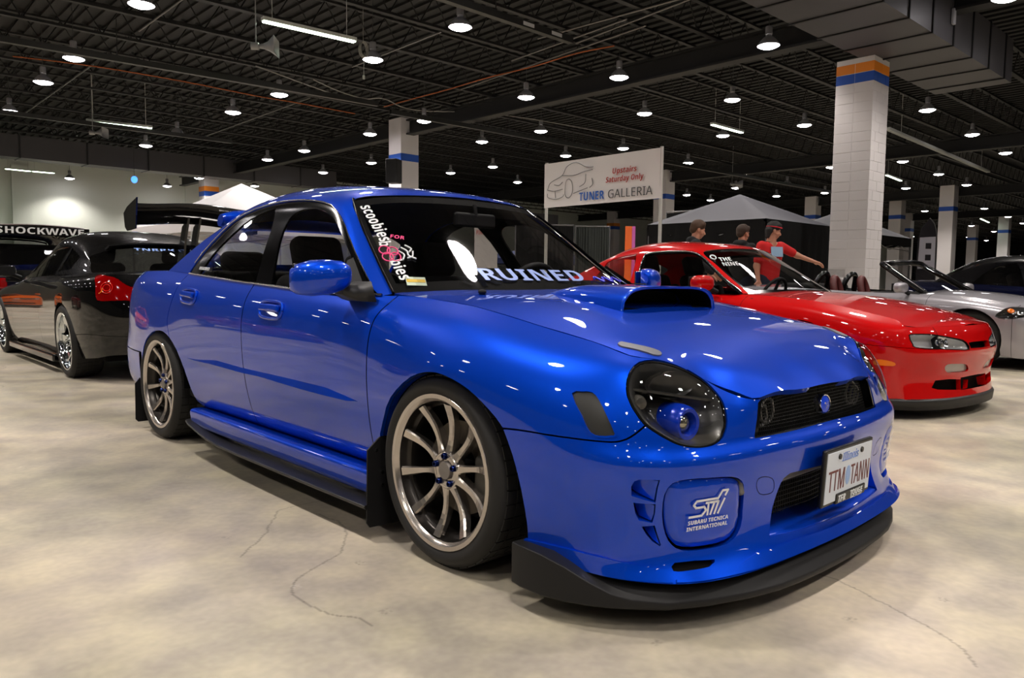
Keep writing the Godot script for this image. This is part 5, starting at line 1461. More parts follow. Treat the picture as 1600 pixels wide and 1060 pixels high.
func build_hall() -> void:
	setting("floor", slab(-30, 132, -0.3, 0, -44.4, 30), concrete(), "stained beige polished concrete floor of the hall", "floor")
	var deckm := mat("deck_black", Color(0.022, 0.022, 0.023), 0.8)
	var steel := mat("joist_black", Color(0.045, 0.044, 0.045), 0.65)
	var ceil_ := setting("ceiling", slab(-30, 132, 7.5, 7.9, -44.4, 30), deckm, "black corrugated metal roof deck over the hall", "ceiling")
	var rb := Geo.new()
	for k in 150: box(rb, Vector3(-14 + k * 0.36, 7.47, -16), Vector3(0.16, 0.07, 56))
	var rp := part(ceil_, "deck_ribs", rb, deckm)
	rp.set_meta("kind", "stuff")
	var wallm := mat("wall_paint", Color(0.84, 0.86, 0.83), 0.8)
	wallm.normal_enabled = true
	wallm.normal_texture = noise_tex(40, 0.08, [], [], 256, 3, true, 1.5)
	wallm.normal_scale = 0.15
	triplanar(wallm, 0.5)
	var wb := setting("wall_back", slab(-30, 132, 0, 7.5, -44.8, -44.4), wallm, "pale painted wall of long smooth panels at the end of the hall", "wall")
	for x in [-4.0, 4.55, 6.0, 14.9, 16.4, 26.0, 38.0]:
		part(wb, "pilaster", slab(x, x + 0.9, 0, 6.6, -44.4, -44.25), wallm)
	var darkw := mat("wall_dark", Color(0.08, 0.08, 0.085), 0.8)
	setting("wall_right", slab(131.6, 132, 0, 7.5, -44.4, 30), darkw, "distant dark end wall of the hall", "wall")
	setting("wall_left", slab(-30.4, -30, 0, 7.5, -44.4, 30), wallm, "pale wall of the hall", "wall")
	setting("wall_front", slab(-30, 132, 0, 7.5, 30, 30.4), wallm, "pale wall of the hall", "wall")
	# bar joists
	var chord := Geo.new()
	box(chord, Vector3(0, 0.72, 0), Vector3(150, 0.06, 0.12))
	var low := Geo.new()
	box(low, Vector3(0, 0.03, 0), Vector3(150, 0.06, 0.13))
	var web := Geo.new()
	for k in 180:
		var x := -75.0 + k * 0.834
		tube(web, [Vector3(x, 0.03, 0), Vector3(x + 0.417, 0.72, 0)], 0.016, 4, false)
		tube(web, [Vector3(x + 0.417, 0.72, 0), Vector3(x + 0.834, 0.03, 0)], 0.016, 4, false)
	var cm := chord.mesh(steel); var lm := low.mesh(steel); var wm := web.mesh(steel)
	for k in 26:
		var j := thing("roof_joist", "long black open-web steel joist under the roof deck", "joist", Vector3(55, 6.7, 9.0 - k * 2.05), 0.0, "open-web joists under the deck")
		place(j, "top_chord", cm); place(j, "bottom_chord", lm)
		place(j, "web_bars", wm).set_meta("kind", "stuff")
	# girders along the rows of columns
	for x in [14.25, 31.6, 48.6, 65.6]:
		var g := Geo.new()
		box(g, Vector3(0, 0.03, -19.0), Vector3(0.34, 0.05, 48)); box(g, Vector3(0, 0.52, -19.0), Vector3(0.34, 0.05, 48)); box(g, Vector3(0, 0.27, -19.0), Vector3(0.03, 0.5, 48))
		single("roof_girder", "black steel I-beam girder crossing under the joists" if x > 20 else "black steel I-beam girder over the orange-topped block column", "girder", g, steel, Vector3(x, 6.1, 0), 0.0, "girders" if x > 20 else "")
	columns()
	ducts()
	lamps()
	overhead()

func columns() -> void:
	var white := mat("block_white", Color(0.80, 0.785, 0.79), 0.65)
	var blue := mat("band_blue", Color(0.10, 0.30, 0.66), 0.6)
	var orange := mat("band_orange", Color(0.86, 0.50, 0.10), 0.6)
	white.normal_enabled = true; white.normal_texture = noise_tex(77, 0.2, [], [], 256, 3, true, 3.0); white.normal_scale = 0.35
	triplanar(white, 2.5)
	# the near column, block by block
	var c := thing("block_column", "white painted block column with blue and orange bands under the duct", "column", Vector3(14.2, 0, -3.875))
	part(c, "mortar_core", slab(-0.383, 0.383, 0, 5.5, -0.383, 0.383), white)
	var kinds := {}
	for e in [["full", 0.39], ["half", 0.195]]:
		var g := Geo.new()
		rbox(g, Vector3.ZERO, Vector3(e[1] - 0.006, 0.194, 0.387), 0.006, Transform3D.IDENTITY, 1)
		for m in [white, blue, orange]: kinds[[e[0], m]] = g.mesh(m)
	var rng := RandomNumberGenerator.new(); rng.seed = 4
	for k in 27:
		var y := 0.1 + k * 0.2
		var m: Material = white
		if k == 25: m = blue
		if k >= 26: m = orange
		for z in [-0.195, 0.195]:
			var list := [["full", -0.195], ["full", 0.195]] if k % 2 == 0 else [["half", -0.2925], ["full", 0.0], ["half", 0.2925]]
			for e in list:
				place(c, "block", kinds[[e[0], m]], Transform3D(Basis.IDENTITY, Vector3(e[1] + rng.randf_range(-0.0015, 0.0015), y, z + rng.randf_range(-0.0015, 0.0015))))
	# the others
	for p in [[14.25, -20.6, 5.16, "white square column with blue band and black loudspeaker mounted on it"], [31.5, -21.4, 5.2, "white square column with blue band behind the white banner"], [48.5, -38.9, 5.2, "white square column with orange and blue bands beside the dark drape"], [14.2, -38.9, 5.2, "white square column with orange band over the white canopy"], [48.5, -21.4, 5.2, "distant white square column behind the grey canopy"], [65.5, -21.4, 5.2, "distant white square column beside the feather flag"], [48.0, -12.8, 5.2, "tall white square column with conduit behind the feather flag"], [72.0, -16.0, 5.2, "distant white square column above the white car"], [82.5, -21.4, 5.2, "distant white square column far down the hall"], [52.0, -17.2, 5.2, "distant slim white column with blue band"]]:
		var t := thing("square_column", p[3], "column", Vector3(p[0], 0, p[1]))
		part(t, "shaft", slab(-0.39, 0.39, 0, 6.7, -0.39, 0.39), white)
		part(t, "blue_band", slab(-0.395, 0.395, p[2], p[2] + 0.26, -0.395, 0.395), blue)
		if p[1] < -30.0: part(t, "orange_band", slab(-0.396, 0.396, p[2] + 0.26, p[2] + 0.52, -0.396, 0.396), orange)

func ducts() -> void:
	var dm := mat("duct_grey", Color(0.27, 0.265, 0.275), 0.5, 0.2)
	var seam := mat("duct_seam", Color(0.04, 0.04, 0.045), 0.5)
	var d := thing("air_duct", "large dark rectangular air duct with seams above the block column", "duct", Vector3(12, 5.5, -3.0))
	part(d, "casing", slab(-6, 6.2, 0, 0.95, -0.8, 0.8), dm)
	for k in 11:
		var x := -5.6 + k * 1.12
		var g := Geo.new()
		box(g, Vector3(x, 0.475, 0), Vector3(0.045, 1.0, 1.66))
		part(d, "flange", g, seam)
	var e := Geo.new()
	rbox(e, Vector3(2.1, 0.5, 0.84), Vector3(0.12, 0.3, 0.06), 0.02)
	part(d, "damper_box", e, mat("grey_box", Color(0.55, 0.55, 0.57), 0.4))
	var d2 := thing("air_duct", "long rectangular air duct along the far pale wall", "duct", Vector3(8, 5.85, -35.9))
	part(d2, "casing", slab(-9, 12, 0, 0.95, -0.5, 0.5), dm)
	for k in 8:
		var g := Geo.new()
		box(g, Vector3(-8.4 + k * 2.6, 0.475, 0), Vector3(0.06, 1.0, 1.06))
		part(d2, "flange", g, seam)
	var d3 := thing("air_duct", "grey rectangular air duct beyond the white banner", "duct", Vector3(30, 4.3, -33))
	part(d3, "casing", slab(-5, 5, 0, 0.9, -0.5, 0.5), dm)
	for k in 4:
		var g := Geo.new()
		box(g, Vector3(-4.0 + k * 2.6, 0.45, 0), Vector3(0.06, 0.95, 1.06))
		part(d3, "flange", g, seam)
	for x in [-4.0, 0.0, 4.0]:
		var hr := Geo.new()
		tube(hr, [Vector3(x, 0.85, 0), Vector3(x, 3.2, 0)], 0.015, 5)
		part(d3, "hanger_rod", hr, seam)
	var w := Geo.new()
	rbox(w, Vector3.ZERO, Vector3(0.9, 0.45, 0.45), 0.1)
	single("duct_cover", "pale wall-mounted housing fixed to the white column beyond the sedan roof", "housing", w, mat("housing_pale", Color(0.62, 0.6, 0.6), 0.6), Vector3(13.42, 3.75, -20.6))

func lamps() -> void:
	var shade := mat("lamp_shade", Color(0.72, 0.72, 0.74), 0.3, 0.3)
	var glow := mat("lamp_glow", Color(1, 1, 1), 0.5)
	glow.emission_enabled = true; glow.emission = Color(1.0, 0.97, 0.98); glow.emission_energy_multiplier = 30.0
	var ballast := mat("ballast_grey", Color(0.5, 0.5, 0.52), 0.5, 0.2)
	var rod := mat("rod_grey", Color(0.3, 0.3, 0.3), 0.5, 0.5)
	var a := Geo.new()
	lathe(a, [Vector2(0.235, 0.0), Vector2(0.240, 0.004), Vector2(0.225, 0.03), Vector2(0.175, 0.11), Vector2(0.11, 0.175), Vector2(0.07, 0.195), Vector2(0.06, 0.24)], 28)
	var am := a.mesh(shade)
	var b := Geo.new()
	lathe(b, [Vector2(0.06, 0.24), Vector2(0.075, 0.245), Vector2(0.075, 0.40), Vector2(0.06, 0.415), Vector2(0.0, 0.415)], 16)
	var bm := b.mesh(ballast)
	var r := Geo.new()
	tube(r, [Vector3(0, 0.41, 0), Vector3(0, 1.5, 0)], 0.007, 6)
	var rm := r.mesh(rod)
	var r2 := Geo.new()
	tube(r2, [Vector3(0, 0.41, 0), Vector3(0, 1.2, 0)], 0.007, 6)
	var rm2 := r2.mesh(rod)
	var d := Geo.new()
	lathe(d, [Vector2(0.0, -0.06), Vector2(0.08, -0.055), Vector2(0.15, -0.038), Vector2(0.20, -0.016), Vector2(0.228, 0.004)], 28)
	for k in d.n.size():
		d.n[k] = Vector3(d.n[k].x, -absf(d.n[k].y), d.n[k].z).normalized()
	var dm := d.mesh(glow)
	for k in range(0, LAMPS.size(), 3):
		var seen := k / 3 < LAMPS_SEEN
		var at := Vector3(LAMPS[k], LAMPS[k + 1], LAMPS[k + 2])
		var words := ["glowing bell-shaped high-bay lamp hanging from the black ceiling", "high-bay lamps over the hall"]
		if at.z < -35.0 and at.x < 20.0: words = ["glowing high-bay lamp hanging close to the pale far wall", "high-bay lamps by the pale wall"]
		elif at.distance_to(Vector3(14.2, 6, -3.9)) < 3.2: words = ["glowing high-bay lamp beside the head of the block column", "high-bay lamps by the block column"]
		elif at.x > 50.0: words = ["tiny glowing high-bay lamp far down the long hall", "distant high-bay lamps"]
		var t := thing("high_bay_lamp", words[0], "lamp", at, 0.0, words[1])
		place(t, "reflector", am); place(t, "lens", dm); place(t, "ballast", bm)
		place(t, "hanger", rm if LAMPS[k + 1] < 6.1 else rm2)
		var l := SpotLight3D.new()
		l.name = "lamp_light"
		t.add_child(l)
		l.position = Vector3(0, -0.09, 0)
		l.rotation.x = -PI / 2
		l.light_energy = LAMP_POWER; l.light_size = 0.2; l.light_color = Color(1.0, 0.965, 0.93)
		l.spot_angle = 64.0; l.spot_angle_attenuation = 0.6; l.spot_range = 60.0; l.spot_attenuation = 2.0; l.shadow_enabled = true

func beam_between(p0: Vector3, p1: Vector3) -> Transform3D:
	# x axis from p0 to p1, y up
	var x := (p1 - p0).normalized()
	var z := x.cross(Vector3.UP).normalized()
	return Transform3D(x, z.cross(x), z, (p0 + p1) / 2)

func overhead() -> void:
	var tubeglow := mat("tube_glow", Color(1, 1, 1), 0.5)
	tubeglow.emission_enabled = true; tubeglow.emission = Color(0.90, 1.0, 0.86); tubeglow.emission_energy_multiplier = 7.0
	var white := mat("fixture_white", Color(0.75, 0.76, 0.74), 0.5)
	var labels := ["long bright fluorescent strip light nearest the grey horn speaker", "fluorescent strip light above the smaller horn speaker", "fluorescent strip light end to end with another over the pale wall", "fluorescent strip light joined end to end over the pale wall", "fluorescent strip light above the white banner", "short fluorescent strip light beside the block column", "small distant fluorescent strip light", "unlit pale strip fixture running behind the block column"]
	for k in range(0, TUBES.size(), 6):
		var p0 := Vector3(TUBES[k], TUBES[k + 1], TUBES[k + 2]); var p1 := Vector3(TUBES[k + 3], TUBES[k + 4], TUBES[k + 5])
		var x := beam_between(p0, p1)
		var len_ := p0.distance_to(p1)
		var n := k / 6
		var t := thing("strip_light", labels[n], "strip light", x.origin)
		t.basis = x.basis
		var g := Geo.new()
		box(g, Vector3(0, 0.05, 0), Vector3(len_, 0.07, 0.14))
		for e in [-1.0, 1.0]: tube(g, [Vector3(e * len_ * 0.4, 0.08, 0), Vector3(e * len_ * 0.4, (7.42 if x.origin.x < 39.0 else 7.49) - x.origin.y, 0)], 0.008, 5)
		part(t, "channel", g, white)
		for e in [-0.04, 0.04]:
			var h := Geo.new()
			tube(h, [Vector3(-len_ * 0.49, 0.0, e), Vector3(len_ * 0.49, 0.0, e)], 0.019, 8)
			part(t, "tube", h, white if n == 7 else tubeglow)
		if n == 7: continue
		var l := AreaLight3D.new()
		l.name = "strip_light_glow"
		t.add_child(l)
		l.area_size = Vector2(len_ * 0.95, 0.12); l.light_energy = 2.5; l.light_color = Color(0.92, 1.0, 0.90)
		l.transform = Transform3D(Basis(Vector3.RIGHT, -PI / 2), Vector3(0, -0.03, 0))
		l.shadow_enabled = true
	var strut := mat("tray_steel", Color(0.20, 0.20, 0.19), 0.45, 0.5)
	var tl := ["long grey cable trough running over the blue sedan", "long grey cable trough toward the pale wall", "short grey cable trough with pale labels and a cut end", "long grey cable trough passing over the white banner"]
	for k in range(0, TRAYS.size(), 6):
		var p0 := Vector3(TRAYS[k], TRAYS[k + 1], TRAYS[k + 2]); var p1 := Vector3(TRAYS[k + 3], TRAYS[k + 4], TRAYS[k + 5])
		var x := beam_between(p0, p1); var len_ := p0.distance_to(p1)
		var t := thing("cable_trough", tl[k / 6], "cable tray", x.origin)
		t.basis = x.basis
		var g := Geo.new()
		for e in [-0.06, 0.06]: box(g, Vector3(0, 0.06, e), Vector3(len_, 0.13, 0.012))
		box(g, Vector3(0, 0, 0), Vector3(len_, 0.012, 0.13))
		part(t, "channel", g, strut)
		var c := int(len_ / 3.0)
		for e in c:
			var h := Geo.new()
			tube(h, [Vector3(-len_ / 2 + (e + 0.5) * len_ / c, 0.1, 0), Vector3(-len_ / 2 + (e + 0.5) * len_ / c, 0.95, 0)], 0.01, 5)
			part(t, "hanger_rod", h, strut)
		if k / 6 == 2:
			for e in [0.5, 1.3]:
				var h := Geo.new()
				box(h, Vector3(len_ / 2 - e, 0.06, 0.068), Vector3(0.3, 0.07, 0.004))
				part(t, "paper_label", h, mat("paper", Color(0.7, 0.7, 0.7), 0.8))
	var pipe := mat("conduit_grey", Color(0.42, 0.41, 0.40), 0.35, 0.7)
	for k in range(0, CONDUITS.size(), 6):
		var p0 := Vector3(CONDUITS[k], CONDUITS[k + 1], CONDUITS[k + 2]); var p1 := Vector3(CONDUITS[k + 3], CONDUITS[k + 4], CONDUITS[k + 5])
		var g := Geo.new()
		tube(g, [p0 - p0, p1 - p0], 0.022, 6)
		single("conduit", "thin bare metal conduit crossing below the joists", "conduit", g, pipe, p0, 0.0, "conduits below the joists")
	for e in [[ORANGE_CABLES, mat("cable_orange", Color(0.62, 0.30, 0.04), 0.5), "orange cable laid along the joists", "orange cables"], [WHITE_CABLES, mat("cable_white", Color(0.55, 0.54, 0.52), 0.5), "pale cable slung under the joists", "pale cables"]]:
		for ch in e[0]:
			var l := []
			for k in range(0, ch.size(), 3): l.append(Vector3(ch[k], ch[k + 1] + 0.04 * sin(k * 2.1) - (0.05 if e[2].begins_with("pale") else 0.0), ch[k + 2]))
			var g := Geo.new()
			tube(g, curve(l, 40), 0.018, 5)
			single("cable", e[2], "cable", g, e[1], Vector3.ZERO, 0.0, e[3])
	# horn speakers
	for p in [[4.43, 5.35, -11.37, 0.62, "grey horn speaker hanging beside the long strip light"], [4.84, 5.45, -24.32, 0.62, "small grey horn speaker below a distant strip light"], [31.0, 5.6, -17.0, 0.7, "grey horn speaker hanging over the white banner"]]:
		var t := thing("horn_speaker", p[4], "speaker", Vector3(p[0], p[1], p[2]), 0.9)
		var s: float = p[3] / 0.62
		var g := Geo.new()
		var rings := []
		for q in [[0.0, 0.03, 0.03], [0.1, 0.05, 0.04], [0.2, 0.10, 0.07], [0.3, 0.20, 0.13], [0.34, 0.24, 0.16]]:
			rings.append([Vector3(-q[1], -q[2], q[0]) * s, Vector3(q[1], -q[2], q[0]) * s, Vector3(q[1], q[2], q[0]) * s, Vector3(-q[1], q[2], q[0]) * s])
		skin(g, rings, true, false)
		part(t, "horn", g, mat("horn_shell", Color(0.5, 0.5, 0.5), 0.5))
		var h := Geo.new()
		lathe(h, [Vector2(0.0, -0.14), Vector2(0.07, -0.14), Vector2(0.07, 0.0), Vector2(0.03, 0.02)], 16, Transform3D(Basis(Vector3.RIGHT, PI / 2), Vector3.ZERO))
		tube(h, [Vector3(0, 0.05, -0.05), Vector3(0, 7.42 - p[1], -0.05)], 0.012, 5)
		part(t, "driver", h, mat("horn_shell", Color.WHITE))
	# loudspeaker on the column
	var sp := thing("loudspeaker", "tall black loudspeaker cabinet fixed to the white column", "speaker", Vector3(13.3, 4.25, -19.85), 0.5)
	var g := Geo.new()
	rbox(g, Vector3(0, 0.42, 0), Vector3(0.45, 0.84, 0.42), 0.02)
	part(sp, "cabinet", g, mat("speaker_black", Color(0.03, 0.03, 0.033), 0.6))
	g = Geo.new()
	rbox(g, Vector3(0, 0.42, 0.215), Vector3(0.40, 0.78, 0.02), 0.008)
	part(sp, "speaker_grille", g, mat("speaker_cloth", Color(0.045, 0.04, 0.045), 0.9))
	g = Geo.new()
	box(g, Vector3(0.24, 0.42, 0.1), Vector3(0.012, 0.84, 0.03))
	part(sp, "red_edge", g, mat("edge_red", Color(0.5, 0.05, 0.06), 0.5))
	g = Geo.new()
	tube(g, [Vector3(0.2, 0.7, -0.1), Vector3(0.7, 0.75, -0.4)], 0.03, 6)
	part(sp, "bracket", g, mat("speaker_black", Color.BLACK))
	# a coiled lead with its plug, and an air tank shaped foil balloon far off
	var ck := thing("cable_coil", "coiled white lead with a plug hanging below the joists", "cable", Vector3(7.2, 5.75, -12.1))
	g = Geo.new()
	var loop := []
	for k in 60: loop.append(Vector3(cos(k * 0.42) * 0.10, 0.25 + sin(k * 0.42) * 0.17, k * 0.0022))
	tube(g, loop, 0.008, 5)
	tube(g, [Vector3(0, 0.4, 0.05), Vector3(0, 1.69, 0.05)], 0.006, 5)
	part(ck, "coil", g, mat("cable_white", Color(0.55, 0.54, 0.52), 0.5))
	g = Geo.new()
	tube(g, [Vector3(0, 0.1, 0.07), Vector3(0, -0.32, 0.07)], 0.006, 5)
	rbox(g, Vector3(0, -0.36, 0.07), Vector3(0.05, 0.09, 0.04), 0.01)
	part(ck, "plug", g, mat("cable_white", Color.WHITE))
	var blueg := mat("blue_lamp_glow", Color(0.3, 0.5, 1.0), 0.5)
	blueg.emission_enabled = true; blueg.emission = Color(0.25, 0.5, 1.0); blueg.emission_energy_multiplier = 3.0
	g = Geo.new()
	blob(g, Vector3.ZERO, Vector3(0.14, 0.16, 0.14), 2.0, Transform3D.IDENTITY, 12, 8)
	var bl := thing("blue_lamp", "small glowing blue ball lamp over the pale wall", "lamp", Vector3(9.2, 5.3, -34.9))
	part(bl, "globe", g, blueg)
	g = Geo.new()
	tube(g, [Vector3(0, 0.15, 0), Vector3(0, 2.17, 0)], 0.008, 5)
	part(bl, "cord", g, strut)

const RED_OUT := {
	"front_arch": [4.252, -0.02, 4.252, 0.07698, 4.265, 0.1336, 4.269, 0.1876, 4.264, 0.2428, 4.249, 0.2943, 4.225, 0.34, 4.193, 0.3806, 4.152, 0.4149, 4.105, 0.4419, 4.054, 0.4602, 3.999, 0.467, 3.942, 0.4654, 3.886, 0.4549, 3.831, 0.4357, 3.779, 0.4083, 3.733, 0.3744, 3.693, 0.3353, 3.66, 0.2915, 3.636, 0.2433, 3.622, 0.1923, 3.617, 0.141, 3.622, 0.08795, 3.637, 0.0421, 3.637, -0.02],
	"rear_arch": [1.821, -0.02, 1.821, 0.03343, 1.836, 0.07698, 1.841, 0.1247, 1.836, 0.1736, 1.822, 0.2202, 1.798, 0.2636, 1.765, 0.3021, 1.725, 0.3354, 1.679, 0.3618, 1.627, 0.3817, 1.572, 0.3934, 1.516, 0.3967, 1.46, 0.3909, 1.405, 0.3772, 1.354, 0.3558, 1.308, 0.3276, 1.268, 0.2933, 1.236, 0.2538, 1.212, 0.2082, 1.198, 0.1631, 1.194, 0.1148, 1.199, 0.06713, 1.215, 0.02607, 1.215, -0.02],
	"lamp": [4.688, 0.539, 4.709, 0.5537, 4.743, 0.5581, 4.786, 0.5606, 4.839, 0.5572, 4.9, 0.5452, 4.968, 0.5294, 5.045, 0.514, 5.116, 0.4981, 5.163, 0.4849, 5.195, 0.4671, 5.215, 0.4311, 5.208, 0.3995, 5.156, 0.396, 5.076, 0.4029, 4.973, 0.4097, 4.867, 0.4176, 4.777, 0.4231, 4.711, 0.4301, 4.694, 0.4391, 4.695, 0.4567, 4.687, 0.4983],
	"marker": [4.481, 0.2824, 4.496, 0.2909, 4.519, 0.295, 4.552, 0.2931, 4.583, 0.2875, 4.6, 0.2796, 4.606, 0.2702, 4.606, 0.2592, 4.594, 0.2502, 4.558, 0.248, 4.52, 0.2489, 4.498, 0.2499, 4.485, 0.2546, 4.479, 0.268],
	"fog": [4.961, 0.2436, 4.963, 0.2607, 4.98, 0.2719, 5.02, 0.2744, 5.073, 0.2717, 5.138, 0.2675, 5.198, 0.2588, 5.232, 0.2425, 5.251, 0.2237, 5.263, 0.2055, 5.251, 0.1915, 5.185, 0.1882, 5.106, 0.1899, 5.046, 0.1903, 4.999, 0.1967, 4.972, 0.2188],
	"slot_a": [4.867, 0.09247, 4.9, 0.1373, 5.034, 0.1414, 5.154, 0.1309, 5.276, 0.1226, 5.257, 0.06995, 5.164, 0.06492, 4.915, 0.07948],
	"slot_b": [5.167, 0.06222, 5.177, 0.1429, 5.337, 0.1484, 5.415, 0.1484, 5.415, 0.06222],
	"mouth": [5.219, 0.4569, 5.275, 0.4629, 5.415, 0.4629, 5.415, 0.4073, 5.227, 0.4115],
	"bumper": [4.311, 0.3933, 4.411, 0.3933, 4.483, 0.3962, 4.594, 0.4126, 4.71, 0.4239, 4.865, 0.4114, 4.905, 0.4414, 4.905, 0.6743, 5.415, 0.6743, 5.415, -0.02, 4.311, -0.02],
	"fender": [3.45, -0.02, 3.45, 0.6743, 4.905, 0.6743, 4.905, 0.4414, 4.865, 0.4114, 4.71, 0.4239, 4.594, 0.4126, 4.483, 0.3962, 4.411, 0.3933, 4.311, 0.3933, 4.311, -0.02],
	"front_door": [2.228, -0.02, 2.228, 0.6743, 3.45, 0.6743, 3.45, -0.02],
	"quarter": [-0.02, -0.02, -0.02, 0.6743, 2.228, 0.6743, 2.228, -0.02],
	"opening": [0.755, 0.04536, 0.7657, 0.1361, 0.7709, 0.2227, 0.7602, 0.3044, 0.743, 0.3674, 0.7297, 0.3894, 0.7065, 0.3954, 0.6671, 0.4039, 0.5987, 0.411, 0.4708, 0.4198, 0.33, 0.4273, 0.212, 0.4335, 0.1197, 0.4322, 0.07499, 0.4163, 0.05716, 0.3883, 0.05588, 0.3476, 0.06222, 0.2959, 0.06269, 0.2305, 0.06051, 0.1637, 0.05248, 0.1064, 0.04442, 0.06009, 0.04257, 0.03411, 0.04249, 0.01552, 0.04249, -0.02, 0.765, -0.02],
	"quarter_glass": [1.217, 0.3839, 1.178, 0.3986, 1.135, 0.4101, 1.081, 0.4118, 1.016, 0.4101, 0.9328, 0.4095, 0.8428, 0.4088, 0.837, 0.2876, 0.8338, 0.1773, 0.8338, 0.004, 1.267, 0.004],
}
const RED_WRAP := [
	[0, 0.22, -2.15, 0, 0.27, -2.16, 0, 0.36, -2.17, 0, 0.47, -2.179, 0, 0.58, -2.17, 0, 0.7, -2.131, 0, 0.8, -2.117, 0, 0.865, -2.102],
	[-0.3686, 0.22, -2.131, -0.3686, 0.27, -2.141, -0.3686, 0.36, -2.15, -0.3686, 0.47, -2.16, -0.3686, 0.58, -2.15, -0.3686, 0.7, -2.112, -0.3686, 0.8, -2.098, -0.3686, 0.865, -2.083],
	[-0.6208, 0.22, -2.045, -0.6208, 0.27, -2.054, -0.6208, 0.36, -2.064, -0.6208, 0.47, -2.074, -0.6208, 0.58, -2.064, -0.6208, 0.7, -2.026, -0.6208, 0.8, -2.011, -0.6208, 0.865, -1.997],
	[-0.6984, 0.22, -1.891, -0.7242, 0.285, -1.891, -0.7473, 0.3825, -1.891, -0.7605, 0.5125, -1.891, -0.7663, 0.6425, -1.891, -0.7585, 0.74, -1.891, -0.7234, 0.818, -1.891, -0.6402, 0.87, -1.891],
	[-0.7517, 0.2, -1.632, -0.7776, 0.267, -1.632, -0.8006, 0.3675, -1.632, -0.8138, 0.5015, -1.632, -0.8196, 0.6355, -1.632, -0.8119, 0.736, -1.632, -0.7711, 0.8164, -1.632, -0.6693, 0.87, -1.632],
	[-0.7682, 0.19, -1.212, -0.794, 0.257, -1.212, -0.8171, 0.3575, -1.212, -0.8303, 0.4915, -1.212, -0.8361, 0.6255, -1.212, -0.8284, 0.726, -1.212, -0.7877, 0.8064, -1.212, -0.6935, 0.86, -1.212],
	[-0.7663, 0.185, -0.864, -0.7921, 0.2515, -0.864, -0.8152, 0.3513, -0.864, -0.8284, 0.4843, -0.864, -0.8342, 0.6173, -0.864, -0.8264, 0.717, -0.864, -0.7913, 0.7968, -0.864, -0.7081, 0.85, -0.864],
	[-0.7614, 0.18, -0.384, -0.7873, 0.2455, -0.384, -0.8103, 0.3438, -0.384, -0.8235, 0.4748, -0.384, -0.8293, 0.6058, -0.384, -0.8216, 0.704, -0.384, -0.7997, 0.7826, -0.384, -0.742, 0.835, -0.384],
	[-0.7595, 0.18, 0.096, -0.7853, 0.2435, 0.096, -0.8084, 0.3387, 0.096, -0.8216, 0.4657, 0.096, -0.8274, 0.5927, 0.096, -0.8196, 0.688, 0.096, -0.8017, 0.7642, 0.096, -0.7518, 0.815, 0.096],
	[-0.7595, 0.18, 0.48, -0.7853, 0.242, 0.48, -0.8084, 0.335, 0.48, -0.8216, 0.459, 0.48, -0.8274, 0.583, 0.48, -0.8196, 0.676, 0.48, -0.7967, 0.7504, 0.48, -0.7372, 0.8, 0.48],
	[-0.7614, 0.18, 0.7488, -0.7873, 0.242, 0.7488, -0.8103, 0.335, 0.7488, -0.8235, 0.459, 0.7488, -0.8293, 0.583, 0.7488, -0.8216, 0.676, 0.7488, -0.7808, 0.7504, 0.7488, -0.679, 0.8, 0.7488],
	[-0.7663, 0.18, 1.008, -0.7921, 0.2405, 1.008, -0.8152, 0.3312, 1.008, -0.8284, 0.4522, 1.008, -0.8342, 0.5733, 1.008, -0.8264, 0.664, 1.008, -0.7857, 0.7366, 1.008, -0.6693, 0.785, 1.008],
	[-0.7721, 0.17, 1.212, -0.7979, 0.23, 1.212, -0.821, 0.32, 1.212, -0.8342, 0.44, 1.212, -0.84, 0.56, 1.212, -0.8323, 0.65, 1.212, -0.7915, 0.722, 1.212, -0.6644, 0.77, 1.212],
	[-0.7663, 0.15, 1.44, -0.7921, 0.2085, 1.44, -0.8152, 0.2963, 1.44, -0.8284, 0.4133, 1.44, -0.8342, 0.5302, 1.44, -0.8264, 0.618, 1.44, -0.7857, 0.6882, 1.44, -0.6499, 0.735, 1.44],
	[-0.7838, 0.13, 1.651, -0.7948, 0.186, 1.651, -0.8047, 0.27, 1.651, -0.807, 0.382, 1.651, -0.8129, 0.494, 1.651, -0.8051, 0.578, 1.651, -0.7644, 0.6452, 1.651, -0.6305, 0.69, 1.651],
	[-0.7469, 0.13, 1.805, -0.7543, 0.185, 1.805, -0.7609, 0.28, 1.805, -0.7605, 0.38, 1.805, -0.7663, 0.47, 1.805, -0.7585, 0.55, 1.805, -0.7178, 0.61, 1.805, -0.6014, 0.655, 1.805],
	[-0.6693, 0.13, 1.939, -0.6693, 0.185, 1.93, -0.6693, 0.28, 1.92, -0.6693, 0.37, 1.939, -0.6693, 0.45, 1.954, -0.6693, 0.52, 1.93, -0.6693, 0.575, 1.91, -0.6693, 0.615, 1.882],
	[-0.5044, 0.13, 2.03, -0.5044, 0.185, 2.021, -0.5044, 0.28, 2.011, -0.5044, 0.37, 2.03, -0.5044, 0.45, 2.045, -0.5044, 0.52, 2.021, -0.5044, 0.575, 2.002, -0.5044, 0.615, 1.973],
	[-0.291, 0.13, 2.083, -0.291, 0.185, 2.074, -0.291, 0.28, 2.064, -0.291, 0.37, 2.083, -0.291, 0.45, 2.098, -0.291, 0.52, 2.074, -0.291, 0.575, 2.054, -0.291, 0.615, 2.026],
	[0, 0.13, 2.102, 0, 0.185, 2.093, 0, 0.28, 2.083, 0, 0.37, 2.102, 0, 0.45, 2.117, 0, 0.52, 2.093, 0, 0.575, 2.074, 0, 0.615, 2.045],
]
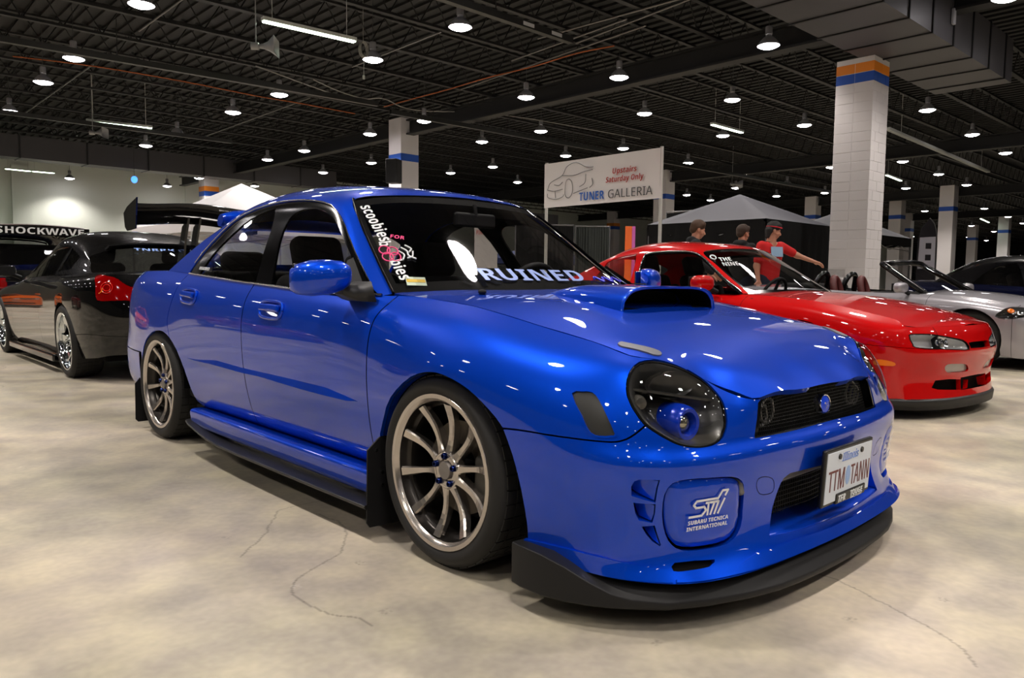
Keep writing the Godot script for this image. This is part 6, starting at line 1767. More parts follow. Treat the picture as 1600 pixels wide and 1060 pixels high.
const RED_GREEN := [
	[-0.6499, 0.81, 0.6912, -0.6062, 0.93, 0.4896, -0.5577, 1.05, 0.2976, -0.519, 1.145, 0.144, -0.3686, 1.17, 0.2016, -0.1843, 1.182, 0.2256, 0, 1.186, 0.2304],
	[-0.742, 0.8, 0.5952, -0.6741, 0.93, 0.4032, -0.6014, 1.06, 0.2112, -0.5432, 1.16, 0.048, -0.3686, 1.205, 0.0864, -0.1843, 1.22, 0.1056, 0, 1.224, 0.1056],
	[-0.7518, 0.815, 0.096, -0.679, 0.95, 0, -0.6062, 1.08, -0.096, -0.548, 1.18, -0.192, -0.3686, 1.235, -0.2112, -0.1843, 1.25, -0.2112, 0, 1.254, -0.2112],
	[-0.7469, 0.835, -0.384, -0.679, 0.96, -0.4032, -0.6111, 1.08, -0.432, -0.5529, 1.18, -0.4608, -0.3686, 1.24, -0.48, -0.1843, 1.256, -0.48, 0, 1.26, -0.48],
	[-0.7227, 0.848, -0.768, -0.6693, 0.955, -0.7488, -0.6111, 1.06, -0.7392, -0.5626, 1.14, -0.7296, -0.3686, 1.205, -0.768, -0.1843, 1.222, -0.768, 0, 1.228, -0.768],
	[-0.6984, 0.86, -1.104, -0.6548, 0.935, -1.037, -0.6111, 1.01, -0.9888, -0.5723, 1.075, -0.9504, -0.3686, 1.135, -0.9888, -0.1843, 1.155, -0.9984, 0, 1.16, -1.008],
	[-0.679, 0.868, -1.44, -0.6451, 0.91, -1.325, -0.6111, 0.965, -1.2, -0.5771, 1.02, -1.094, -0.3686, 1.085, -1.123, -0.1843, 1.105, -1.133, 0, 1.11, -1.142],
]
const RED_POSE := [3.800, -0.620, -0.0600]
const BLACK_OUT := {
	"front_arch": [4.639, -0.02, 4.639, 0.09585, 4.654, 0.154, 4.659, 0.2122, 4.654, 0.2703, 4.639, 0.3258, 4.616, 0.3768, 4.582, 0.4221, 4.54, 0.4606, 4.492, 0.4908, 4.439, 0.5113, 4.382, 0.5212, 4.323, 0.5205, 4.265, 0.5093, 4.208, 0.4885, 4.155, 0.4592, 4.107, 0.4228, 4.066, 0.3807, 4.033, 0.3338, 4.008, 0.283, 3.993, 0.2298, 3.989, 0.1763, 3.994, 0.1235, 4.01, 0.07142, 4.01, -0.02],
	"rear_arch": [1.784, -0.02, 1.784, 0.05511, 1.8, 0.103, 1.805, 0.1511, 1.8, 0.2007, 1.786, 0.248, 1.761, 0.2927, 1.728, 0.3331, 1.686, 0.3679, 1.639, 0.3961, 1.586, 0.4167, 1.529, 0.4288, 1.471, 0.432, 1.413, 0.4259, 1.356, 0.411, 1.303, 0.3876, 1.256, 0.3567, 1.215, 0.3194, 1.182, 0.2767, 1.159, 0.2299, 1.144, 0.1807, 1.141, 0.1315, 1.149, 0.08401, 1.159, 0.03669, 1.159, -0.02],
	"tail_lamp": [0.8604, 0.6014, 0.9112, 0.6455, 0.9518, 0.6835, 0.9381, 0.7013, 0.8884, 0.7072, 0.7901, 0.7059, 0.6911, 0.6941, 0.6474, 0.6649, 0.6216, 0.6335, 0.5956, 0.6157, 0.5677, 0.6027, 0.5217, 0.5948, 0.4837, 0.5809, 0.4758, 0.5399, 0.4935, 0.5023, 0.5478, 0.501, 0.615, 0.508, 0.6738, 0.5038, 0.7292, 0.4962, 0.7821, 0.4812, 0.8231, 0.4744, 0.8375, 0.4958, 0.8425, 0.5289, 0.8469, 0.5634],
	"bumper": [4.799, -0.02, 4.799, 0.7472, 5.797, 0.7472, 5.797, -0.02],
	"fender": [3.757, -0.02, 3.757, 0.7472, 4.799, 0.7472, 4.799, -0.02],
	"front_door": [2.477, -0.02, 2.477, 0.7472, 3.757, 0.7472, 3.757, -0.02],
	"quarter": [-0.02, 0.1933, -0.02, 0.7472, 2.477, 0.7472, 2.477, -0.02, 1.192, -0.02, 1.192, 0.1933],
	"rear_bumper": [-0.02, -0.02, -0.02, 0.1933, 1.192, 0.1933, 1.192, -0.02],
	"opening": [0.05104, 0, 0.1944, 0.1219, 0.1245, 0.2244, 0.1079, 0.3158, 0.2409, 0.3784, 0.4478, 0.4208, 0.6898, 0.4415, 0.9523, 0.4532, 0.9074, 0.3164, 0.8997, 0.171, 0.8847, 0.05895, 0.8847, -0.02, 0.05104, -0.02],
	"quarter_glass": [0.9346, 0.05757, 0.9758, 0.2106, 1.001, 0.4359, 1.208, 0.3999, 1.349, 0.367, 1.287, 0.2268, 1.231, 0.0983],
}
const BLACK_WRAP := [
	[0, 0.24, -2.25, 0, 0.29, -2.27, 0, 0.38, -2.29, 0, 0.48, -2.3, 0, 0.6, -2.3, 0, 0.72, -2.28, 0, 0.83, -2.25, 0, 0.905, -2.22],
	[-0.4, 0.24, -2.23, -0.4, 0.29, -2.25, -0.4, 0.38, -2.27, -0.4, 0.48, -2.28, -0.4, 0.6, -2.28, -0.4, 0.72, -2.26, -0.4, 0.83, -2.23, -0.4, 0.905, -2.2],
	[-0.68, 0.24, -2.12, -0.68, 0.29, -2.14, -0.68, 0.38, -2.16, -0.68, 0.48, -2.17, -0.68, 0.6, -2.17, -0.68, 0.72, -2.15, -0.68, 0.83, -2.12, -0.68, 0.905, -2.09],
	[-0.76, 0.21, -1.98, -0.7866, 0.28, -1.98, -0.8104, 0.385, -1.98, -0.824, 0.525, -1.98, -0.83, 0.665, -1.98, -0.822, 0.77, -1.98, -0.7858, 0.854, -1.98, -0.7, 0.91, -1.98],
	[-0.82, 0.19, -1.75, -0.8466, 0.2625, -1.75, -0.8704, 0.3713, -1.75, -0.884, 0.5163, -1.75, -0.89, 0.6613, -1.75, -0.882, 0.77, -1.75, -0.84, 0.857, -1.75, -0.72, 0.915, -1.75],
	[-0.84, 0.17, -1.425, -0.8666, 0.244, -1.425, -0.8904, 0.355, -1.425, -0.904, 0.503, -1.425, -0.91, 0.651, -1.425, -0.902, 0.762, -1.425, -0.86, 0.8508, -1.425, -0.735, 0.91, -1.425],
	[-0.825, 0.16, -1, -0.8516, 0.234, -1, -0.8754, 0.345, -1, -0.889, 0.493, -1, -0.895, 0.641, -1, -0.887, 0.752, -1, -0.8457, 0.8408, -1, -0.75, 0.9, -1],
	[-0.81, 0.15, -0.5, -0.8366, 0.2235, -0.5, -0.8604, 0.3337, -0.5, -0.874, 0.4808, -0.5, -0.88, 0.6278, -0.5, -0.872, 0.738, -0.5, -0.8477, 0.8262, -0.5, -0.785, 0.885, -0.5],
	[-0.805, 0.15, 0, -0.8316, 0.222, 0, -0.8554, 0.33, 0, -0.869, 0.474, 0, -0.875, 0.618, 0, -0.867, 0.726, 0, -0.8478, 0.8124, 0, -0.795, 0.87, 0],
	[-0.805, 0.15, 0.5, -0.8316, 0.2205, 0.5, -0.8554, 0.3262, 0.5, -0.869, 0.4672, 0.5, -0.875, 0.6082, 0.5, -0.867, 0.714, 0.5, -0.8461, 0.7986, 0.5, -0.79, 0.855, 0.5],
	[-0.81, 0.15, 0.85, -0.8366, 0.219, 0.85, -0.8604, 0.3225, 0.85, -0.874, 0.4605, 0.85, -0.88, 0.5985, 0.85, -0.872, 0.702, 0.85, -0.83, 0.7848, 0.85, -0.73, 0.84, 0.85],
	[-0.82, 0.15, 1.15, -0.8466, 0.217, 1.15, -0.8704, 0.3175, 1.15, -0.884, 0.4515, 1.15, -0.89, 0.5855, 1.15, -0.882, 0.686, 1.15, -0.84, 0.7664, 1.15, -0.71, 0.82, 1.15],
	[-0.83, 0.15, 1.425, -0.8566, 0.2145, 1.425, -0.8804, 0.3113, 1.425, -0.894, 0.4403, 1.425, -0.9, 0.5693, 1.425, -0.892, 0.666, 1.425, -0.85, 0.7434, 1.425, -0.7, 0.795, 1.425],
	[-0.82, 0.13, 1.7, -0.8466, 0.193, 1.7, -0.8704, 0.2875, 1.7, -0.884, 0.4135, 1.7, -0.89, 0.5395, 1.7, -0.882, 0.634, 1.7, -0.84, 0.7096, 1.7, -0.68, 0.76, 1.7],
	[-0.82, 0.12, 1.9, -0.8314, 0.181, 1.9, -0.8416, 0.2725, 1.9, -0.844, 0.3945, 1.9, -0.85, 0.5165, 1.9, -0.842, 0.608, 1.9, -0.8, 0.6812, 1.9, -0.66, 0.73, 1.9],
	[-0.7, 0.12, 2.12, -0.7, 0.18, 2.11, -0.7, 0.28, 2.1, -0.7, 0.39, 2.12, -0.7, 0.49, 2.14, -0.7, 0.57, 2.11, -0.7, 0.64, 2.08, -0.7, 0.69, 2.03],
	[-0.5, 0.12, 2.22, -0.5, 0.18, 2.21, -0.5, 0.28, 2.2, -0.5, 0.39, 2.22, -0.5, 0.49, 2.24, -0.5, 0.57, 2.21, -0.5, 0.64, 2.18, -0.5, 0.69, 2.13],
	[-0.28, 0.12, 2.28, -0.28, 0.18, 2.27, -0.28, 0.28, 2.26, -0.28, 0.39, 2.28, -0.28, 0.49, 2.3, -0.28, 0.57, 2.27, -0.28, 0.64, 2.24, -0.28, 0.69, 2.19],
	[0, 0.12, 2.3, 0, 0.18, 2.29, 0, 0.28, 2.28, 0, 0.39, 2.3, 0, 0.49, 2.32, 0, 0.57, 2.29, 0, 0.64, 2.26, 0, 0.69, 2.21],
]
const BLACK_GREEN := [
	[-0.7, 0.845, 0.8, -0.65, 0.98, 0.5, -0.6, 1.12, 0.22, -0.555, 1.225, 0, -0.4, 1.255, 0.06, -0.2, 1.268, 0.085, 0, 1.272, 0.09],
	[-0.785, 0.855, 0.68, -0.71, 0.99, 0.38, -0.635, 1.13, 0.1, -0.58, 1.24, -0.12, -0.4, 1.285, -0.08, -0.2, 1.3, -0.06, 0, 1.305, -0.06],
	[-0.795, 0.87, 0.1, -0.72, 1, 0, -0.645, 1.14, -0.12, -0.59, 1.255, -0.25, -0.4, 1.315, -0.27, -0.2, 1.332, -0.27, 0, 1.337, -0.27],
	[-0.785, 0.885, -0.5, -0.72, 1.01, -0.5, -0.65, 1.14, -0.52, -0.595, 1.25, -0.55, -0.4, 1.318, -0.56, -0.2, 1.337, -0.56, 0, 1.342, -0.56],
	[-0.765, 0.897, -0.95, -0.71, 1, -0.9, -0.65, 1.11, -0.86, -0.6, 1.205, -0.84, -0.4, 1.275, -0.88, -0.2, 1.295, -0.88, 0, 1.3, -0.89],
	[-0.745, 0.905, -1.35, -0.7, 0.98, -1.24, -0.65, 1.06, -1.16, -0.61, 1.13, -1.1, -0.4, 1.195, -1.15, -0.2, 1.22, -1.17, 0, 1.225, -1.18],
	[-0.725, 0.912, -1.72, -0.69, 0.955, -1.55, -0.65, 1.01, -1.4, -0.615, 1.07, -1.26, -0.4, 1.14, -1.3, -0.2, 1.165, -1.32, 0, 1.17, -1.33],
]
const BLACK_POSE := [0.270, -5.800, 3.1416]
const SILVER_OUT := {
	"front_arch": [4.16, -0.02, 4.16, 0.07307, 4.173, 0.1264, 4.177, 0.1797, 4.172, 0.2351, 4.158, 0.2877, 4.133, 0.3354, 4.1, 0.3783, 4.059, 0.4143, 4.011, 0.4441, 3.957, 0.463, 3.903, 0.4722, 3.845, 0.4715, 3.788, 0.4612, 3.733, 0.4435, 3.68, 0.4143, 3.633, 0.3803, 3.593, 0.3409, 3.56, 0.2975, 3.536, 0.2503, 3.521, 0.2006, 3.516, 0.1506, 3.521, 0.1002, 3.537, 0.0579, 3.537, -0.02],
	"rear_arch": [1.753, -0.02, 1.753, 0.04425, 1.768, 0.08664, 1.773, 0.1342, 1.769, 0.1813, 1.754, 0.2277, 1.73, 0.2711, 1.697, 0.3102, 1.656, 0.3441, 1.61, 0.3719, 1.557, 0.3929, 1.501, 0.4058, 1.444, 0.4095, 1.387, 0.4039, 1.331, 0.389, 1.279, 0.3667, 1.232, 0.3375, 1.192, 0.3024, 1.159, 0.2625, 1.136, 0.2185, 1.122, 0.1723, 1.118, 0.1264, 1.125, 0.07954, 1.141, 0.0367, 1.141, -0.02],
	"lamp": [4.11, 0.4232, 4.121, 0.4535, 4.154, 0.4933, 4.184, 0.5398, 4.223, 0.5837, 4.28, 0.6125, 4.339, 0.6327, 4.385, 0.6471, 4.429, 0.6534, 4.495, 0.6562, 4.528, 0.6364, 4.464, 0.5601, 4.366, 0.4773, 4.281, 0.4323, 4.204, 0.4089, 4.144, 0.4074],
	"bumper": [4.268, -0.02, 4.268, 0.6734, 5.301, 0.6734, 5.301, -0.02],
	"fender": [3.395, -0.02, 3.395, 0.6734, 4.268, 0.6734, 4.268, -0.02],
	"front_door": [2.194, -0.02, 2.194, 0.6734, 3.395, 0.6734, 3.395, -0.02],
	"quarter": [-0.02, -0.02, -0.02, 0.6734, 2.194, 0.6734, 2.194, -0.02],
}
const SILVER_WRAP := [
	[0, 0.24, -2.04, 0, 0.28, -2.04, 0, 0.36, -2.05, 0, 0.46, -2.06, 0, 0.56, -2.06, 0, 0.66, -2.04, 0, 0.76, -2.02, 0, 0.82, -1.99],
	[-0.4, 0.24, -2.02, -0.4, 0.28, -2.02, -0.4, 0.36, -2.03, -0.4, 0.46, -2.04, -0.4, 0.56, -2.04, -0.4, 0.66, -2.02, -0.4, 0.76, -2, -0.4, 0.82, -1.97],
	[-0.66, 0.24, -1.92, -0.66, 0.28, -1.92, -0.66, 0.36, -1.93, -0.66, 0.46, -1.94, -0.66, 0.56, -1.94, -0.66, 0.66, -1.92, -0.66, 0.76, -1.9, -0.66, 0.82, -1.87],
	[-0.74, 0.2, -1.75, -0.7666, 0.263, -1.75, -0.7904, 0.3575, -1.75, -0.804, 0.4835, -1.75, -0.81, 0.6095, -1.75, -0.802, 0.704, -1.75, -0.76, 0.7796, -1.75, -0.66, 0.83, -1.75],
	[-0.79, 0.18, -1.5, -0.8166, 0.2455, -1.5, -0.8404, 0.3438, -1.5, -0.854, 0.4748, -1.5, -0.86, 0.6058, -1.5, -0.852, 0.704, -1.5, -0.81, 0.7826, -1.5, -0.68, 0.835, -1.5],
	[-0.802, 0.17, -1.2, -0.8286, 0.236, -1.2, -0.8524, 0.335, -1.2, -0.866, 0.467, -1.2, -0.872, 0.599, -1.2, -0.864, 0.698, -1.2, -0.822, 0.7772, -1.2, -0.69, 0.83, -1.2],
	[-0.79, 0.17, -0.8, -0.8166, 0.235, -0.8, -0.8404, 0.3325, -0.8, -0.854, 0.4625, -0.8, -0.86, 0.5925, -0.8, -0.852, 0.69, -0.8, -0.81, 0.768, -0.8, -0.7, 0.82, -0.8],
	[-0.78, 0.16, -0.3, -0.8066, 0.224, -0.3, -0.8304, 0.32, -0.3, -0.844, 0.448, -0.3, -0.85, 0.576, -0.3, -0.842, 0.672, -0.3, -0.8092, 0.7488, -0.3, -0.73, 0.8, -0.3],
	[-0.78, 0.16, 0.2, -0.8066, 0.2225, 0.2, -0.8304, 0.3163, 0.2, -0.844, 0.4413, 0.2, -0.85, 0.5663, 0.2, -0.842, 0.66, 0.2, -0.8126, 0.735, 0.2, -0.74, 0.785, 0.2],
	[-0.785, 0.16, 0.6, -0.8116, 0.2225, 0.6, -0.8354, 0.3163, 0.6, -0.849, 0.4413, 0.6, -0.855, 0.5663, 0.6, -0.847, 0.66, 0.6, -0.805, 0.735, 0.6, -0.7, 0.785, 0.6],
	[-0.795, 0.16, 0.95, -0.8216, 0.221, 0.95, -0.8454, 0.3125, 0.95, -0.859, 0.4345, 0.95, -0.865, 0.5565, 0.95, -0.857, 0.648, 0.95, -0.815, 0.7212, 0.95, -0.68, 0.77, 0.95],
	[-0.802, 0.16, 1.2, -0.8286, 0.219, 1.2, -0.8524, 0.3075, 1.2, -0.866, 0.4255, 1.2, -0.872, 0.5435, 1.2, -0.864, 0.632, 1.2, -0.822, 0.7028, 1.2, -0.67, 0.75, 1.2],
	[-0.795, 0.15, 1.45, -0.8216, 0.2065, 1.45, -0.8454, 0.2913, 1.45, -0.859, 0.4042, 1.45, -0.865, 0.5172, 1.45, -0.857, 0.602, 1.45, -0.815, 0.6698, 1.45, -0.65, 0.715, 1.45],
	[-0.805, 0.13, 1.68, -0.8164, 0.184, 1.68, -0.8266, 0.265, 1.68, -0.829, 0.373, 1.68, -0.835, 0.481, 1.68, -0.827, 0.562, 1.68, -0.785, 0.6268, 1.68, -0.63, 0.67, 1.68],
	[-0.69, 0.13, 1.88, -0.69, 0.18, 1.87, -0.69, 0.26, 1.86, -0.69, 0.34, 1.88, -0.69, 0.42, 1.89, -0.69, 0.5, 1.86, -0.69, 0.56, 1.83, -0.69, 0.6, 1.79],
	[-0.5, 0.13, 1.99, -0.5, 0.18, 1.98, -0.5, 0.26, 1.97, -0.5, 0.34, 1.99, -0.5, 0.42, 2, -0.5, 0.5, 1.97, -0.5, 0.56, 1.94, -0.5, 0.6, 1.9],
	[-0.28, 0.13, 2.05, -0.28, 0.18, 2.04, -0.28, 0.26, 2.03, -0.28, 0.34, 2.05, -0.28, 0.42, 2.06, -0.28, 0.5, 2.03, -0.28, 0.56, 2, -0.28, 0.6, 1.96],
	[0, 0.13, 2.07, 0, 0.18, 2.06, 0, 0.26, 2.05, 0, 0.34, 2.07, 0, 0.42, 2.08, 0, 0.5, 2.05, 0, 0.56, 2.02, 0, 0.6, 1.98],
]
const SILVER_POSE := [7.900, -0.680, -0.0800]
# ---------------------------------------------------------------- the other cars
func deck_geo(wrap: Surf, z0: float, z1: float, crown: float, n := 24, m := 9, flat_end := 0.0) -> Geo:
	# panel from the top edge of the sides to the middle
	var edge := []
	for k in wrap.nu: edge.append(wrap.p[k * wrap.nv + wrap.nv - 1])
	var lines := []
	for k in n + 1:
		var z := lerpf(z0, z1, float(k) / n)
		var best: Vector3 = edge[0]
		for e in edge.size() - 1:
			var p0: Vector3 = edge[e]; var p1: Vector3 = edge[e + 1]
			if (p0.z - z) * (p1.z - z) <= 0.0 and absf(p1.z - p0.z) > 1e-6:
				best = p0.lerp(p1, (z - p0.z) / (p1.z - p0.z))
		best.z = z
		var row := PackedVector3Array()
		for j in m:
			var u := float(j) / (m - 1)
			row.append(Vector3(best.x * (1 - u), best.y + crown * sin(u * PI / 2) * minf(1.0, -best.x / 0.5), z))
		lines.append(row)
	return Surf.dense(lines, [false, false, false, true], Vector3.UP).panel(rect(-1, -1, 9, 9))

func shell_car(t: Node3D, net: Array, green_net: Array, o: Dictionary, paint_m: Material, opt: Dictionary) -> Dictionary:
	var dark := mat("deep_black", Color(0.012, 0.012, 0.013), 0.7)
	var trim := mat("window_trim", Color(0.02, 0.02, 0.022), 0.15, 0.0, 0.25)
	var wrap := Surf.make(net, "mmee", opt.get("steps", 5), 3)
	var gap := 0.002
	var arches := [o.front_arch, o.rear_arch]
	for side in [false, true]:
		var list := {"fender": "fender", "front_door": "door", "quarter": "quarter_panel"}
		if o.has("rear_door"): list["rear_door"] = "door"
		for key in list:
			if o.has(key):
				parts(t, list[key], sided(wrap.panel(o[key], arches + opt.get("holes_" + key, []), 0.0, 0.03, gap), side), paint_m)
		for z in opt.axles:
			var wg := Geo.new()
			var r: float = opt.get("well", 0.34)
			lathe(wg, [Vector2(r, 0.0), Vector2(r, -0.36), Vector2(0.0, -0.36)], 28, Transform3D(Basis(Vector3(0, 0, 1), Vector3(-1, 0, 0), Vector3(0, -1, 0)), Vector3(-opt.half + 0.02, 0.33, z)), PI * 0.98, TAU * 1.01)
			part(t, "wheel_housing", sided(wg, side), dark)
	for key in {"bumper": "front_bumper", "rear_bumper": "rear_bumper"}:
		if o.has(key): part(t, {"bumper": "front_bumper", "rear_bumper": "rear_bumper"}[key], wrap.panel(o[key], arches + opt.get("holes_" + key, []), 0.0, 0.03, gap).both(), paint_m)
	part(t, "inner_body", wrap.panel(rect(-0.01, -0.01, 9, wrap.b[wrap.nv - 1] - 0.03), arches + opt.get("open", []), -0.02).both(), dark)
	part(t, "hood", deck_geo(wrap, opt.cowl, opt.nose, opt.get("hood_crown", 0.03)).both(), paint_m)
	part(t, "trunk_lid", deck_geo(wrap, opt.tail, opt.deck, opt.get("trunk_crown", 0.035)).both(), paint_m)
	var ub := Geo.new()
	rbox(ub, Vector3(0, 0.2, 0), Vector3(1.4, 0.06, opt.nose - opt.tail - 0.35), 0.02)
	box(ub, Vector3(0, 0.42, opt.axles[0]), Vector3(0.9, 0.4, 0.8)); box(ub, Vector3(0, 0.42, opt.axles[1]), Vector3(0.9, 0.4, 0.8))
	part(t, "underbody", ub, dark)
	var cw := Geo.new()
	rbox(cw, Vector3(0, opt.cowl_y - 0.03, opt.cowl + 0.03), Vector3(1.3, 0.05, 0.3), 0.02)
	part(t, "cowl", cw, dark)
	var out := {"wrap": wrap}
	if green_net.is_empty(): return out
	var green := Surf.make(green_net, "eeem", opt.get("steps", 5), 3)
	out.green = green
	part(t, "roof", green.panel(rect(-0.02, -0.02, 9, 9), [o.opening, o.quarter_glass] if o.has("quarter_glass") else [o.opening], 0.0, 0.01).both(), opt.get("roof_paint", paint_m))
	var side_glass: Material = opt.get("glass", glass("clear_glass", Color(0.02, 0.025, 0.025, 0.10)))
	for side in [false, true]:
		var tr := part(t, "window_trim", sided(green.panel(grow(o.opening, 0.002), [grow(o.opening, -0.02)], 0.001, 0.012), side), trim)
		part(tr, "side_window", sided(green.panel(o.opening, [], -0.008), side), side_glass)
		if o.has("quarter_glass"): part(tr, "quarter_window", sided(green.panel(o.quarter_glass, [], -0.006), side), side_glass)
		if opt.get("bright", false):
			var line := []
			for q in o.opening:
				if q.y > 0.0:
					var c := green.at(q)
					line.append(c[0] + c[1] * 0.005)
			var cg := Geo.new()
			tube(cg, line, 0.006, 5)
			part(tr, "bright_trim", sided(cg, side), mat("chrome", Color.WHITE))
	var g0: Array = green_net[0]; var g7: Array = green_net[green_net.size() - 1]
	var e: Vector3 = point(g0, 6); var e7: Vector3 = point(g7, 6)
	var f: Vector3 = opt.ws_base
	var ws := coons([point(g0, 0), point(g0, 1), point(g0, 2), point(g0, 3)], [f, f.lerp(e, 0.33) + Vector3(0, 0.012, 0.012), f.lerp(e, 0.67) + Vector3(0, 0.012, 0.012), e], [point(g0, 0), Vector3(point(g0, 0).x * 0.66, lerpf(point(g0, 0).y, f.y, 0.55), lerpf(point(g0, 0).z, f.z, 0.62)), Vector3(point(g0, 0).x * 0.33, lerpf(point(g0, 0).y, f.y, 0.88), lerpf(point(g0, 0).z, f.z, 0.9)), f], [point(g0, 3), point(g0, 4), point(g0, 5), e])
	out.ws = ws
	var wa := ws.a[ws.nu - 1]; var wb := ws.b[ws.nv - 1]
	var sh := part(t, "windshield", ws.panel(rect(0, 0, 9, 9)).both(), opt.get("ws_glass", glass("clear_glass", Color(0.02, 0.025, 0.025, 0.10))))
	part(sh, "black_border", ws.panel(rect(0.0, 0.0, wa + 0.01, wb), [rect(0.025, 0.05, wa + 0.02, wb - 0.04)], -0.006).both(), trim)
	var h: Vector3 = opt.rw_base
	var rw := coons([point(g7, 0), point(g7, 1), point(g7, 2), point(g7, 3)], [h, h.lerp(e7, 0.33) + Vector3(0, 0.015, -0.01), h.lerp(e7, 0.67) + Vector3(0, 0.015, -0.01), e7], [point(g7, 0), Vector3(point(g7, 0).x * 0.66, lerpf(point(g7, 0).y, h.y, 0.55), lerpf(point(g7, 0).z, h.z, 0.62)), Vector3(point(g7, 0).x * 0.33, lerpf(point(g7, 0).y, h.y, 0.88), lerpf(point(g7, 0).z, h.z, 0.9)), h], [point(g7, 3), point(g7, 4), point(g7, 5), e7])
	out.rw = rw
	part(t, "rear_windshield", rw.panel(rect(0, 0, 9, 9)).both(), side_glass)
	return out

func polys(d: Dictionary) -> Dictionary:
	var o := {}
	for k in d: o[k] = poly(d[k])
	return o

func plain_mirror(t: Node3D, at: Vector3, m: Material, s: bool) -> void:
	var g := Geo.new()
	blob(g, at, Vector3(0.115, 0.062, 0.06), 2.8, Transform3D.IDENTITY, 20, 12)
	var o := part(t, "side_mirror", sided(g, s), m)
	var h := Geo.new()
	tube(h, [at + Vector3(0.06, -0.03, 0), at + Vector3(0.16, -0.07, 0.02)], 0.022, 8)
	rbox(h, at + Vector3(0, 0, -0.058), Vector3(0.19, 0.095, 0.01), 0.004)
	part(o, "mirror_arm", sided(h, s), mat("satin_black", Color(0.03, 0.03, 0.032), 0.45))

func wheels_for(t: Node3D, d: Dictionary, half: float, axles: Array, r: float, spokes: int, mats: Dictionary, camber := 0.0, nuts := 5) -> void:
	for z in axles:
		for s in [-1.0, 1.0]:
			var w := put_wheel(t, d, Vector3(s * half, r, z), s, spokes, mats, nuts, 0.3)
			w.basis = Basis(Vector3(0, 0, 1), s * -camber) * w.basis

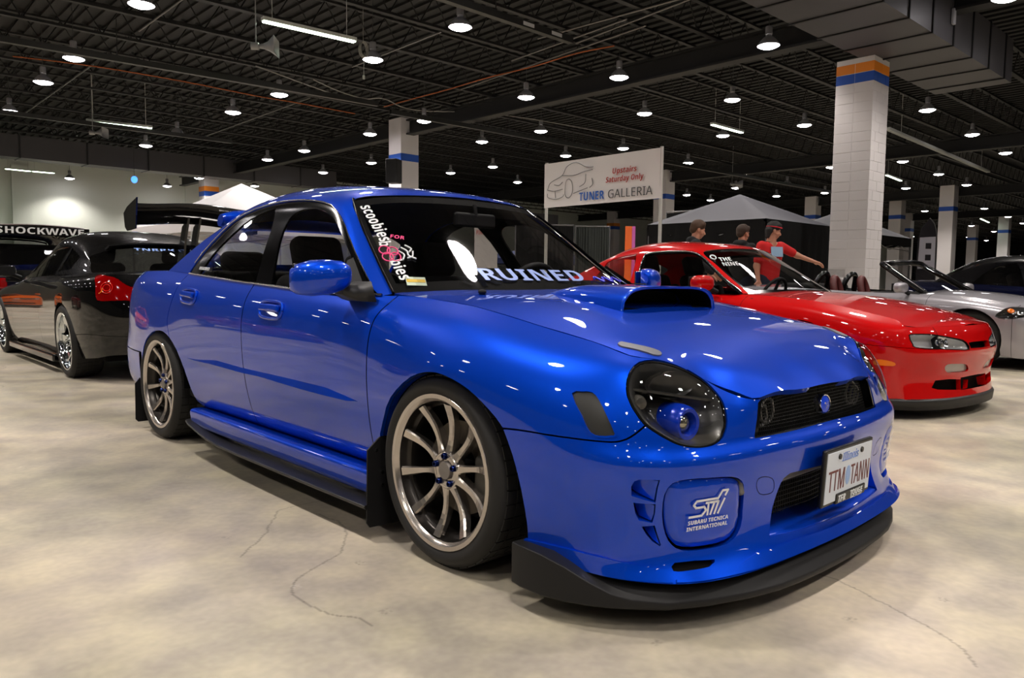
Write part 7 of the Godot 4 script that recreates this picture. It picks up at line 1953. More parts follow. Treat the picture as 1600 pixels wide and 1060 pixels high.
func build_red_coupe(label := "", at := Vector3.INF, turn := 0.0, paint_m: Material = null) -> Node3D:
	var near := label == ""
	var t := thing("coupe", "bright red two-door coupe with clear headlights and open front bumper slots" if near else label, "car", Vector3(RED_POSE[0], 0, RED_POSE[1]) if near else at, RED_POSE[2] if near else turn)
	var o := polys(RED_OUT)
	var red: Material = paint("race_red", Color(0.70, 0.012, 0.02), 0.0, 0.35) if paint_m == null else paint_m
	var holes := [o.lamp, o.mouth, o.slot_a, o.slot_b, o.fog]
	var opt := {"axles": [1.212, -1.212], "half": 0.83, "cowl": 0.68, "cowl_y": 0.80, "nose": 2.04, "tail": -2.10, "deck": -1.32, "holes_bumper": holes, "holes_fender": [o.lamp], "open": [grow(o.lamp, 0.01), o.mouth, grow(o.slot_a, 0.01), grow(o.slot_b, 0.01), grow(o.fog, 0.005)], "ws_base": Vector3(0, 0.818, 0.82), "rw_base": Vector3(0, 0.90, -1.60), "bright": true, "hood_crown": 0.035}
	var r := shell_car(t, RED_WRAP, RED_GREEN, o, red, opt)
	var w: Surf = r.wrap
	var black := mat("satin_black", Color(0.03, 0.03, 0.032), 0.45)
	var dark := mat("deep_black", Color(0.012, 0.012, 0.013), 0.7)
	for s in [false, true]:
		var l := Node3D.new()
		l.name = "headlight"
		t.add_child(l, true)
		part(l, "lens", sided(w.panel(o.lamp, [], 0.001, 0.0, 0.002), s), glass("lamp_lens_clear", Color(0.03, 0.03, 0.03, 0.06)))
		part(l, "seal", sided(w.panel(o.lamp, [grow(o.lamp, -0.006)], 0.0, 0.012), s), dark)
		var bowl := Ramp.new(0, o.lamp, -0.01, -0.06, 0.0, 0.03)
		part(l, "reflector", sided(w.panel(o.lamp, [], 0.0, 0.0, 0.0, bowl), s), mat("reflector_silver", Color(0.78, 0.78, 0.78), 0.35, 0.35))
		var c := mid2(o.lamp)
		var f := w.frame(c)
		var g := Geo.new()
		lathe(g, [Vector2(0.035, -0.05), Vector2(0.05, -0.012), Vector2(0.048, -0.008), Vector2(0.03, -0.02), Vector2(0.0, -0.01)], 20, f * Transform3D(Basis(Vector3.RIGHT, PI / 2), Vector3(0.02, 0, 0)))
		part(l, "projector", sided(g, s), mat("chrome", Color.WHITE))
		var dv := Geo.new()
		box(dv, Vector3(-0.02, 0, -0.03), Vector3(0.006, 0.085, 0.05), f)
		part(l, "divider", sided(dv, s), black)
		part(t, "side_marker", sided(w.panel(o.marker, [], 0.004, 0.006), s), mat("amber_lens", Color(0.86, 0.42, 0.02), 0.2))
		var fg := part(t, "fog_lamp", sided(w.panel(o.fog, [], -0.012, 0.0), s), mat("fog_pale", Color(0.62, 0.60, 0.58), 0.2, 0.3))
		part(fg, "fog_bezel", sided(w.panel(grow(o.fog, 0.004), [o.fog], 0.001, 0.012), s), red)
		part(t, "bumper_slot", sided(w.panel(grow(o.slot_a, 0.015), [], -0.06), s), dark)
		if not (near and s): plain_mirror(t, Vector3(-0.93, 0.885, 0.46), red, s)
	part(t, "grille_backing", w.panel(grow(o.mouth, 0.01), [], -0.05).both(), dark)
	# middle opening of the bumper
	part(t, "centre_opening", w.panel(grow(o.slot_b, 0.015), [], -0.06).both(), dark)
	var g := Geo.new()
	for x in [-0.27, 0.0, 0.27]: pass
	var rings := []
	for k in 21:
		var u := k / 10.0 - 1.0
		var c := w.at(Vector2(w.a[w.nu - 1] - absf(u) * 0.95, 0.0))
		var p: Vector3 = c[0]
		if u > 0.0: p.x = -p.x
		var out := Vector3(c[1].x * (-1.0 if u > 0.0 else 1.0), 0, c[1].z).normalized()
		rings.append([p + Vector3(0, 0.012, 0) + out * 0.002, p + out * 0.012 + Vector3(0, -0.005, 0), p + out * 0.006 + Vector3(0, -0.062, 0), p - out * 0.16 + Vector3(0, -0.062, 0), p - out * 0.16 + Vector3(0, 0.0, 0)])
	skin(g, rings)
	part(t, "front_lip", g, mat("lip_grey", Color(0.055, 0.055, 0.055), 0.5))
	var cloth := mat("seat_cloth", Color(0.05, 0.05, 0.055), 0.9)
	for s in [-1.0, 1.0]: seat(t, Vector3(s * 0.34, 0.10, -0.22), cloth, 0.95)
	steering_wheel(t, Vector3(0.34, 0.76, 0.28), black)
	g = Geo.new()
	rbox(g, Vector3(0, 0.70, 0.58), Vector3(1.34, 0.16, 0.4), 0.06)
	for s in [-1.0, 1.0]: rbox(g, Vector3(s * 0.72, 0.5, -0.2), Vector3(0.06, 0.55, 2.0), 0.02)
	rbox(g, Vector3(0, 0.62, -0.95), Vector3(1.2, 0.4, 0.2), 0.06)
	part(t, "cabin_lining", g, mat("lining", Color(0.05, 0.05, 0.05), 0.85))
	var rubber := mat("rubber", Color(0.035, 0.034, 0.033), 0.62)
	var rm := mat("silver_rim", Color(0.6, 0.6, 0.62), 0.25, 0.9)
	if not M.has("red_wheels"): M["red_wheels"] = wheel_meshes("coupe", 0.235, 0.305, 0.2, 5, rm, rubber, 0.03, 0.04)
	var mats := {"cap": rm, "nut": rm, "disc": mat("brake_disc", Color(0.35, 0.33, 0.30), 0.4, 0.9)}
	wheels_for(t, M["red_wheels"], 0.815, [1.212, -1.212], 0.309, 6, mats)
	if near:
		var white := mat("decal_white", Color.WHITE)
		var f := along(Vector3(-0.52, 1.075, 0.285), Vector3(-0.36, 1.085, 0.35), Vector3(-0.3, 0.75, 0.6), 0.5)
		text(t, "sticker_lettering", "THE", 0.045, f, white, "Droid Sans", 800, 0.001)
		text(t, "sticker_lettering", "NINE", 0.045, f * Transform3D(Basis.IDENTITY, Vector3(0.02, -0.06, 0)), white, "Droid Sans", 800, 0.001)
		var ring := Geo.new()
		var pts := []
		for k in 17: pts.append(f * Vector3(-0.10 + cos(TAU * k / 16) * 0.025, 0.03 + sin(TAU * k / 16) * 0.025, 0))
		tube(ring, pts, 0.006, 5, false)
		part(t, "sticker_ring", ring, white)
	return t

func build_black_coupe() -> void:
	var t := thing("coupe", "glossy black coupe with red tail lights, chrome wheels and tall rear wing", "car", Vector3(BLACK_POSE[0], 0, BLACK_POSE[1]), BLACK_POSE[2])
	var o := polys(BLACK_OUT)
	var blk := paint("gloss_black_paint", Color(0.02, 0.02, 0.022), 0.0, 0.3)
	var smoke := glass("smoked_glass", Color(0.03, 0.03, 0.03, 0.75))
	var opt := {"axles": [1.425, -1.425], "half": 0.88, "cowl": 0.78, "cowl_y": 0.84, "nose": 2.12, "tail": -2.15, "deck": -1.55, "well": 0.35, "holes_quarter": [o.tail_lamp], "holes_rear_bumper": [o.tail_lamp], "open": [grow(o.tail_lamp, 0.01)], "ws_base": Vector3(0, 0.86, 0.92), "rw_base": Vector3(0, 0.945, -1.84), "glass": smoke, "ws_glass": smoke}
	var r := shell_car(t, BLACK_WRAP, BLACK_GREEN, o, blk, opt)
	var w: Surf = r.wrap
	var dark := mat("deep_black", Color(0.012, 0.012, 0.013), 0.7)
	for s in [false, true]:
		var l := Node3D.new()
		l.name = "tail_light"
		t.add_child(l, true)
		var redg := mat("tail_red", Color(0.52, 0.008, 0.015), 0.06)
		part(l, "lens", sided(w.panel(o.tail_lamp, [], 0.002, 0.012, 0.002), s), redg)
		var c := mid2(o.tail_lamp)
		var f := w.frame(c - Vector2(0, 0.0))
		for q in [[0.035, 0.045], [0.035, 0.028]]:
			var g := Geo.new()
			var ring := []
			for k in 25: ring.append(f * Vector3(q[0] + cos(TAU * k / 24) * q[1], sin(TAU * k / 24) * q[1], 0.004))
			tube(g, ring, 0.004, 6, false)
			part(l, "lamp_ring", sided(g, s), mat("tail_ring", Color(0.85, 0.10, 0.08), 0.1))
		var am := Geo.new()
		var arc := []
		for k in 7: arc.append(f * Vector3(0.085 - 0.02 * sin(k * 0.4), -0.055 + k * 0.008, 0.005))
		tube(am, arc, 0.004, 5)
		part(l, "amber_strip", sided(am, s), mat("amber_lens", Color(0.86, 0.42, 0.02), 0.2))
		plain_mirror(t, Vector3(-0.98, 0.93, 0.60), blk, s)
		var sk := Geo.new()
		rbox(sk, Vector3(-0.86, 0.135, 0.0), Vector3(0.06, 0.07, 2.0), 0.02)
		part(t, "side_skirt", sided(sk, s), blk)
		# wing uprights
		var up := Geo.new()
		prism(up, PackedVector2Array([Vector2(-1.95, 0.93), Vector2(-1.80, 0.93), Vector2(-1.86, 1.10), Vector2(-1.97, 1.33), Vector2(-2.12, 1.40), Vector2(-2.03, 1.20)]), -0.009, 0.009, Transform3D(Vector3(0, 0, 1), Vector3(0, 1, 0), Vector3(-1, 0, 0), Vector3(-0.05, 0, 0)), 0.002)
		part(t, "wing_upright", sided(up, s), blk)
		var ep := Geo.new()
		prism(ep, PackedVector2Array([Vector2(-2.27, 1.53), Vector2(-2.02, 1.47), Vector2(-1.92, 1.42), Vector2(-1.95, 1.30), Vector2(-2.0, 1.27), Vector2(-2.22, 1.28)]), -0.006, 0.006, Transform3D(Vector3(0, 0, 1), Vector3(0, 1, 0), Vector3(-1, 0, 0), Vector3(-0.515, 0, 0)), 0.002)
		part(t, "wing_end_plate", sided(ep, s), blk)
	var wg := Geo.new()
	var rings := []
	for k in 25:
		var u := k / 12.0 - 1.0
		var ring := []
		var drop := 0.03 * (1.0 - cos(u * PI)) * 0.5
		for q in [[-1.93, 0.0], [-1.98, 0.03], [-2.06, 0.06], [-2.15, 0.10], [-2.235, 0.155], [-2.24, 0.142], [-2.16, 0.072], [-2.08, 0.02], [-2.0, -0.008]]:
			ring.append(Vector3(u * 0.51, 1.36 + q[1] - drop, q[0]))
		rings.append(ring)
	skin(wg, rings)
	part(t, "wing", wg, mat("carbon_gloss", Color(0.10, 0.10, 0.10), 0.08, 0.3))
	var lip := Geo.new()
	rings = []
	for k in 15:
		var u := k / 7.0 - 1.0
		rings.append([Vector3(u * 0.5, 1.175 - 0.035 * u * u, -1.27), Vector3(u * 0.5, 1.20 - 0.035 * u * u, -1.40), Vector3(u * 0.5, 1.185 - 0.035 * u * u, -1.40), Vector3(u * 0.5, 1.155 - 0.035 * u * u, -1.28)])
	skin(lip, rings)
	part(t, "roof_visor", lip, mat("satin_black", Color(0.03, 0.03, 0.032), 0.45))
	text(t, "window_lettering", "TNRRK", 0.05, Transform3D(Vector3(-1, 0, 0), Vector3(0, 0.45, 0.9).normalized(), Vector3(0, 0.9, -0.45).normalized(), Vector3(0.12, 1.135, -1.435)), mat("decal_blue", Color(0.55, 0.68, 0.95), 0.4), "Droid Sans", 800, 0.001, 0.36, 0.15)
	text(t, "wing_lettering", "BATTLE AERO", 0.018, Transform3D(Vector3(-1, 0, 0), Vector3(0, 0.9, 0.3).normalized(), Vector3(0, 0.3, -0.9).normalized(), Vector3(-0.25, 1.475, -2.225)), mat("decal_white", Color.WHITE), "Droid Sans", 700, 0.001)
	var cloth := mat("seat_cloth", Color(0.05, 0.05, 0.055), 0.9)
	for s in [-1.0, 1.0]: seat(t, Vector3(s * 0.36, 0.12, -0.2), cloth)
	var rubber := mat("rubber", Color(0.035, 0.034, 0.033), 0.62)
	var cr := mat("chrome_wheel", Color(0.80, 0.82, 0.83), 0.08, 1.0)
	var d := wheel_meshes("black", 0.255, 0.318, 0.24, 5, cr, rubber, 0.045, 0.05)
	wheels_for(t, d, 0.885, [1.425, -1.425], 0.316, 7, {"cap": cr, "nut": cr, "disc": mat("brake_disc", Color(0.35, 0.33, 0.30), 0.4, 0.9)}, 0.06)

func build_silver_roadster() -> void:
	var t := thing("roadster", "silver open-top roadster with black windshield frame and red leather seats", "car", Vector3(SILVER_POSE[0], 0, SILVER_POSE[1]), SILVER_POSE[2])
	var o := polys(SILVER_OUT)
	var silver := paint("silver_paint", Color(0.62, 0.61, 0.63), 0.5, 0.3)
	var opt := {"axles": [1.2, -1.2], "half": 0.84, "cowl": 0.66, "cowl_y": 0.785, "nose": 1.93, "tail": -1.95, "deck": -0.95, "holes_bumper": [o.lamp], "holes_fender": [o.lamp], "open": [grow(o.lamp, 0.01)], "hood_crown": 0.05, "trunk_crown": 0.04}
	var r := shell_car(t, SILVER_WRAP, [], o, silver, opt)
	var w: Surf = r.wrap
	var black := mat("satin_black", Color(0.03, 0.03, 0.032), 0.45)
	var gb := mat("gloss_black", Color(0.015, 0.015, 0.016), 0.18)
	var leather := mat("red_leather", Color(0.30, 0.07, 0.055), 0.5)
	# windshield with frame
	var base := [Vector3(-0.68, 0.79, 0.66), Vector3(-0.45, 0.80, 0.78), Vector3(-0.2, 0.805, 0.83), Vector3(0, 0.806, 0.84)]
	var top := [Vector3(-0.55, 1.13, 0.10), Vector3(-0.38, 1.145, 0.15), Vector3(-0.18, 1.153, 0.175), Vector3(0, 1.156, 0.18)]
	var ws := coons([base[0], base[0].lerp(top[0], 0.33), base[0].lerp(top[0], 0.67), top[0]], [base[3], base[3].lerp(top[3], 0.33), base[3].lerp(top[3], 0.67), top[3]], base, top, 17, 13)
	var sh := part(t, "windshield", ws.panel(rect(0, 0, 9, 9)).both(), glass("clear_glass", Color(0.02, 0.025, 0.025, 0.10)))
	var fr := Geo.new()
	var path := [base[0]]
	for k in 4: path.append(base[0].lerp(top[0], 0.25 * (k + 1)))
	path.append_array([top[1], top[2], top[3]])
	for k in [2, 1, 0]: path.append(Vector3(-top[k].x, top[k].y, top[k].z))
	for k in 4: path.append(Vector3(-1, 1, 1) * top[0].lerp(base[0], 0.25 * (k + 1)))
	tube(fr, path, 0.036, 10)
	part(sh, "windshield_frame", fr, gb)
	var g := Geo.new()
	rbox(g, Vector3(0, 0.36, -0.15), Vector3(1.4, 0.06, 1.5), 0.02)
	for s in [-1.0, 1.0]: rbox(g, Vector3(s * 0.69, 0.58, -0.12), Vector3(0.07, 0.42, 1.5), 0.02)
	rbox(g, Vector3(0, 0.70, 0.52), Vector3(1.34, 0.16, 0.34), 0.06)
	rbox(g, Vector3(0, 0.70, -0.88), Vector3(1.36, 0.2, 0.2), 0.05)
	part(t, "cockpit", g, black)
	for s in [-1.0, 1.0]:
		var sg := Geo.new()
		rbox(sg, Vector3(s * 0.35, 0.40, -0.22), Vector3(0.48, 0.12, 0.5), 0.05)
		var tilt := Transform3D(Basis(Vector3.RIGHT, -0.25), Vector3(s * 0.35, 0.36, -0.46))
		rbox(sg, Vector3(0, 0.22, 0), Vector3(0.46, 0.42, 0.14), 0.06, tilt)
		var ring := []
		for k in 13:
			var an := PI * k / 12
			ring.append(tilt * Vector3(-cos(an) * 0.075, 0.42 + sin(an) * 0.20, 0))
		tube(sg, ring, 0.045, 10)
		part(t, "seat", sg, leather)
		var hoop := Geo.new()
		ring = []
		for k in 15:
			var an := PI * k / 14
			ring.append(Vector3(s * 0.36 - cos(an) * 0.15, 0.76 + pow(sin(an), 0.6) * 0.26, -0.80 + sin(an) * 0.06))
		tube(hoop, ring, 0.036, 8)
		part(t, "roll_hoop", hoop, gb)
	var dg := Geo.new()
	rbox(dg, Vector3(0, 0.95, -0.83), Vector3(0.62, 0.26, 0.006), 0.002)
	part(t, "wind_deflector", dg, glass("clear_glass", Color(0.02, 0.025, 0.025, 0.10)))
	g = Geo.new()
	rbox(g, Vector3(0, 0.84, -1.08), Vector3(1.2, 0.1, 0.34), 0.05)
	part(t, "folded_top", g, mat("soft_top", Color(0.025, 0.025, 0.027), 0.85))
	for s in [false, true]:
		var l := Node3D.new()
		l.name = "headlight"
		t.add_child(l, true)
		part(l, "lens", sided(w.panel(o.lamp, [], 0.002, 0.0, 0.002), s), glass("lamp_lens_clear", Color(0.03, 0.03, 0.03, 0.06)))
		var bowl := Ramp.new(0, o.lamp, -0.006, -0.05, 0.0, 0.03)
		part(l, "housing", sided(w.panel(o.lamp, [], 0.0, 0.0, 0.0, bowl), s), mat("lamp_housing_dark", Color(0.05, 0.05, 0.05), 0.3))
		var f := w.frame(mid2(o.lamp))
		for q in [[-0.055, 0.034, "amber_lens"], [0.03, 0.036, "chrome"], [0.10, 0.03, "reflector_silver"]]:
			var lg := Geo.new()
			blob(lg, Vector3(q[0], 0.0, -0.02), Vector3(q[1], q[1], 0.015), 2.0, f, 14, 8)
			part(l, "bulb", sided(lg, s), mat(q[2], Color(0.62, 0.62, 0.62), 0.14, 0.85))
		plain_mirror(t, Vector3(-0.92, 0.85, 0.50), silver, s)
	g = Geo.new()
	for s in [-1.0, 1.0]: rbox(g, Vector3(s * 0.55, 0.14, 1.93), Vector3(0.6, 0.05, 0.16), 0.02, Transform3D.IDENTITY)
	rbox(g, Vector3(0, 0.14, 2.02), Vector3(0.7, 0.05, 0.14), 0.02)
	part(t, "front_lip", g, silver)
	var rubber := mat("rubber", Color(0.035, 0.034, 0.033), 0.62)
	var rm := mat("dark_rim", Color(0.16, 0.16, 0.17), 0.35, 0.7)
	var d := wheel_meshes("silver", 0.23, 0.308, 0.2, 5, rm, rubber, 0.05, 0.035)
	wheels_for(t, d, 0.80, [1.2, -1.2], 0.312, 8, {"cap": rm, "nut": rm, "disc": mat("brake_disc", Color(0.35, 0.33, 0.30), 0.4, 0.9)})

func build_far_sedan(label: String, at: Vector3, turn: float, paint_m: Material, roof_m: Material, smoked: bool) -> Node3D:
	var t := thing("sedan", label, "car", at, turn)
	var o := polys(OUT)
	for k in ["lamp", "grille", "intake", "rocker"]: pass
	var d := {"front_arch": o.front_arch, "rear_arch": o.rear_arch, "fender": o.fender, "bumper": o.bumper, "front_door": o.front_door, "rear_door": o.rear_door, "quarter": o.quarter, "rear_bumper": o.rear_bumper, "opening": o.front_glass, "quarter_glass": o.rear_glass}
	var opt := {"axles": [1.2625, -1.2625], "half": 0.84, "steps": 8, "cowl": 0.82, "cowl_y": 0.84, "nose": 1.98, "tail": -2.1, "deck": -1.38, "ws_base": Vector3(0, 0.862, 0.965), "rw_base": Vector3(0, 0.955, -1.60), "roof_paint": roof_m, "bright": true, "holes_bumper": [o.lamp, o.grille], "holes_fender": [o.lamp], "open": [o.lamp, o.grille]}
	if smoked: opt.glass = glass("smoked_glass", Color(0.03, 0.03, 0.03, 0.75))
	var r := shell_car(t, WRAP, GREEN, d, paint_m, opt)
	var w: Surf = r.wrap
	for s in [false, true]:
		part(t, "headlight", sided(w.panel(o.lamp, [], -0.002, 0.01), s), mat("reflector_silver", Color(0.78, 0.78, 0.78), 0.35, 0.35))
		plain_mirror(t, Vector3(-0.95, 0.90, 0.62), paint_m, s)
	part(t, "grille", w.panel(o.grille, [], -0.02).both(), mat("gloss_black", Color.BLACK))
	var cloth := mat("seat_cloth", Color(0.05, 0.05, 0.055), 0.9)
	for s in [-1.0, 1.0]: seat(t, Vector3(s * 0.36, 0.16, -0.05), cloth)
	var rubber := mat("rubber", Color(0.035, 0.034, 0.033), 0.62)
	var rm := mat("silver_rim", Color(0.6, 0.6, 0.62), 0.25, 0.9)
	if not M.has("red_wheels"): M["red_wheels"] = wheel_meshes("coupe", 0.235, 0.305, 0.2, 5, rm, rubber, 0.03, 0.04)
	wheels_for(t, M["red_wheels"], 0.84, [1.2625, -1.2625], 0.309, 6, {"cap": rm, "nut": rm, "disc": mat("brake_disc", Color(0.35, 0.33, 0.30), 0.4, 0.9)})
	return t

func build_hatchback() -> void:
	# tail towards the camera
	var t := thing("hatchback", "dark blue hatchback with white lettering across the top of its rear window", "car", Vector3(0.32, 0, -12.0), PI)
	t.scale = Vector3.ONE * 1.09
	var blue := paint("dark_blue_paint", Color(0.01, 0.03, 0.16), 0.2, 0.3)
	var o := polys(OUT)
	var g := []
	# greenhouse carried back to an upright tail
	for k in 8:
		var col: Array = GREEN[k].duplicate()
		for j in range(0, col.size(), 3):
			var h: float = (col[j + 1] - 0.85) / 0.5
			col[j + 1] = 0.85 + (col[j + 1] - 0.85) * 1.28 if k < 5 else [0.88, 1.02, 1.2, 1.36, 1.45, 1.475, 1.48][j / 3]
			if k >= 5: col[j + 2] = [-0.95, -1.55, -2.0][k - 5] + h * 0.12
			if k >= 5 and j < 12: col[j] = [-0.785, -0.74, -0.68, -0.60][j / 3]
		g.append(col)
	var d := {"front_arch": o.front_arch, "rear_arch": o.rear_arch, "fender": o.fender, "bumper": o.bumper, "front_door": o.front_door, "rear_door": o.rear_door, "quarter": o.quarter, "rear_bumper": o.rear_bumper, "opening": o.front_glass}
	var smoke := glass("smoked_glass", Color(0.03, 0.03, 0.03, 0.75))
	var opt := {"axles": [1.2625, -1.2625], "half": 0.84, "steps": 8, "cowl": 0.82, "cowl_y": 0.84, "nose": 1.98, "tail": -2.19, "deck": -1.5, "ws_base": Vector3(0, 0.862, 0.965), "rw_base": Vector3(0, 0.96, -2.16), "glass": smoke}
	var r := shell_car(t, WRAP, g, d, blue, opt)
	var w: Surf = r.wrap
	var dark_fill := Geo.new()
	rbox(dark_fill, Vector3(0, 0.85, -0.7), Vector3(1.1, 0.75, 2.4), 0.1)  # solid dark block added inside so the rear window reads black
	part(t, "cabin_lining", dark_fill, mat("lining", Color(0.05, 0.05, 0.05), 0.85))
	var wing := Geo.new()
	var rings := []
	for k in 15:
		var u := k / 7.0 - 1.0
		rings.append([Vector3(u * 0.58, 1.475 - 0.03 * u * u, -1.9), Vector3(u * 0.58, 1.485 - 0.03 * u * u, -2.06), Vector3(u * 0.58, 1.468 - 0.03 * u * u, -2.06), Vector3(u * 0.58, 1.455 - 0.03 * u * u, -1.9)])
	skin(wing, rings)
	part(t, "roof_spoiler", wing, mat("pale_spoiler", Color(0.45, 0.42, 0.42), 0.3))
	var bn := Geo.new()
	rbox(bn, Vector3(0, 1.395, -2.085), Vector3(1.16, 0.11, 0.006), 0.002, Transform3D.IDENTITY)
	var b := part(t, "window_banner", bn, mat("deep_black", Color.BLACK))
	text(b, "banner_lettering", "SHOCKWAVE", 0.085, Transform3D(Vector3(-1, 0, 0), Vector3(0, 1, 0), Vector3(0, 0, -1), Vector3(0, 1.395, -2.092)), mat("decal_white", Color.WHITE), "Droid Sans", 800, 0.002, 1.02)
	for s in [false, true]:
		var lg := Geo.new()
		rbox(lg, Vector3(-0.58, 0.70, -2.19), Vector3(0.30, 0.14, 0.10), 0.03)
		part(t, "tail_light", sided(lg, s), mat("tail_red", Color(0.52, 0.008, 0.015), 0.06))
	var pn := Geo.new()
	rbox(pn, Vector3(0, 0.80, -2.235), Vector3(0.9, 0.16, 0.03), 0.012)
	part(t, "plate_recess", pn, mat("gloss_black", Color.BLACK))
	var rubber := mat("rubber", Color(0.035, 0.034, 0.033), 0.62)
	var rm := mat("silver_rim", Color(0.6, 0.6, 0.62), 0.25, 0.9)
	wheels_for(t, M["red_wheels"], 0.84, [1.2625, -1.2625], 0.309, 6, {"cap": rm, "nut": rm, "disc": mat("brake_disc", Color(0.35, 0.33, 0.30), 0.4, 0.9)})

func build_cars() -> void:
	build_red_coupe()
	build_black_coupe()
	build_silver_roadster()
	build_far_sedan("dark blue sedan with smoked side windows and bright window trim behind the silver roadster", Vector3(11.9, 0, 0.15), -0.06, paint("navy_paint", Color(0.02, 0.035, 0.14), 0.3, 0.3), paint("navy_roof", Color(0.02, 0.02, 0.03), 0.3, 0.3), true)
	build_far_sedan("white sedan parked beyond the dark blue sedan", Vector3(16.4, 0, 0.4), -0.06, paint("white_paint", Color(0.75, 0.75, 0.75), 0.0, 0.3), paint("white_paint", Color.WHITE), true)
	build_hatchback()
	# across the aisle, seen only as reflections in the paint
	build_red_coupe("dark red coupe across the aisle, mirrored in the blue doors", Vector3(-6.5, 0, -12.0), 0.0, paint("dark_red_paint", Color(0.42, 0.01, 0.06), 0.1, 0.3))
	build_red_coupe("orange coupe across the aisle, mirrored in the black door", Vector3(-3.7, 0, -18.8), 0.35, paint("orange_paint", Color(0.85, 0.36, 0.02), 0.0, 0.3))

# ---------------------------------------------------------------- tents, banner, drapes
func folds(w: float, h: float, n: int, depth: float, seed_: int) -> Geo:
	# hanging cloth in the x,y plane, from (0,0) to (w,h)
	var g := Geo.new()
	var rng := RandomNumberGenerator.new(); rng.seed = seed_
	var ph := []
	for k in 4: ph.append([rng.randf_range(0.6, 1.6) * n, rng.randf() * TAU, rng.randf_range(0.3, 1.0)])
	var cols := n * 6
	var rows := []
	for k in cols + 1:
		var row := PackedVector3Array()
		for j in 9:
			var v := j / 8.0
			var z := 0.0
			for p in ph: z += sin(p[0] * TAU * k / cols + p[1] + v * 0.8) * p[2]
			row.append(Vector3(w * k / cols, h * v, z * depth * 0.4 * (1.0 - 0.5 * v)))
		rows.append(row)
	return Surf.dense(rows, [false, false, false, false], Vector3(0, 0, 1)).panel(rect(-1, -1, 99, 99))

func canopy(label: String, c: Vector3, half: float, eave: float, peak: float, top: Material, frame_m: Material, walls: Array, wall_m: Material) -> void:
	var t := thing("canopy_tent", label, "tent", c)
	var g := Geo.new()
	var cor := [Vector3(-half, eave, -half), Vector3(half, eave, -half), Vector3(half, eave, half), Vector3(-half, eave, half)]
	var p := Vector3(0, peak, 0)
	for k in 4:
		var a: Vector3 = cor[k]; var b: Vector3 = cor[(k + 1) % 4]
		# slightly sagging cloth on each side
		var n := 8
		var out := ((a + b) / 2 - Vector3(0, eave, 0)).normalized()
		var s := g.v.size()
		var nn := (b - a).cross(p - a).normalized()
		if nn.y < 0.0: nn = -nn
		for i in n + 1:
			for j in n + 1:
				var u := float(i) / n; var v := float(j) / n
				var q := a.lerp(b, v).lerp(p, u)
				q.y -= 0.10 * sin(PI * v) * sin(PI * minf(1.0, u * 0.9 + 0.05)) * (1.0 - u)
				g.pt(q, nn, Vector2(v, u))
		for i in n:
			for j in n: g.quad(s + i * (n + 1) + j, s + (i + 1) * (n + 1) + j, s + (i + 1) * (n + 1) + j + 1, s + i * (n + 1) + j + 1)
	Surf.renormal(g)
	for k in g.n.size():
		if g.n[k].y < 0.0: g.n[k] = -g.n[k]
	part(t, "roof_cloth", g, top)
	for k in 4:
		var a: Vector3 = cor[k]; var b: Vector3 = cor[(k + 1) % 4]
		var v := Geo.new()
		v.flat([a, b, b - Vector3(0, 0.26, 0), a - Vector3(0, 0.26, 0)])
		part(t, "valance", v, top if walls.is_empty() else wall_m)
		var l := Geo.new()
		box(l, a * Vector3(0.985, 0.5, 0.985), Vector3(0.045, eave, 0.045))
		part(t, "leg", l, frame_m)
		var tr := Geo.new()
		var m := (a + b) / 2
		for e in [[a, m], [m, b]]:
			var lo := Vector3(0, -0.34, 0); var hi := Vector3(0, -0.05, 0)
			tube(tr, [e[0] * 0.98 + hi, e[1] * 0.98 + lo], 0.014, 4); tube(tr, [e[0] * 0.98 + lo, e[1] * 0.98 + hi], 0.014, 4)
		part(t, "scissor_bars", tr, frame_m)
	for k in walls:
		var a: Vector3 = cor[k]; var b: Vector3 = cor[(k + 1) % 4]
		var x := Transform3D((b - a).normalized(), Vector3.UP, (b - a).normalized().cross(Vector3.UP), Vector3(a.x, 0.04, a.z))
		var f := Geo.new().add(folds(a.distance_to(b), eave - 0.1, 7, 0.05, 30 + k), x)
		part(t, "side_cloth", f, wall_m)

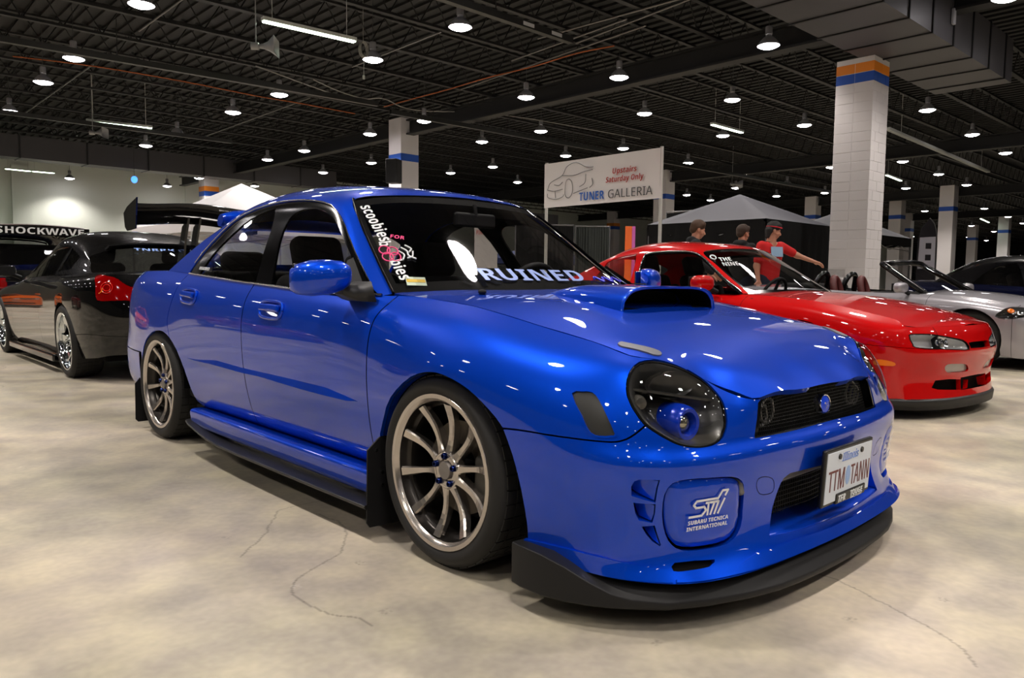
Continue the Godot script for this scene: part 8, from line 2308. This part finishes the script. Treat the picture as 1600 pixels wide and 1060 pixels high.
func build_booths() -> void:
	var grey := mat("tent_grey", Color(0.30, 0.30, 0.325), 0.75)
	var black := mat("tent_black", Color(0.09, 0.09, 0.093), 0.8, 0.0, 0.2)
	var steel := mat("tent_steel", Color(0.45, 0.45, 0.46), 0.4, 0.6)
	canopy("dark grey pop-up canopy with black cloth sides behind the red coupe", Vector3(13.78, 0, -6.4), 1.5, 2.2, 2.92, grey, steel, [0, 2, 3], black)
	canopy("second dark grey pop-up canopy standing behind the first", Vector3(20.8, 0, -7.2), 1.55, 2.25, 3.05, grey, steel, [3], black)
	canopy("white pop-up canopy in front of the pale wall", Vector3(7.1, 0, -18.4), 2.3, 2.25, 3.55, mat("tent_white", Color(0.80, 0.79, 0.80), 0.7), mat("tent_white_frame", Color(0.6, 0.6, 0.6), 0.5), [], black)
	canopy("blue pop-up canopy seen through the sedan's windshield", Vector3(25.8, 0, -25.3), 2.3, 1.95, 2.6, mat("tent_blue", Color(0.10, 0.16, 0.36), 0.7), steel, [], black)
	# black backdrop with a strut
	var bd := thing("backdrop", "tall black cloth backdrop with a leaning white strut", "backdrop", Vector3(16.2, 0, -10.2), -PI / 2)
	part(bd, "cloth", folds(3.2, 2.85, 6, 0.06, 3), black)
	var g := Geo.new()
	tube(g, [Vector3(0, 0, -0.02), Vector3(0, 2.9, -0.02)], 0.025, 8); tube(g, [Vector3(3.2, 0, -0.02), Vector3(3.2, 2.9, -0.02)], 0.025, 8); tube(g, [Vector3(0, 2.88, -0.02), Vector3(3.2, 2.88, -0.02)], 0.02, 8)
	part(bd, "pole_frame", g, steel)
	g = Geo.new()
	box(g, Vector3(1.15, 2.5, 0.12), Vector3(0.06, 0.5, 0.02), Transform3D(Basis(Vector3(0, 0, 1), 0.0), Vector3.ZERO))
	part(bd, "strut", g, mat("white_plastic", Color(0.75, 0.75, 0.75), 0.5))
	# banner on poles
	var b := thing("banner", "white vinyl banner with blue and grey lettering strung between poles", "banner", Vector3(7.35, 0, -3.92), PI / 2)
	var vin := mat("vinyl_white", Color(0.90, 0.885, 0.885), 0.5)
	var cl := Geo.new()
	cl.add(folds(2.50, 0.76, 5, 0.012, 9), Transform3D(Basis(Vector3(0, 1, 0), PI), Vector3(2.50, 2.15, 0)))
	part(b, "vinyl_sheet", cl, vin)
	var back := Transform3D(Basis(Vector3.UP, PI), Vector3.ZERO)
	var pl := Geo.new()
	tube(pl, [Vector3(0.03, 0, 0.03), Vector3(0.03, 2.93, 0.03)], 0.028, 10)
	part(b, "pole", pl, mat("pole_white", Color(0.72, 0.72, 0.70), 0.4))
	pl = Geo.new()
	tube(pl, [Vector3(2.47, 0, 0.03), Vector3(2.47, 2.93, 0.03)], 0.028, 10)
	part(b, "pole", pl, mat("pole_white", Color(0.72, 0.72, 0.70), 0.4))
	var front := func_frame_banner()
	text(b, "lettering", "TUNER", 0.135, front * Transform3D(Basis.IDENTITY, Vector3(1.12, 0.13, 0)), mat("print_blue", Color(0.08, 0.36, 0.74), 0.5), "Droid Sans", 700, 0.002, 0.54)
	text(b, "lettering", "GALLERIA", 0.135, front * Transform3D(Basis.IDENTITY, Vector3(1.91, 0.13, 0)), mat("print_grey", Color(0.28, 0.28, 0.29), 0.5), "Droid Sans", 500, 0.002, 0.88)
	var redp := mat("print_red", Color(0.68, 0.22, 0.20), 0.5)
	text(b, "lettering", "Upstairs", 0.085, front * Transform3D(Basis.IDENTITY, Vector3(1.80, 0.49, 0)), redp, "Droid Sans", 600, 0.002, 0.48, 0.12)
	text(b, "lettering", "Saturday Only", 0.085, front * Transform3D(Basis.IDENTITY, Vector3(1.80, 0.36, 0)), redp, "Droid Sans", 600, 0.002, 0.75, 0.12)
	var line := mat("print_line", Color(0.40, 0.40, 0.41), 0.5)
	for st in [[[0.12, 0.30], [0.2, 0.42], [0.5, 0.52], [0.62, 0.66], [0.85, 0.71], [1.1, 0.62], [1.28, 0.60]], [[0.5, 0.52], [0.8, 0.50], [1.05, 0.54], [1.27, 0.56]], [[0.12, 0.30], [0.3, 0.27], [0.52, 0.29]], [[0.12, 0.24], [0.14, 0.17], [0.35, 0.13], [0.52, 0.16], [0.55, 0.20]], [[0.32, 0.27], [0.34, 0.15]], [[0.30, 0.38], [0.42, 0.36], [0.52, 0.41]], [[0.58, 0.20], [0.60, 0.40], [0.68, 0.45], [0.76, 0.38], [0.77, 0.22], [0.70, 0.14], [0.62, 0.15], [0.58, 0.20]], [[1.10, 0.50], [1.08, 0.36], [0.95, 0.30]], [[0.80, 0.20], [1.0, 0.24], [1.15, 0.27]], [[1.25, 0.42], [1.27, 0.32], [1.20, 0.27]]]:
		var l := []
		for q in st: l.append(front * Vector3(q[0] * 0.9, q[1], 0.0))
		var lg := Geo.new()
		tube(lg, curve(l, l.size() * 4), 0.007, 4)
		part(b, "line_drawing", lg, line)
	# drape, sign, booth panel far off
	var dr := thing("drape", "dark grey-green pipe and drape curtain beside a banded column", "curtain", Vector3(17.75, 0, -15.15), -0.72)
	part(dr, "cloth", folds(1.2, 2.75, 9, 0.07, 5), mat("drape_green", Color(0.12, 0.14, 0.13), 0.85))
	g = Geo.new()
	tube(g, [Vector3(0, 2.78, 0), Vector3(1.2, 2.78, 0)], 0.02, 6); tube(g, [Vector3(0, 0, 0), Vector3(0, 2.8, 0)], 0.02, 6); tube(g, [Vector3(1.2, 0, 0), Vector3(1.2, 2.8, 0)], 0.02, 6)
	part(dr, "pipe_frame", g, steel)
	var d2 := thing("drape", "long black drape behind the cars under the banner", "curtain", Vector3(14.9, 0, -15.2), -0.72)
	part(d2, "cloth", folds(1.9, 2.65, 10, 0.07, 8), mat("drape_black", Color(0.09, 0.09, 0.092), 0.85, 0.0, 0.2))
	g = Geo.new()
	for x in [0.0, 1.9]: tube(g, [Vector3(x, 0, 0), Vector3(x, 2.7, 0)], 0.02, 6)
	tube(g, [Vector3(0, 2.68, 0), Vector3(1.9, 2.68, 0)], 0.02, 6)
	part(d2, "pipe_frame", g, steel)
	var sg := thing("notice_board", "white notice board with red lettering seen through the sedan's windshield", "sign", Vector3(14.1, 0, -15.75), -0.72)
	g = Geo.new()
	rbox(g, Vector3(0, 2.0, 0), Vector3(0.75, 1.5, 0.03), 0.008)
	part(sg, "board", g, mat("board_white", Color(0.78, 0.76, 0.75), 0.6))
	g = Geo.new()
	for x in [-0.4, 0.4]: box(g, Vector3(x, 0.65, -0.03), Vector3(0.04, 1.3, 0.04))
	part(sg, "stand", g, steel)
	text(sg, "lettering", "FIRE EXITS", 0.13, Transform3D(Basis.IDENTITY, Vector3(0, 2.4, 0.018)), mat("print_red_bright", Color(0.75, 0.18, 0.12), 0.5), "Droid Sans", 700, 0.002, 0.62)
	var bp := thing("booth_panel", "orange and pink display panel beside the banded column", "display", Vector3(21.4, 0, -15.7), -0.72)
	g = Geo.new()
	rbox(g, Vector3(0, 1.75, 0), Vector3(0.26, 2.5, 0.05), 0.01)
	part(bp, "orange_panel", g, mat("panel_orange", Color(0.90, 0.40, 0.14), 0.5))
	g = Geo.new()
	rbox(g, Vector3(0.2, 1.75, 0), Vector3(0.13, 2.5, 0.05), 0.01)
	part(bp, "pink_panel", g, mat("panel_pink", Color(0.75, 0.36, 0.66), 0.5))
	g = Geo.new()
	box(g, Vector3(0.1, 0.25, 0), Vector3(0.8, 0.5, 0.3))
	part(bp, "base", g, black)
	# feather flag
	var ff := thing("feather_flag", "dark feather flag with a white figure beside a white column", "flag", Vector3(23.5, 0, -5.6), -0.85)
	g = Geo.new()
	var pole := [Vector3(0.3, 0, 0), Vector3(0.3, 1.8, 0), Vector3(0.28, 2.4, 0), Vector3(0.2, 2.75, 0), Vector3(0.05, 2.93, 0)]
	tube(g, curve(pole, 18), 0.014, 6)
	lathe(g, [Vector2(0.0, 0.04), Vector2(0.2, 0.03), Vector2(0.22, 0.0)], 16, Transform3D(Basis.IDENTITY, Vector3(0.3, 0, 0)))
	part(ff, "pole", g, steel)
	g = Geo.new()
	prism(g, PackedVector2Array([Vector2(-0.28, 0.9), Vector2(0.29, 0.95), Vector2(0.29, 1.8), Vector2(0.27, 2.4), Vector2(0.19, 2.74), Vector2(0.05, 2.92), Vector2(-0.18, 2.62), Vector2(-0.28, 2.2)]), -0.004, 0.004)
	var fl := part(ff, "flag_cloth", g, mat("flag_dark", Color(0.14, 0.13, 0.17), 0.7))
	g = Geo.new()
	prism(g, PackedVector2Array([Vector2(-0.25, 1.35), Vector2(0.26, 1.38), Vector2(0.25, 2.36), Vector2(-0.22, 2.33)]), 0.004, 0.007)
	part(fl, "white_figure_field", g, mat("flag_white", Color(0.86, 0.86, 0.93), 0.6))
	for q in [[1.62, 1.80], [1.98, 2.16]]:
		g = Geo.new()
		prism(g, PackedVector2Array([Vector2(-0.04, q[0]), Vector2(0.13, q[0]), Vector2(0.13, q[1]), Vector2(-0.04, q[1])]), 0.007, 0.009)
		part(fl, "figure_counter", g, mat("flag_dark", Color.BLACK))

func func_frame_banner() -> Transform3D:
	# reads from the far end to the pole, facing the camera side
	return Transform3D(Vector3(-1, 0, 0), Vector3(0, 1, 0), Vector3(0, 0, -1), Vector3(2.50, 2.15, -0.03))

# ---------------------------------------------------------------- people
class Field:
	var o := Vector3.ZERO
	var cell := 0.015
	var nx := 0
	var ny := 0
	var nz := 0
	var acc := PackedFloat32Array()
	var k := 90.0
	func _init(lo: Vector3, hi: Vector3, c: float, sharp: float) -> void:
		o = lo; cell = c; k = sharp
		nx = int((hi.x - lo.x) / c) + 2; ny = int((hi.y - lo.y) / c) + 2; nz = int((hi.z - lo.z) / c) + 2
		acc.resize(nx * ny * nz)
	func bone(a: Vector3, b: Vector3, ra: float, rb: float, squash := Vector3.ONE) -> void:
		var m := maxf(ra, rb) + 5.0 / k
		var lo := ((a.min(b) - Vector3(m, m, m) - o) / cell).floor(); var hi := ((a.max(b) + Vector3(m, m, m) - o) / cell).ceil()
		var d := (b - a) * squash
		var l2 := maxf(d.length_squared(), 1e-9)
		for x in range(maxi(int(lo.x), 0), mini(int(hi.x) + 1, nx)):
			for y in range(maxi(int(lo.y), 0), mini(int(hi.y) + 1, ny)):
				for z in range(maxi(int(lo.z), 0), mini(int(hi.z) + 1, nz)):
					var p := (o + Vector3(x, y, z) * cell - a) * squash
					var t := clampf(p.dot(d) / l2, 0.0, 1.0)
					acc[(x * ny + y) * nz + z] += exp(-k * ((p - d * t).length() - lerpf(ra, rb, t)))
	func val(i: int) -> float:
		return 1.0 if acc[i] <= 1e-12 else -log(acc[i]) / k
	func mesh_into(g: Geo) -> void:
		var vals := PackedFloat32Array()
		vals.resize(acc.size())
		for i in acc.size(): vals[i] = val(i)
		var at := {}
		var sx := ny * nz; var sy := nz
		for x in nx - 1:
			for y in ny - 1:
				for z in nz - 1:
					var i := x * sx + y * sy + z
					var neg := 0
					var c := [vals[i], vals[i + 1], vals[i + sy], vals[i + sy + 1], vals[i + sx], vals[i + sx + 1], vals[i + sx + sy], vals[i + sx + sy + 1]]
					for e in c:
						if e < 0.0: neg += 1
					if neg == 0 or neg == 8: continue
					var sum := Vector3.ZERO; var n := 0
					for e in [[0, 1], [2, 3], [4, 5], [6, 7], [0, 2], [1, 3], [4, 6], [5, 7], [0, 4], [1, 5], [2, 6], [3, 7]]:
						var p: float = c[e[0]]; var q: float = c[e[1]]
						if (p < 0.0) != (q < 0.0):
							var t := p / (p - q)
							var pa := Vector3((e[0] >> 2) & 1, (e[0] >> 1) & 1, e[0] & 1); var pb := Vector3((e[1] >> 2) & 1, (e[1] >> 1) & 1, e[1] & 1)
							sum += pa.lerp(pb, t); n += 1
					var gr := Vector3(c[4] + c[5] + c[6] + c[7] - c[0] - c[1] - c[2] - c[3], c[2] + c[3] + c[6] + c[7] - c[0] - c[1] - c[4] - c[5], c[1] + c[3] + c[5] + c[7] - c[0] - c[2] - c[4] - c[6])
					at[i] = g.pt(o + (Vector3(x, y, z) + sum / n) * cell, gr.normalized())
		for x in range(1, nx - 1):
			for y in range(1, ny - 1):
				for z in range(1, nz - 1):
					var i := x * sx + y * sy + z
					var s := vals[i] < 0.0
					if s != (vals[i + sx] < 0.0): g.quad(at[i], at[i - sy], at[i - sy - 1], at[i - 1])
					if s != (vals[i + sy] < 0.0): g.quad(at[i], at[i - sx], at[i - sx - 1], at[i - 1])
					if s != (vals[i + 1] < 0.0): g.quad(at[i], at[i - sx], at[i - sx - sy], at[i - sy])

func limb(f: Field, pts: Array, r: Array) -> void:
	for k in pts.size() - 1: f.bone(pts[k], pts[k + 1], r[k], r[k + 1])

func hand_pts(f: Field, wrist: Vector3, dir: Vector3, palm: Vector3, thumb_side: Vector3, curl: float) -> void:
	# palm and five fingers
	var d := dir.normalized(); var s := thumb_side.normalized(); var n := palm.normalized()
	f.bone(wrist, wrist + d * 0.03, 0.024, 0.024)
	for k in 4:
		var off := s * (0.030 - k * 0.020)
		var base := wrist + d * 0.085 + off
		f.bone(wrist + d * 0.02 + off * 0.6, base, 0.016, 0.013)
		var l: float = [0.040, 0.045, 0.042, 0.033][k]
		var q := base
		var dd := d
		for j in 3:
			dd = (dd + n * curl * (0.5 + j * 0.35)).normalized()
			var q2 := q + dd * l * (1.0 - j * 0.22)
			f.bone(q, q2, 0.0105 - j * 0.0012, 0.0095 - j * 0.0012)
			q = q2
	var t0 := wrist + d * 0.025 + s * 0.025
	var t1 := t0 + (d * 0.6 + s * 0.7).normalized() * 0.042
	var t2 := t1 + (d * 0.9 + s * 0.25 + n * 0.2).normalized() * 0.036
	f.bone(t0, t1, 0.014, 0.012); f.bone(t1, t2, 0.0115, 0.009)

func build_person(called_label: String, at: Vector3, turn: float, tall: float, pose: Dictionary) -> void:
	# faces +z in its own axes; joints for a 1.80 m figure, scaled
	var t := thing("person", called_label, "person", at, turn)
	var sc := tall / 1.80
	t.scale = Vector3.ONE * sc
	var skin_m := mat("skin_tone", Color(0.72, 0.50, 0.40), 0.55)
	var hip := Vector3(0, 0.95, 0)
	var chest := Vector3(0, 1.30, -0.01)
	var neck: Vector3 = Vector3(0, 1.50, 0.0) + pose.get("lean", Vector3.ZERO)
	chest += pose.get("lean", Vector3.ZERO) * 0.6
	var hc: Vector3 = neck + Vector3(0, 0.155, 0.03) + pose.get("head", Vector3.ZERO)
	var sh := [neck + Vector3(0.185, -0.065, -0.01), neck + Vector3(-0.185, -0.065, -0.01)]
	var el: Array = pose.elbows; var wr: Array = pose.wrists
	var f := Field.new(Vector3(-0.36, 0.0, -0.24), Vector3(0.80 if el[0].x > 0.4 else 0.40, 1.72, 0.45), 0.02, 75.0)
	# trunk and legs
	for s in [1.0, -1.0]:
		f.bone(hip + Vector3(s * 0.05, 0.02, 0), chest + Vector3(s * 0.06, 0, 0), 0.115, 0.125)
		f.bone(chest + Vector3(s * 0.06, 0, 0), neck + Vector3(s * 0.10, -0.09, 0), 0.12, 0.085)
		limb(f, [hip + Vector3(s * 0.09, -0.02, 0), Vector3(s * 0.11, 0.50, 0.02), Vector3(s * 0.12, 0.09, -0.02)], [0.095, 0.062, 0.042])
		f.bone(Vector3(s * 0.12, 0.045, -0.03), Vector3(s * 0.13, 0.035, 0.15), 0.042, 0.034)
	f.bone(neck + Vector3(0, -0.06, 0), hc, 0.062, 0.055)
	for k in 2:
		limb(f, [sh[k], el[k], wr[k]], [0.058, 0.042, 0.029])
	var g := Geo.new()
	f.mesh_into(g)
	# head on a finer grid
	var yaw: float = pose.get("look", 0.0); var nod: float = pose.get("nod", 0.0)
	var hb := Basis(Vector3.UP, yaw) * Basis(Vector3.RIGHT, nod)
	var hx := Transform3D(hb, hc)
	var h := Field.new(Vector3(-0.13, -0.17, -0.14), Vector3(0.13, 0.17, 0.16), 0.007, 160.0)
	h.bone(Vector3(0, 0.035, -0.012), Vector3(0, 0.045, -0.004), 0.088, 0.085, Vector3(1.12, 0.93, 0.98))
	h.bone(Vector3(0, -0.055, 0.040), Vector3(0, -0.01, 0.035), 0.045, 0.06, Vector3(1.0, 1.0, 1.0))
	h.bone(Vector3(0, -0.085, 0.058), Vector3(0, -0.08, 0.05), 0.028, 0.03)
	h.bone(Vector3(0, 0.012, 0.090), Vector3(0, -0.024, 0.112), 0.008, 0.014)
	h.bone(Vector3(-0.012, -0.028, 0.100), Vector3(0.012, -0.028, 0.100), 0.009, 0.009)
	h.bone(Vector3(-0.04, 0.032, 0.080), Vector3(0.04, 0.032, 0.080), 0.010, 0.010)
	for s in [1.0, -1.0]:
		h.bone(Vector3(s * 0.083, 0.015, -0.005), Vector3(s * 0.085, -0.02, 0.002), 0.018, 0.012, Vector3(1.5, 1, 1))
		h.bone(Vector3(s * 0.035, -0.015, 0.072), Vector3(s * 0.04, -0.03, 0.06), 0.02, 0.02)
	h.bone(Vector3(-0.018, -0.054, 0.090), Vector3(0.018, -0.054, 0.090), 0.007, 0.007)
	h.bone(Vector3(-0.015, -0.065, 0.088), Vector3(0.015, -0.065, 0.088), 0.007, 0.007)
	h.bone(Vector3(0, -0.17, -0.01), Vector3(0, -0.05, -0.01), 0.052, 0.055)
	var hg := Geo.new()
	h.mesh_into(hg)
	g.add(hg, hx)
	# hands on a fine grid
	for k in 2:
		var d: Vector3 = (wr[k] - el[k]).normalized()
		var hc2: Vector3 = wr[k] + d * 0.09
		var hf := Field.new(hc2 - Vector3(0.125, 0.125, 0.125), hc2 + Vector3(0.125, 0.125, 0.125), 0.007, 260.0)
		var palm: Vector3 = pose.get("palm", Vector3(0, -1, 0.2))
		palm = (palm - d * palm.dot(d)).normalized()
		hand_pts(hf, wr[k], d, palm, d.cross(palm) * (1.0 if k == 0 else -1.0), 0.35)
		var fg := Geo.new()
		hf.mesh_into(fg)
		g.add(fg)
	part(t, "body", g, skin_m)
	# eyes, brows
	for s in [1.0, -1.0]:
		var e := Geo.new()
		blob(e, Vector3(s * 0.033, 0.012, 0.079), Vector3(0.012, 0.007, 0.007), 2.0, hx, 10, 6)
		part(t, "eye", e, mat("eye_dark", Color(0.10, 0.07, 0.06), 0.3))
	# hair
	var r := Field.new(Vector3(-0.15, -0.16, -0.17), Vector3(0.15, 0.20, 0.16), 0.008, 150.0)
	r.bone(Vector3(0, 0.058, -0.022), Vector3(0, 0.068, 0.0), 0.094, 0.090, Vector3(1.08, 0.95, 0.98))
	r.bone(Vector3(0, 0.0, -0.055), Vector3(0, 0.05, -0.04), 0.066, 0.08)
	for s in [1.0, -1.0]: r.bone(Vector3(s * 0.062, 0.04, -0.01), Vector3(s * 0.06, 0.085, 0.03), 0.032, 0.035)
	if pose.get("long_hair", false):
		for s in [1.0, 0.0, -1.0]: r.bone(Vector3(s * 0.05, 0.0, -0.07), Vector3(s * 0.055, -0.10, -0.065), 0.05, 0.025)
		r.bone(Vector3(-0.05, 0.10, 0.055), Vector3(0.06, 0.075, 0.085), 0.032, 0.02)
	else:
		r.bone(Vector3(-0.05, 0.105, 0.05), Vector3(0.05, 0.105, 0.05), 0.03, 0.03)
	var rg := Geo.new()
	r.mesh_into(rg)
	part(t, "hair", Geo.new().add(rg, hx), mat(pose.hair_key, pose.hair, 0.75))
	if pose.has("band"):
		var bg := Geo.new()
		var ring := []
		for k in 25: ring.append(hx * Vector3(sin(TAU * k / 24) * 0.093, 0.062 + cos(TAU * k / 24) * 0.012, -0.004 + cos(TAU * k / 24) * 0.106))
		tube(bg, ring, 0.016, 6, false, 0.5)
		part(t, "headband", bg, pose.band)
	# clothes: the same bones a little thicker
	var c := Field.new(Vector3(-0.40, 0.78, -0.26), Vector3(0.56, 1.66, 0.45), 0.02, 75.0)
	for s in [1.0, -1.0]:
		c.bone(hip + Vector3(s * 0.05, 0.0, 0), chest + Vector3(s * 0.06, 0, 0), 0.130, 0.140)
		c.bone(chest + Vector3(s * 0.06, 0, 0), neck + Vector3(s * 0.10, -0.10, 0), 0.135, 0.098)
	var full: bool = pose.get("sleeves", true)
	for k in 2:
		if full: limb(c, [sh[k], el[k], el[k].lerp(wr[k], 0.93)], [0.075, 0.060, 0.045])
		else: c.bone(sh[k], sh[k].lerp(el[k], 0.72), 0.074, 0.066)
	if full:
		c.bone(neck + Vector3(-0.06, 0.0, -0.045), neck + Vector3(0.06, 0.0, -0.045), 0.06, 0.06)
		c.bone(neck + Vector3(-0.07, -0.03, 0.03), neck + Vector3(0.07, -0.03, 0.03), 0.05, 0.05)
	var cg := Geo.new()
	c.mesh_into(cg)
	var top := part(t, "hoodie" if full else "t_shirt", cg, pose.top)
	if pose.has("print"):
		var pg := Geo.new()
		var px := Transform3D(Basis(Vector3.RIGHT, -0.10), chest + Vector3(0.0, 0.04, 0.158))
		rbox(pg, Vector3.ZERO, Vector3(0.22, 0.15, 0.012), 0.004, px)
		part(top, "shirt_print", pg, pose.print)
	var lg := Field.new(Vector3(-0.30, 0.06, -0.25), Vector3(0.30, 1.08, 0.25), 0.02, 75.0)
	for s in [1.0, -1.0]:
		limb(lg, [hip + Vector3(s * 0.09, -0.02, 0), Vector3(s * 0.11, 0.50, 0.02), Vector3(s * 0.12, 0.12, -0.02)], [0.108, 0.078, 0.066])
		lg.bone(hip + Vector3(s * 0.05, 0.04, 0), hip + Vector3(s * 0.06, -0.03, 0), 0.118, 0.118)
	var tg := Geo.new()
	lg.mesh_into(tg)
	part(t, "jeans", tg, mat("denim", Color(0.10, 0.12, 0.20), 0.85))
	for s in [1.0, -1.0]:
		var shoe := Geo.new()
		rbox(shoe, Vector3(s * 0.125, 0.045, 0.055), Vector3(0.10, 0.09, 0.28), 0.04)
		part(t, "shoe", shoe, mat("shoe_black", Color(0.05, 0.05, 0.05), 0.6))

func build_people() -> void:
	var down := {"elbows": [Vector3(0.24, 1.14, -0.02), Vector3(-0.24, 1.14, -0.02)], "wrists": [Vector3(0.25, 0.90, 0.10), Vector3(-0.25, 0.90, 0.10)]}
	var a := {"elbows": [Vector3(0.25, 1.16, 0.06), Vector3(-0.24, 1.16, 0.06)], "wrists": [Vector3(0.16, 1.02, 0.30), Vector3(-0.14, 1.02, 0.30)], "lean": Vector3(0, -0.01, 0.05), "head": Vector3(0, -0.01, 0.02), "nod": 0.25, "hair": Color(0.26, 0.17, 0.10), "hair_key": "hair_brown", "top": mat("hoodie_navy", Color(0.045, 0.05, 0.075), 0.9)}
	build_person("person with short brown hair in a navy hoodie looking down beside the banner pole", Vector3(7.24, 0, -3.3), 0.82, 1.80, a)
	var b := down.duplicate()
	b.merge({"look": -0.25, "nod": 0.1, "hair": Color(0.20, 0.13, 0.08), "hair_key": "hair_dark_brown", "top": mat("hoodie_black", Color(0.03, 0.03, 0.035), 0.9)})
	build_person("person with short dark brown hair in a black hoodie next to the red shirt", Vector3(8.85, 0, -3.42), 1.55, 1.81, b)
	var c := {"elbows": [Vector3(0.45, 1.29, 0.12), Vector3(-0.22, 1.12, 0.0)], "wrists": [Vector3(0.69, 1.20, 0.22), Vector3(-0.24, 0.90, 0.08)], "lean": Vector3(0.03, -0.01, 0.03), "look": 1.05, "nod": 0.25, "sleeves": false, "long_hair": true, "hair": Color(0.05, 0.035, 0.03), "hair_key": "hair_black", "band": mat("headband_pink", Color(0.85, 0.16, 0.22), 0.7), "top": mat("shirt_red", Color(0.74, 0.05, 0.06), 0.85), "print": mat("shirt_print_pale", Color(0.55, 0.66, 0.76), 0.8)}
	build_person("person in a red T-shirt and pink headband stretching an arm out", Vector3(8.80, 0, -2.92), -0.35, 1.84, c)
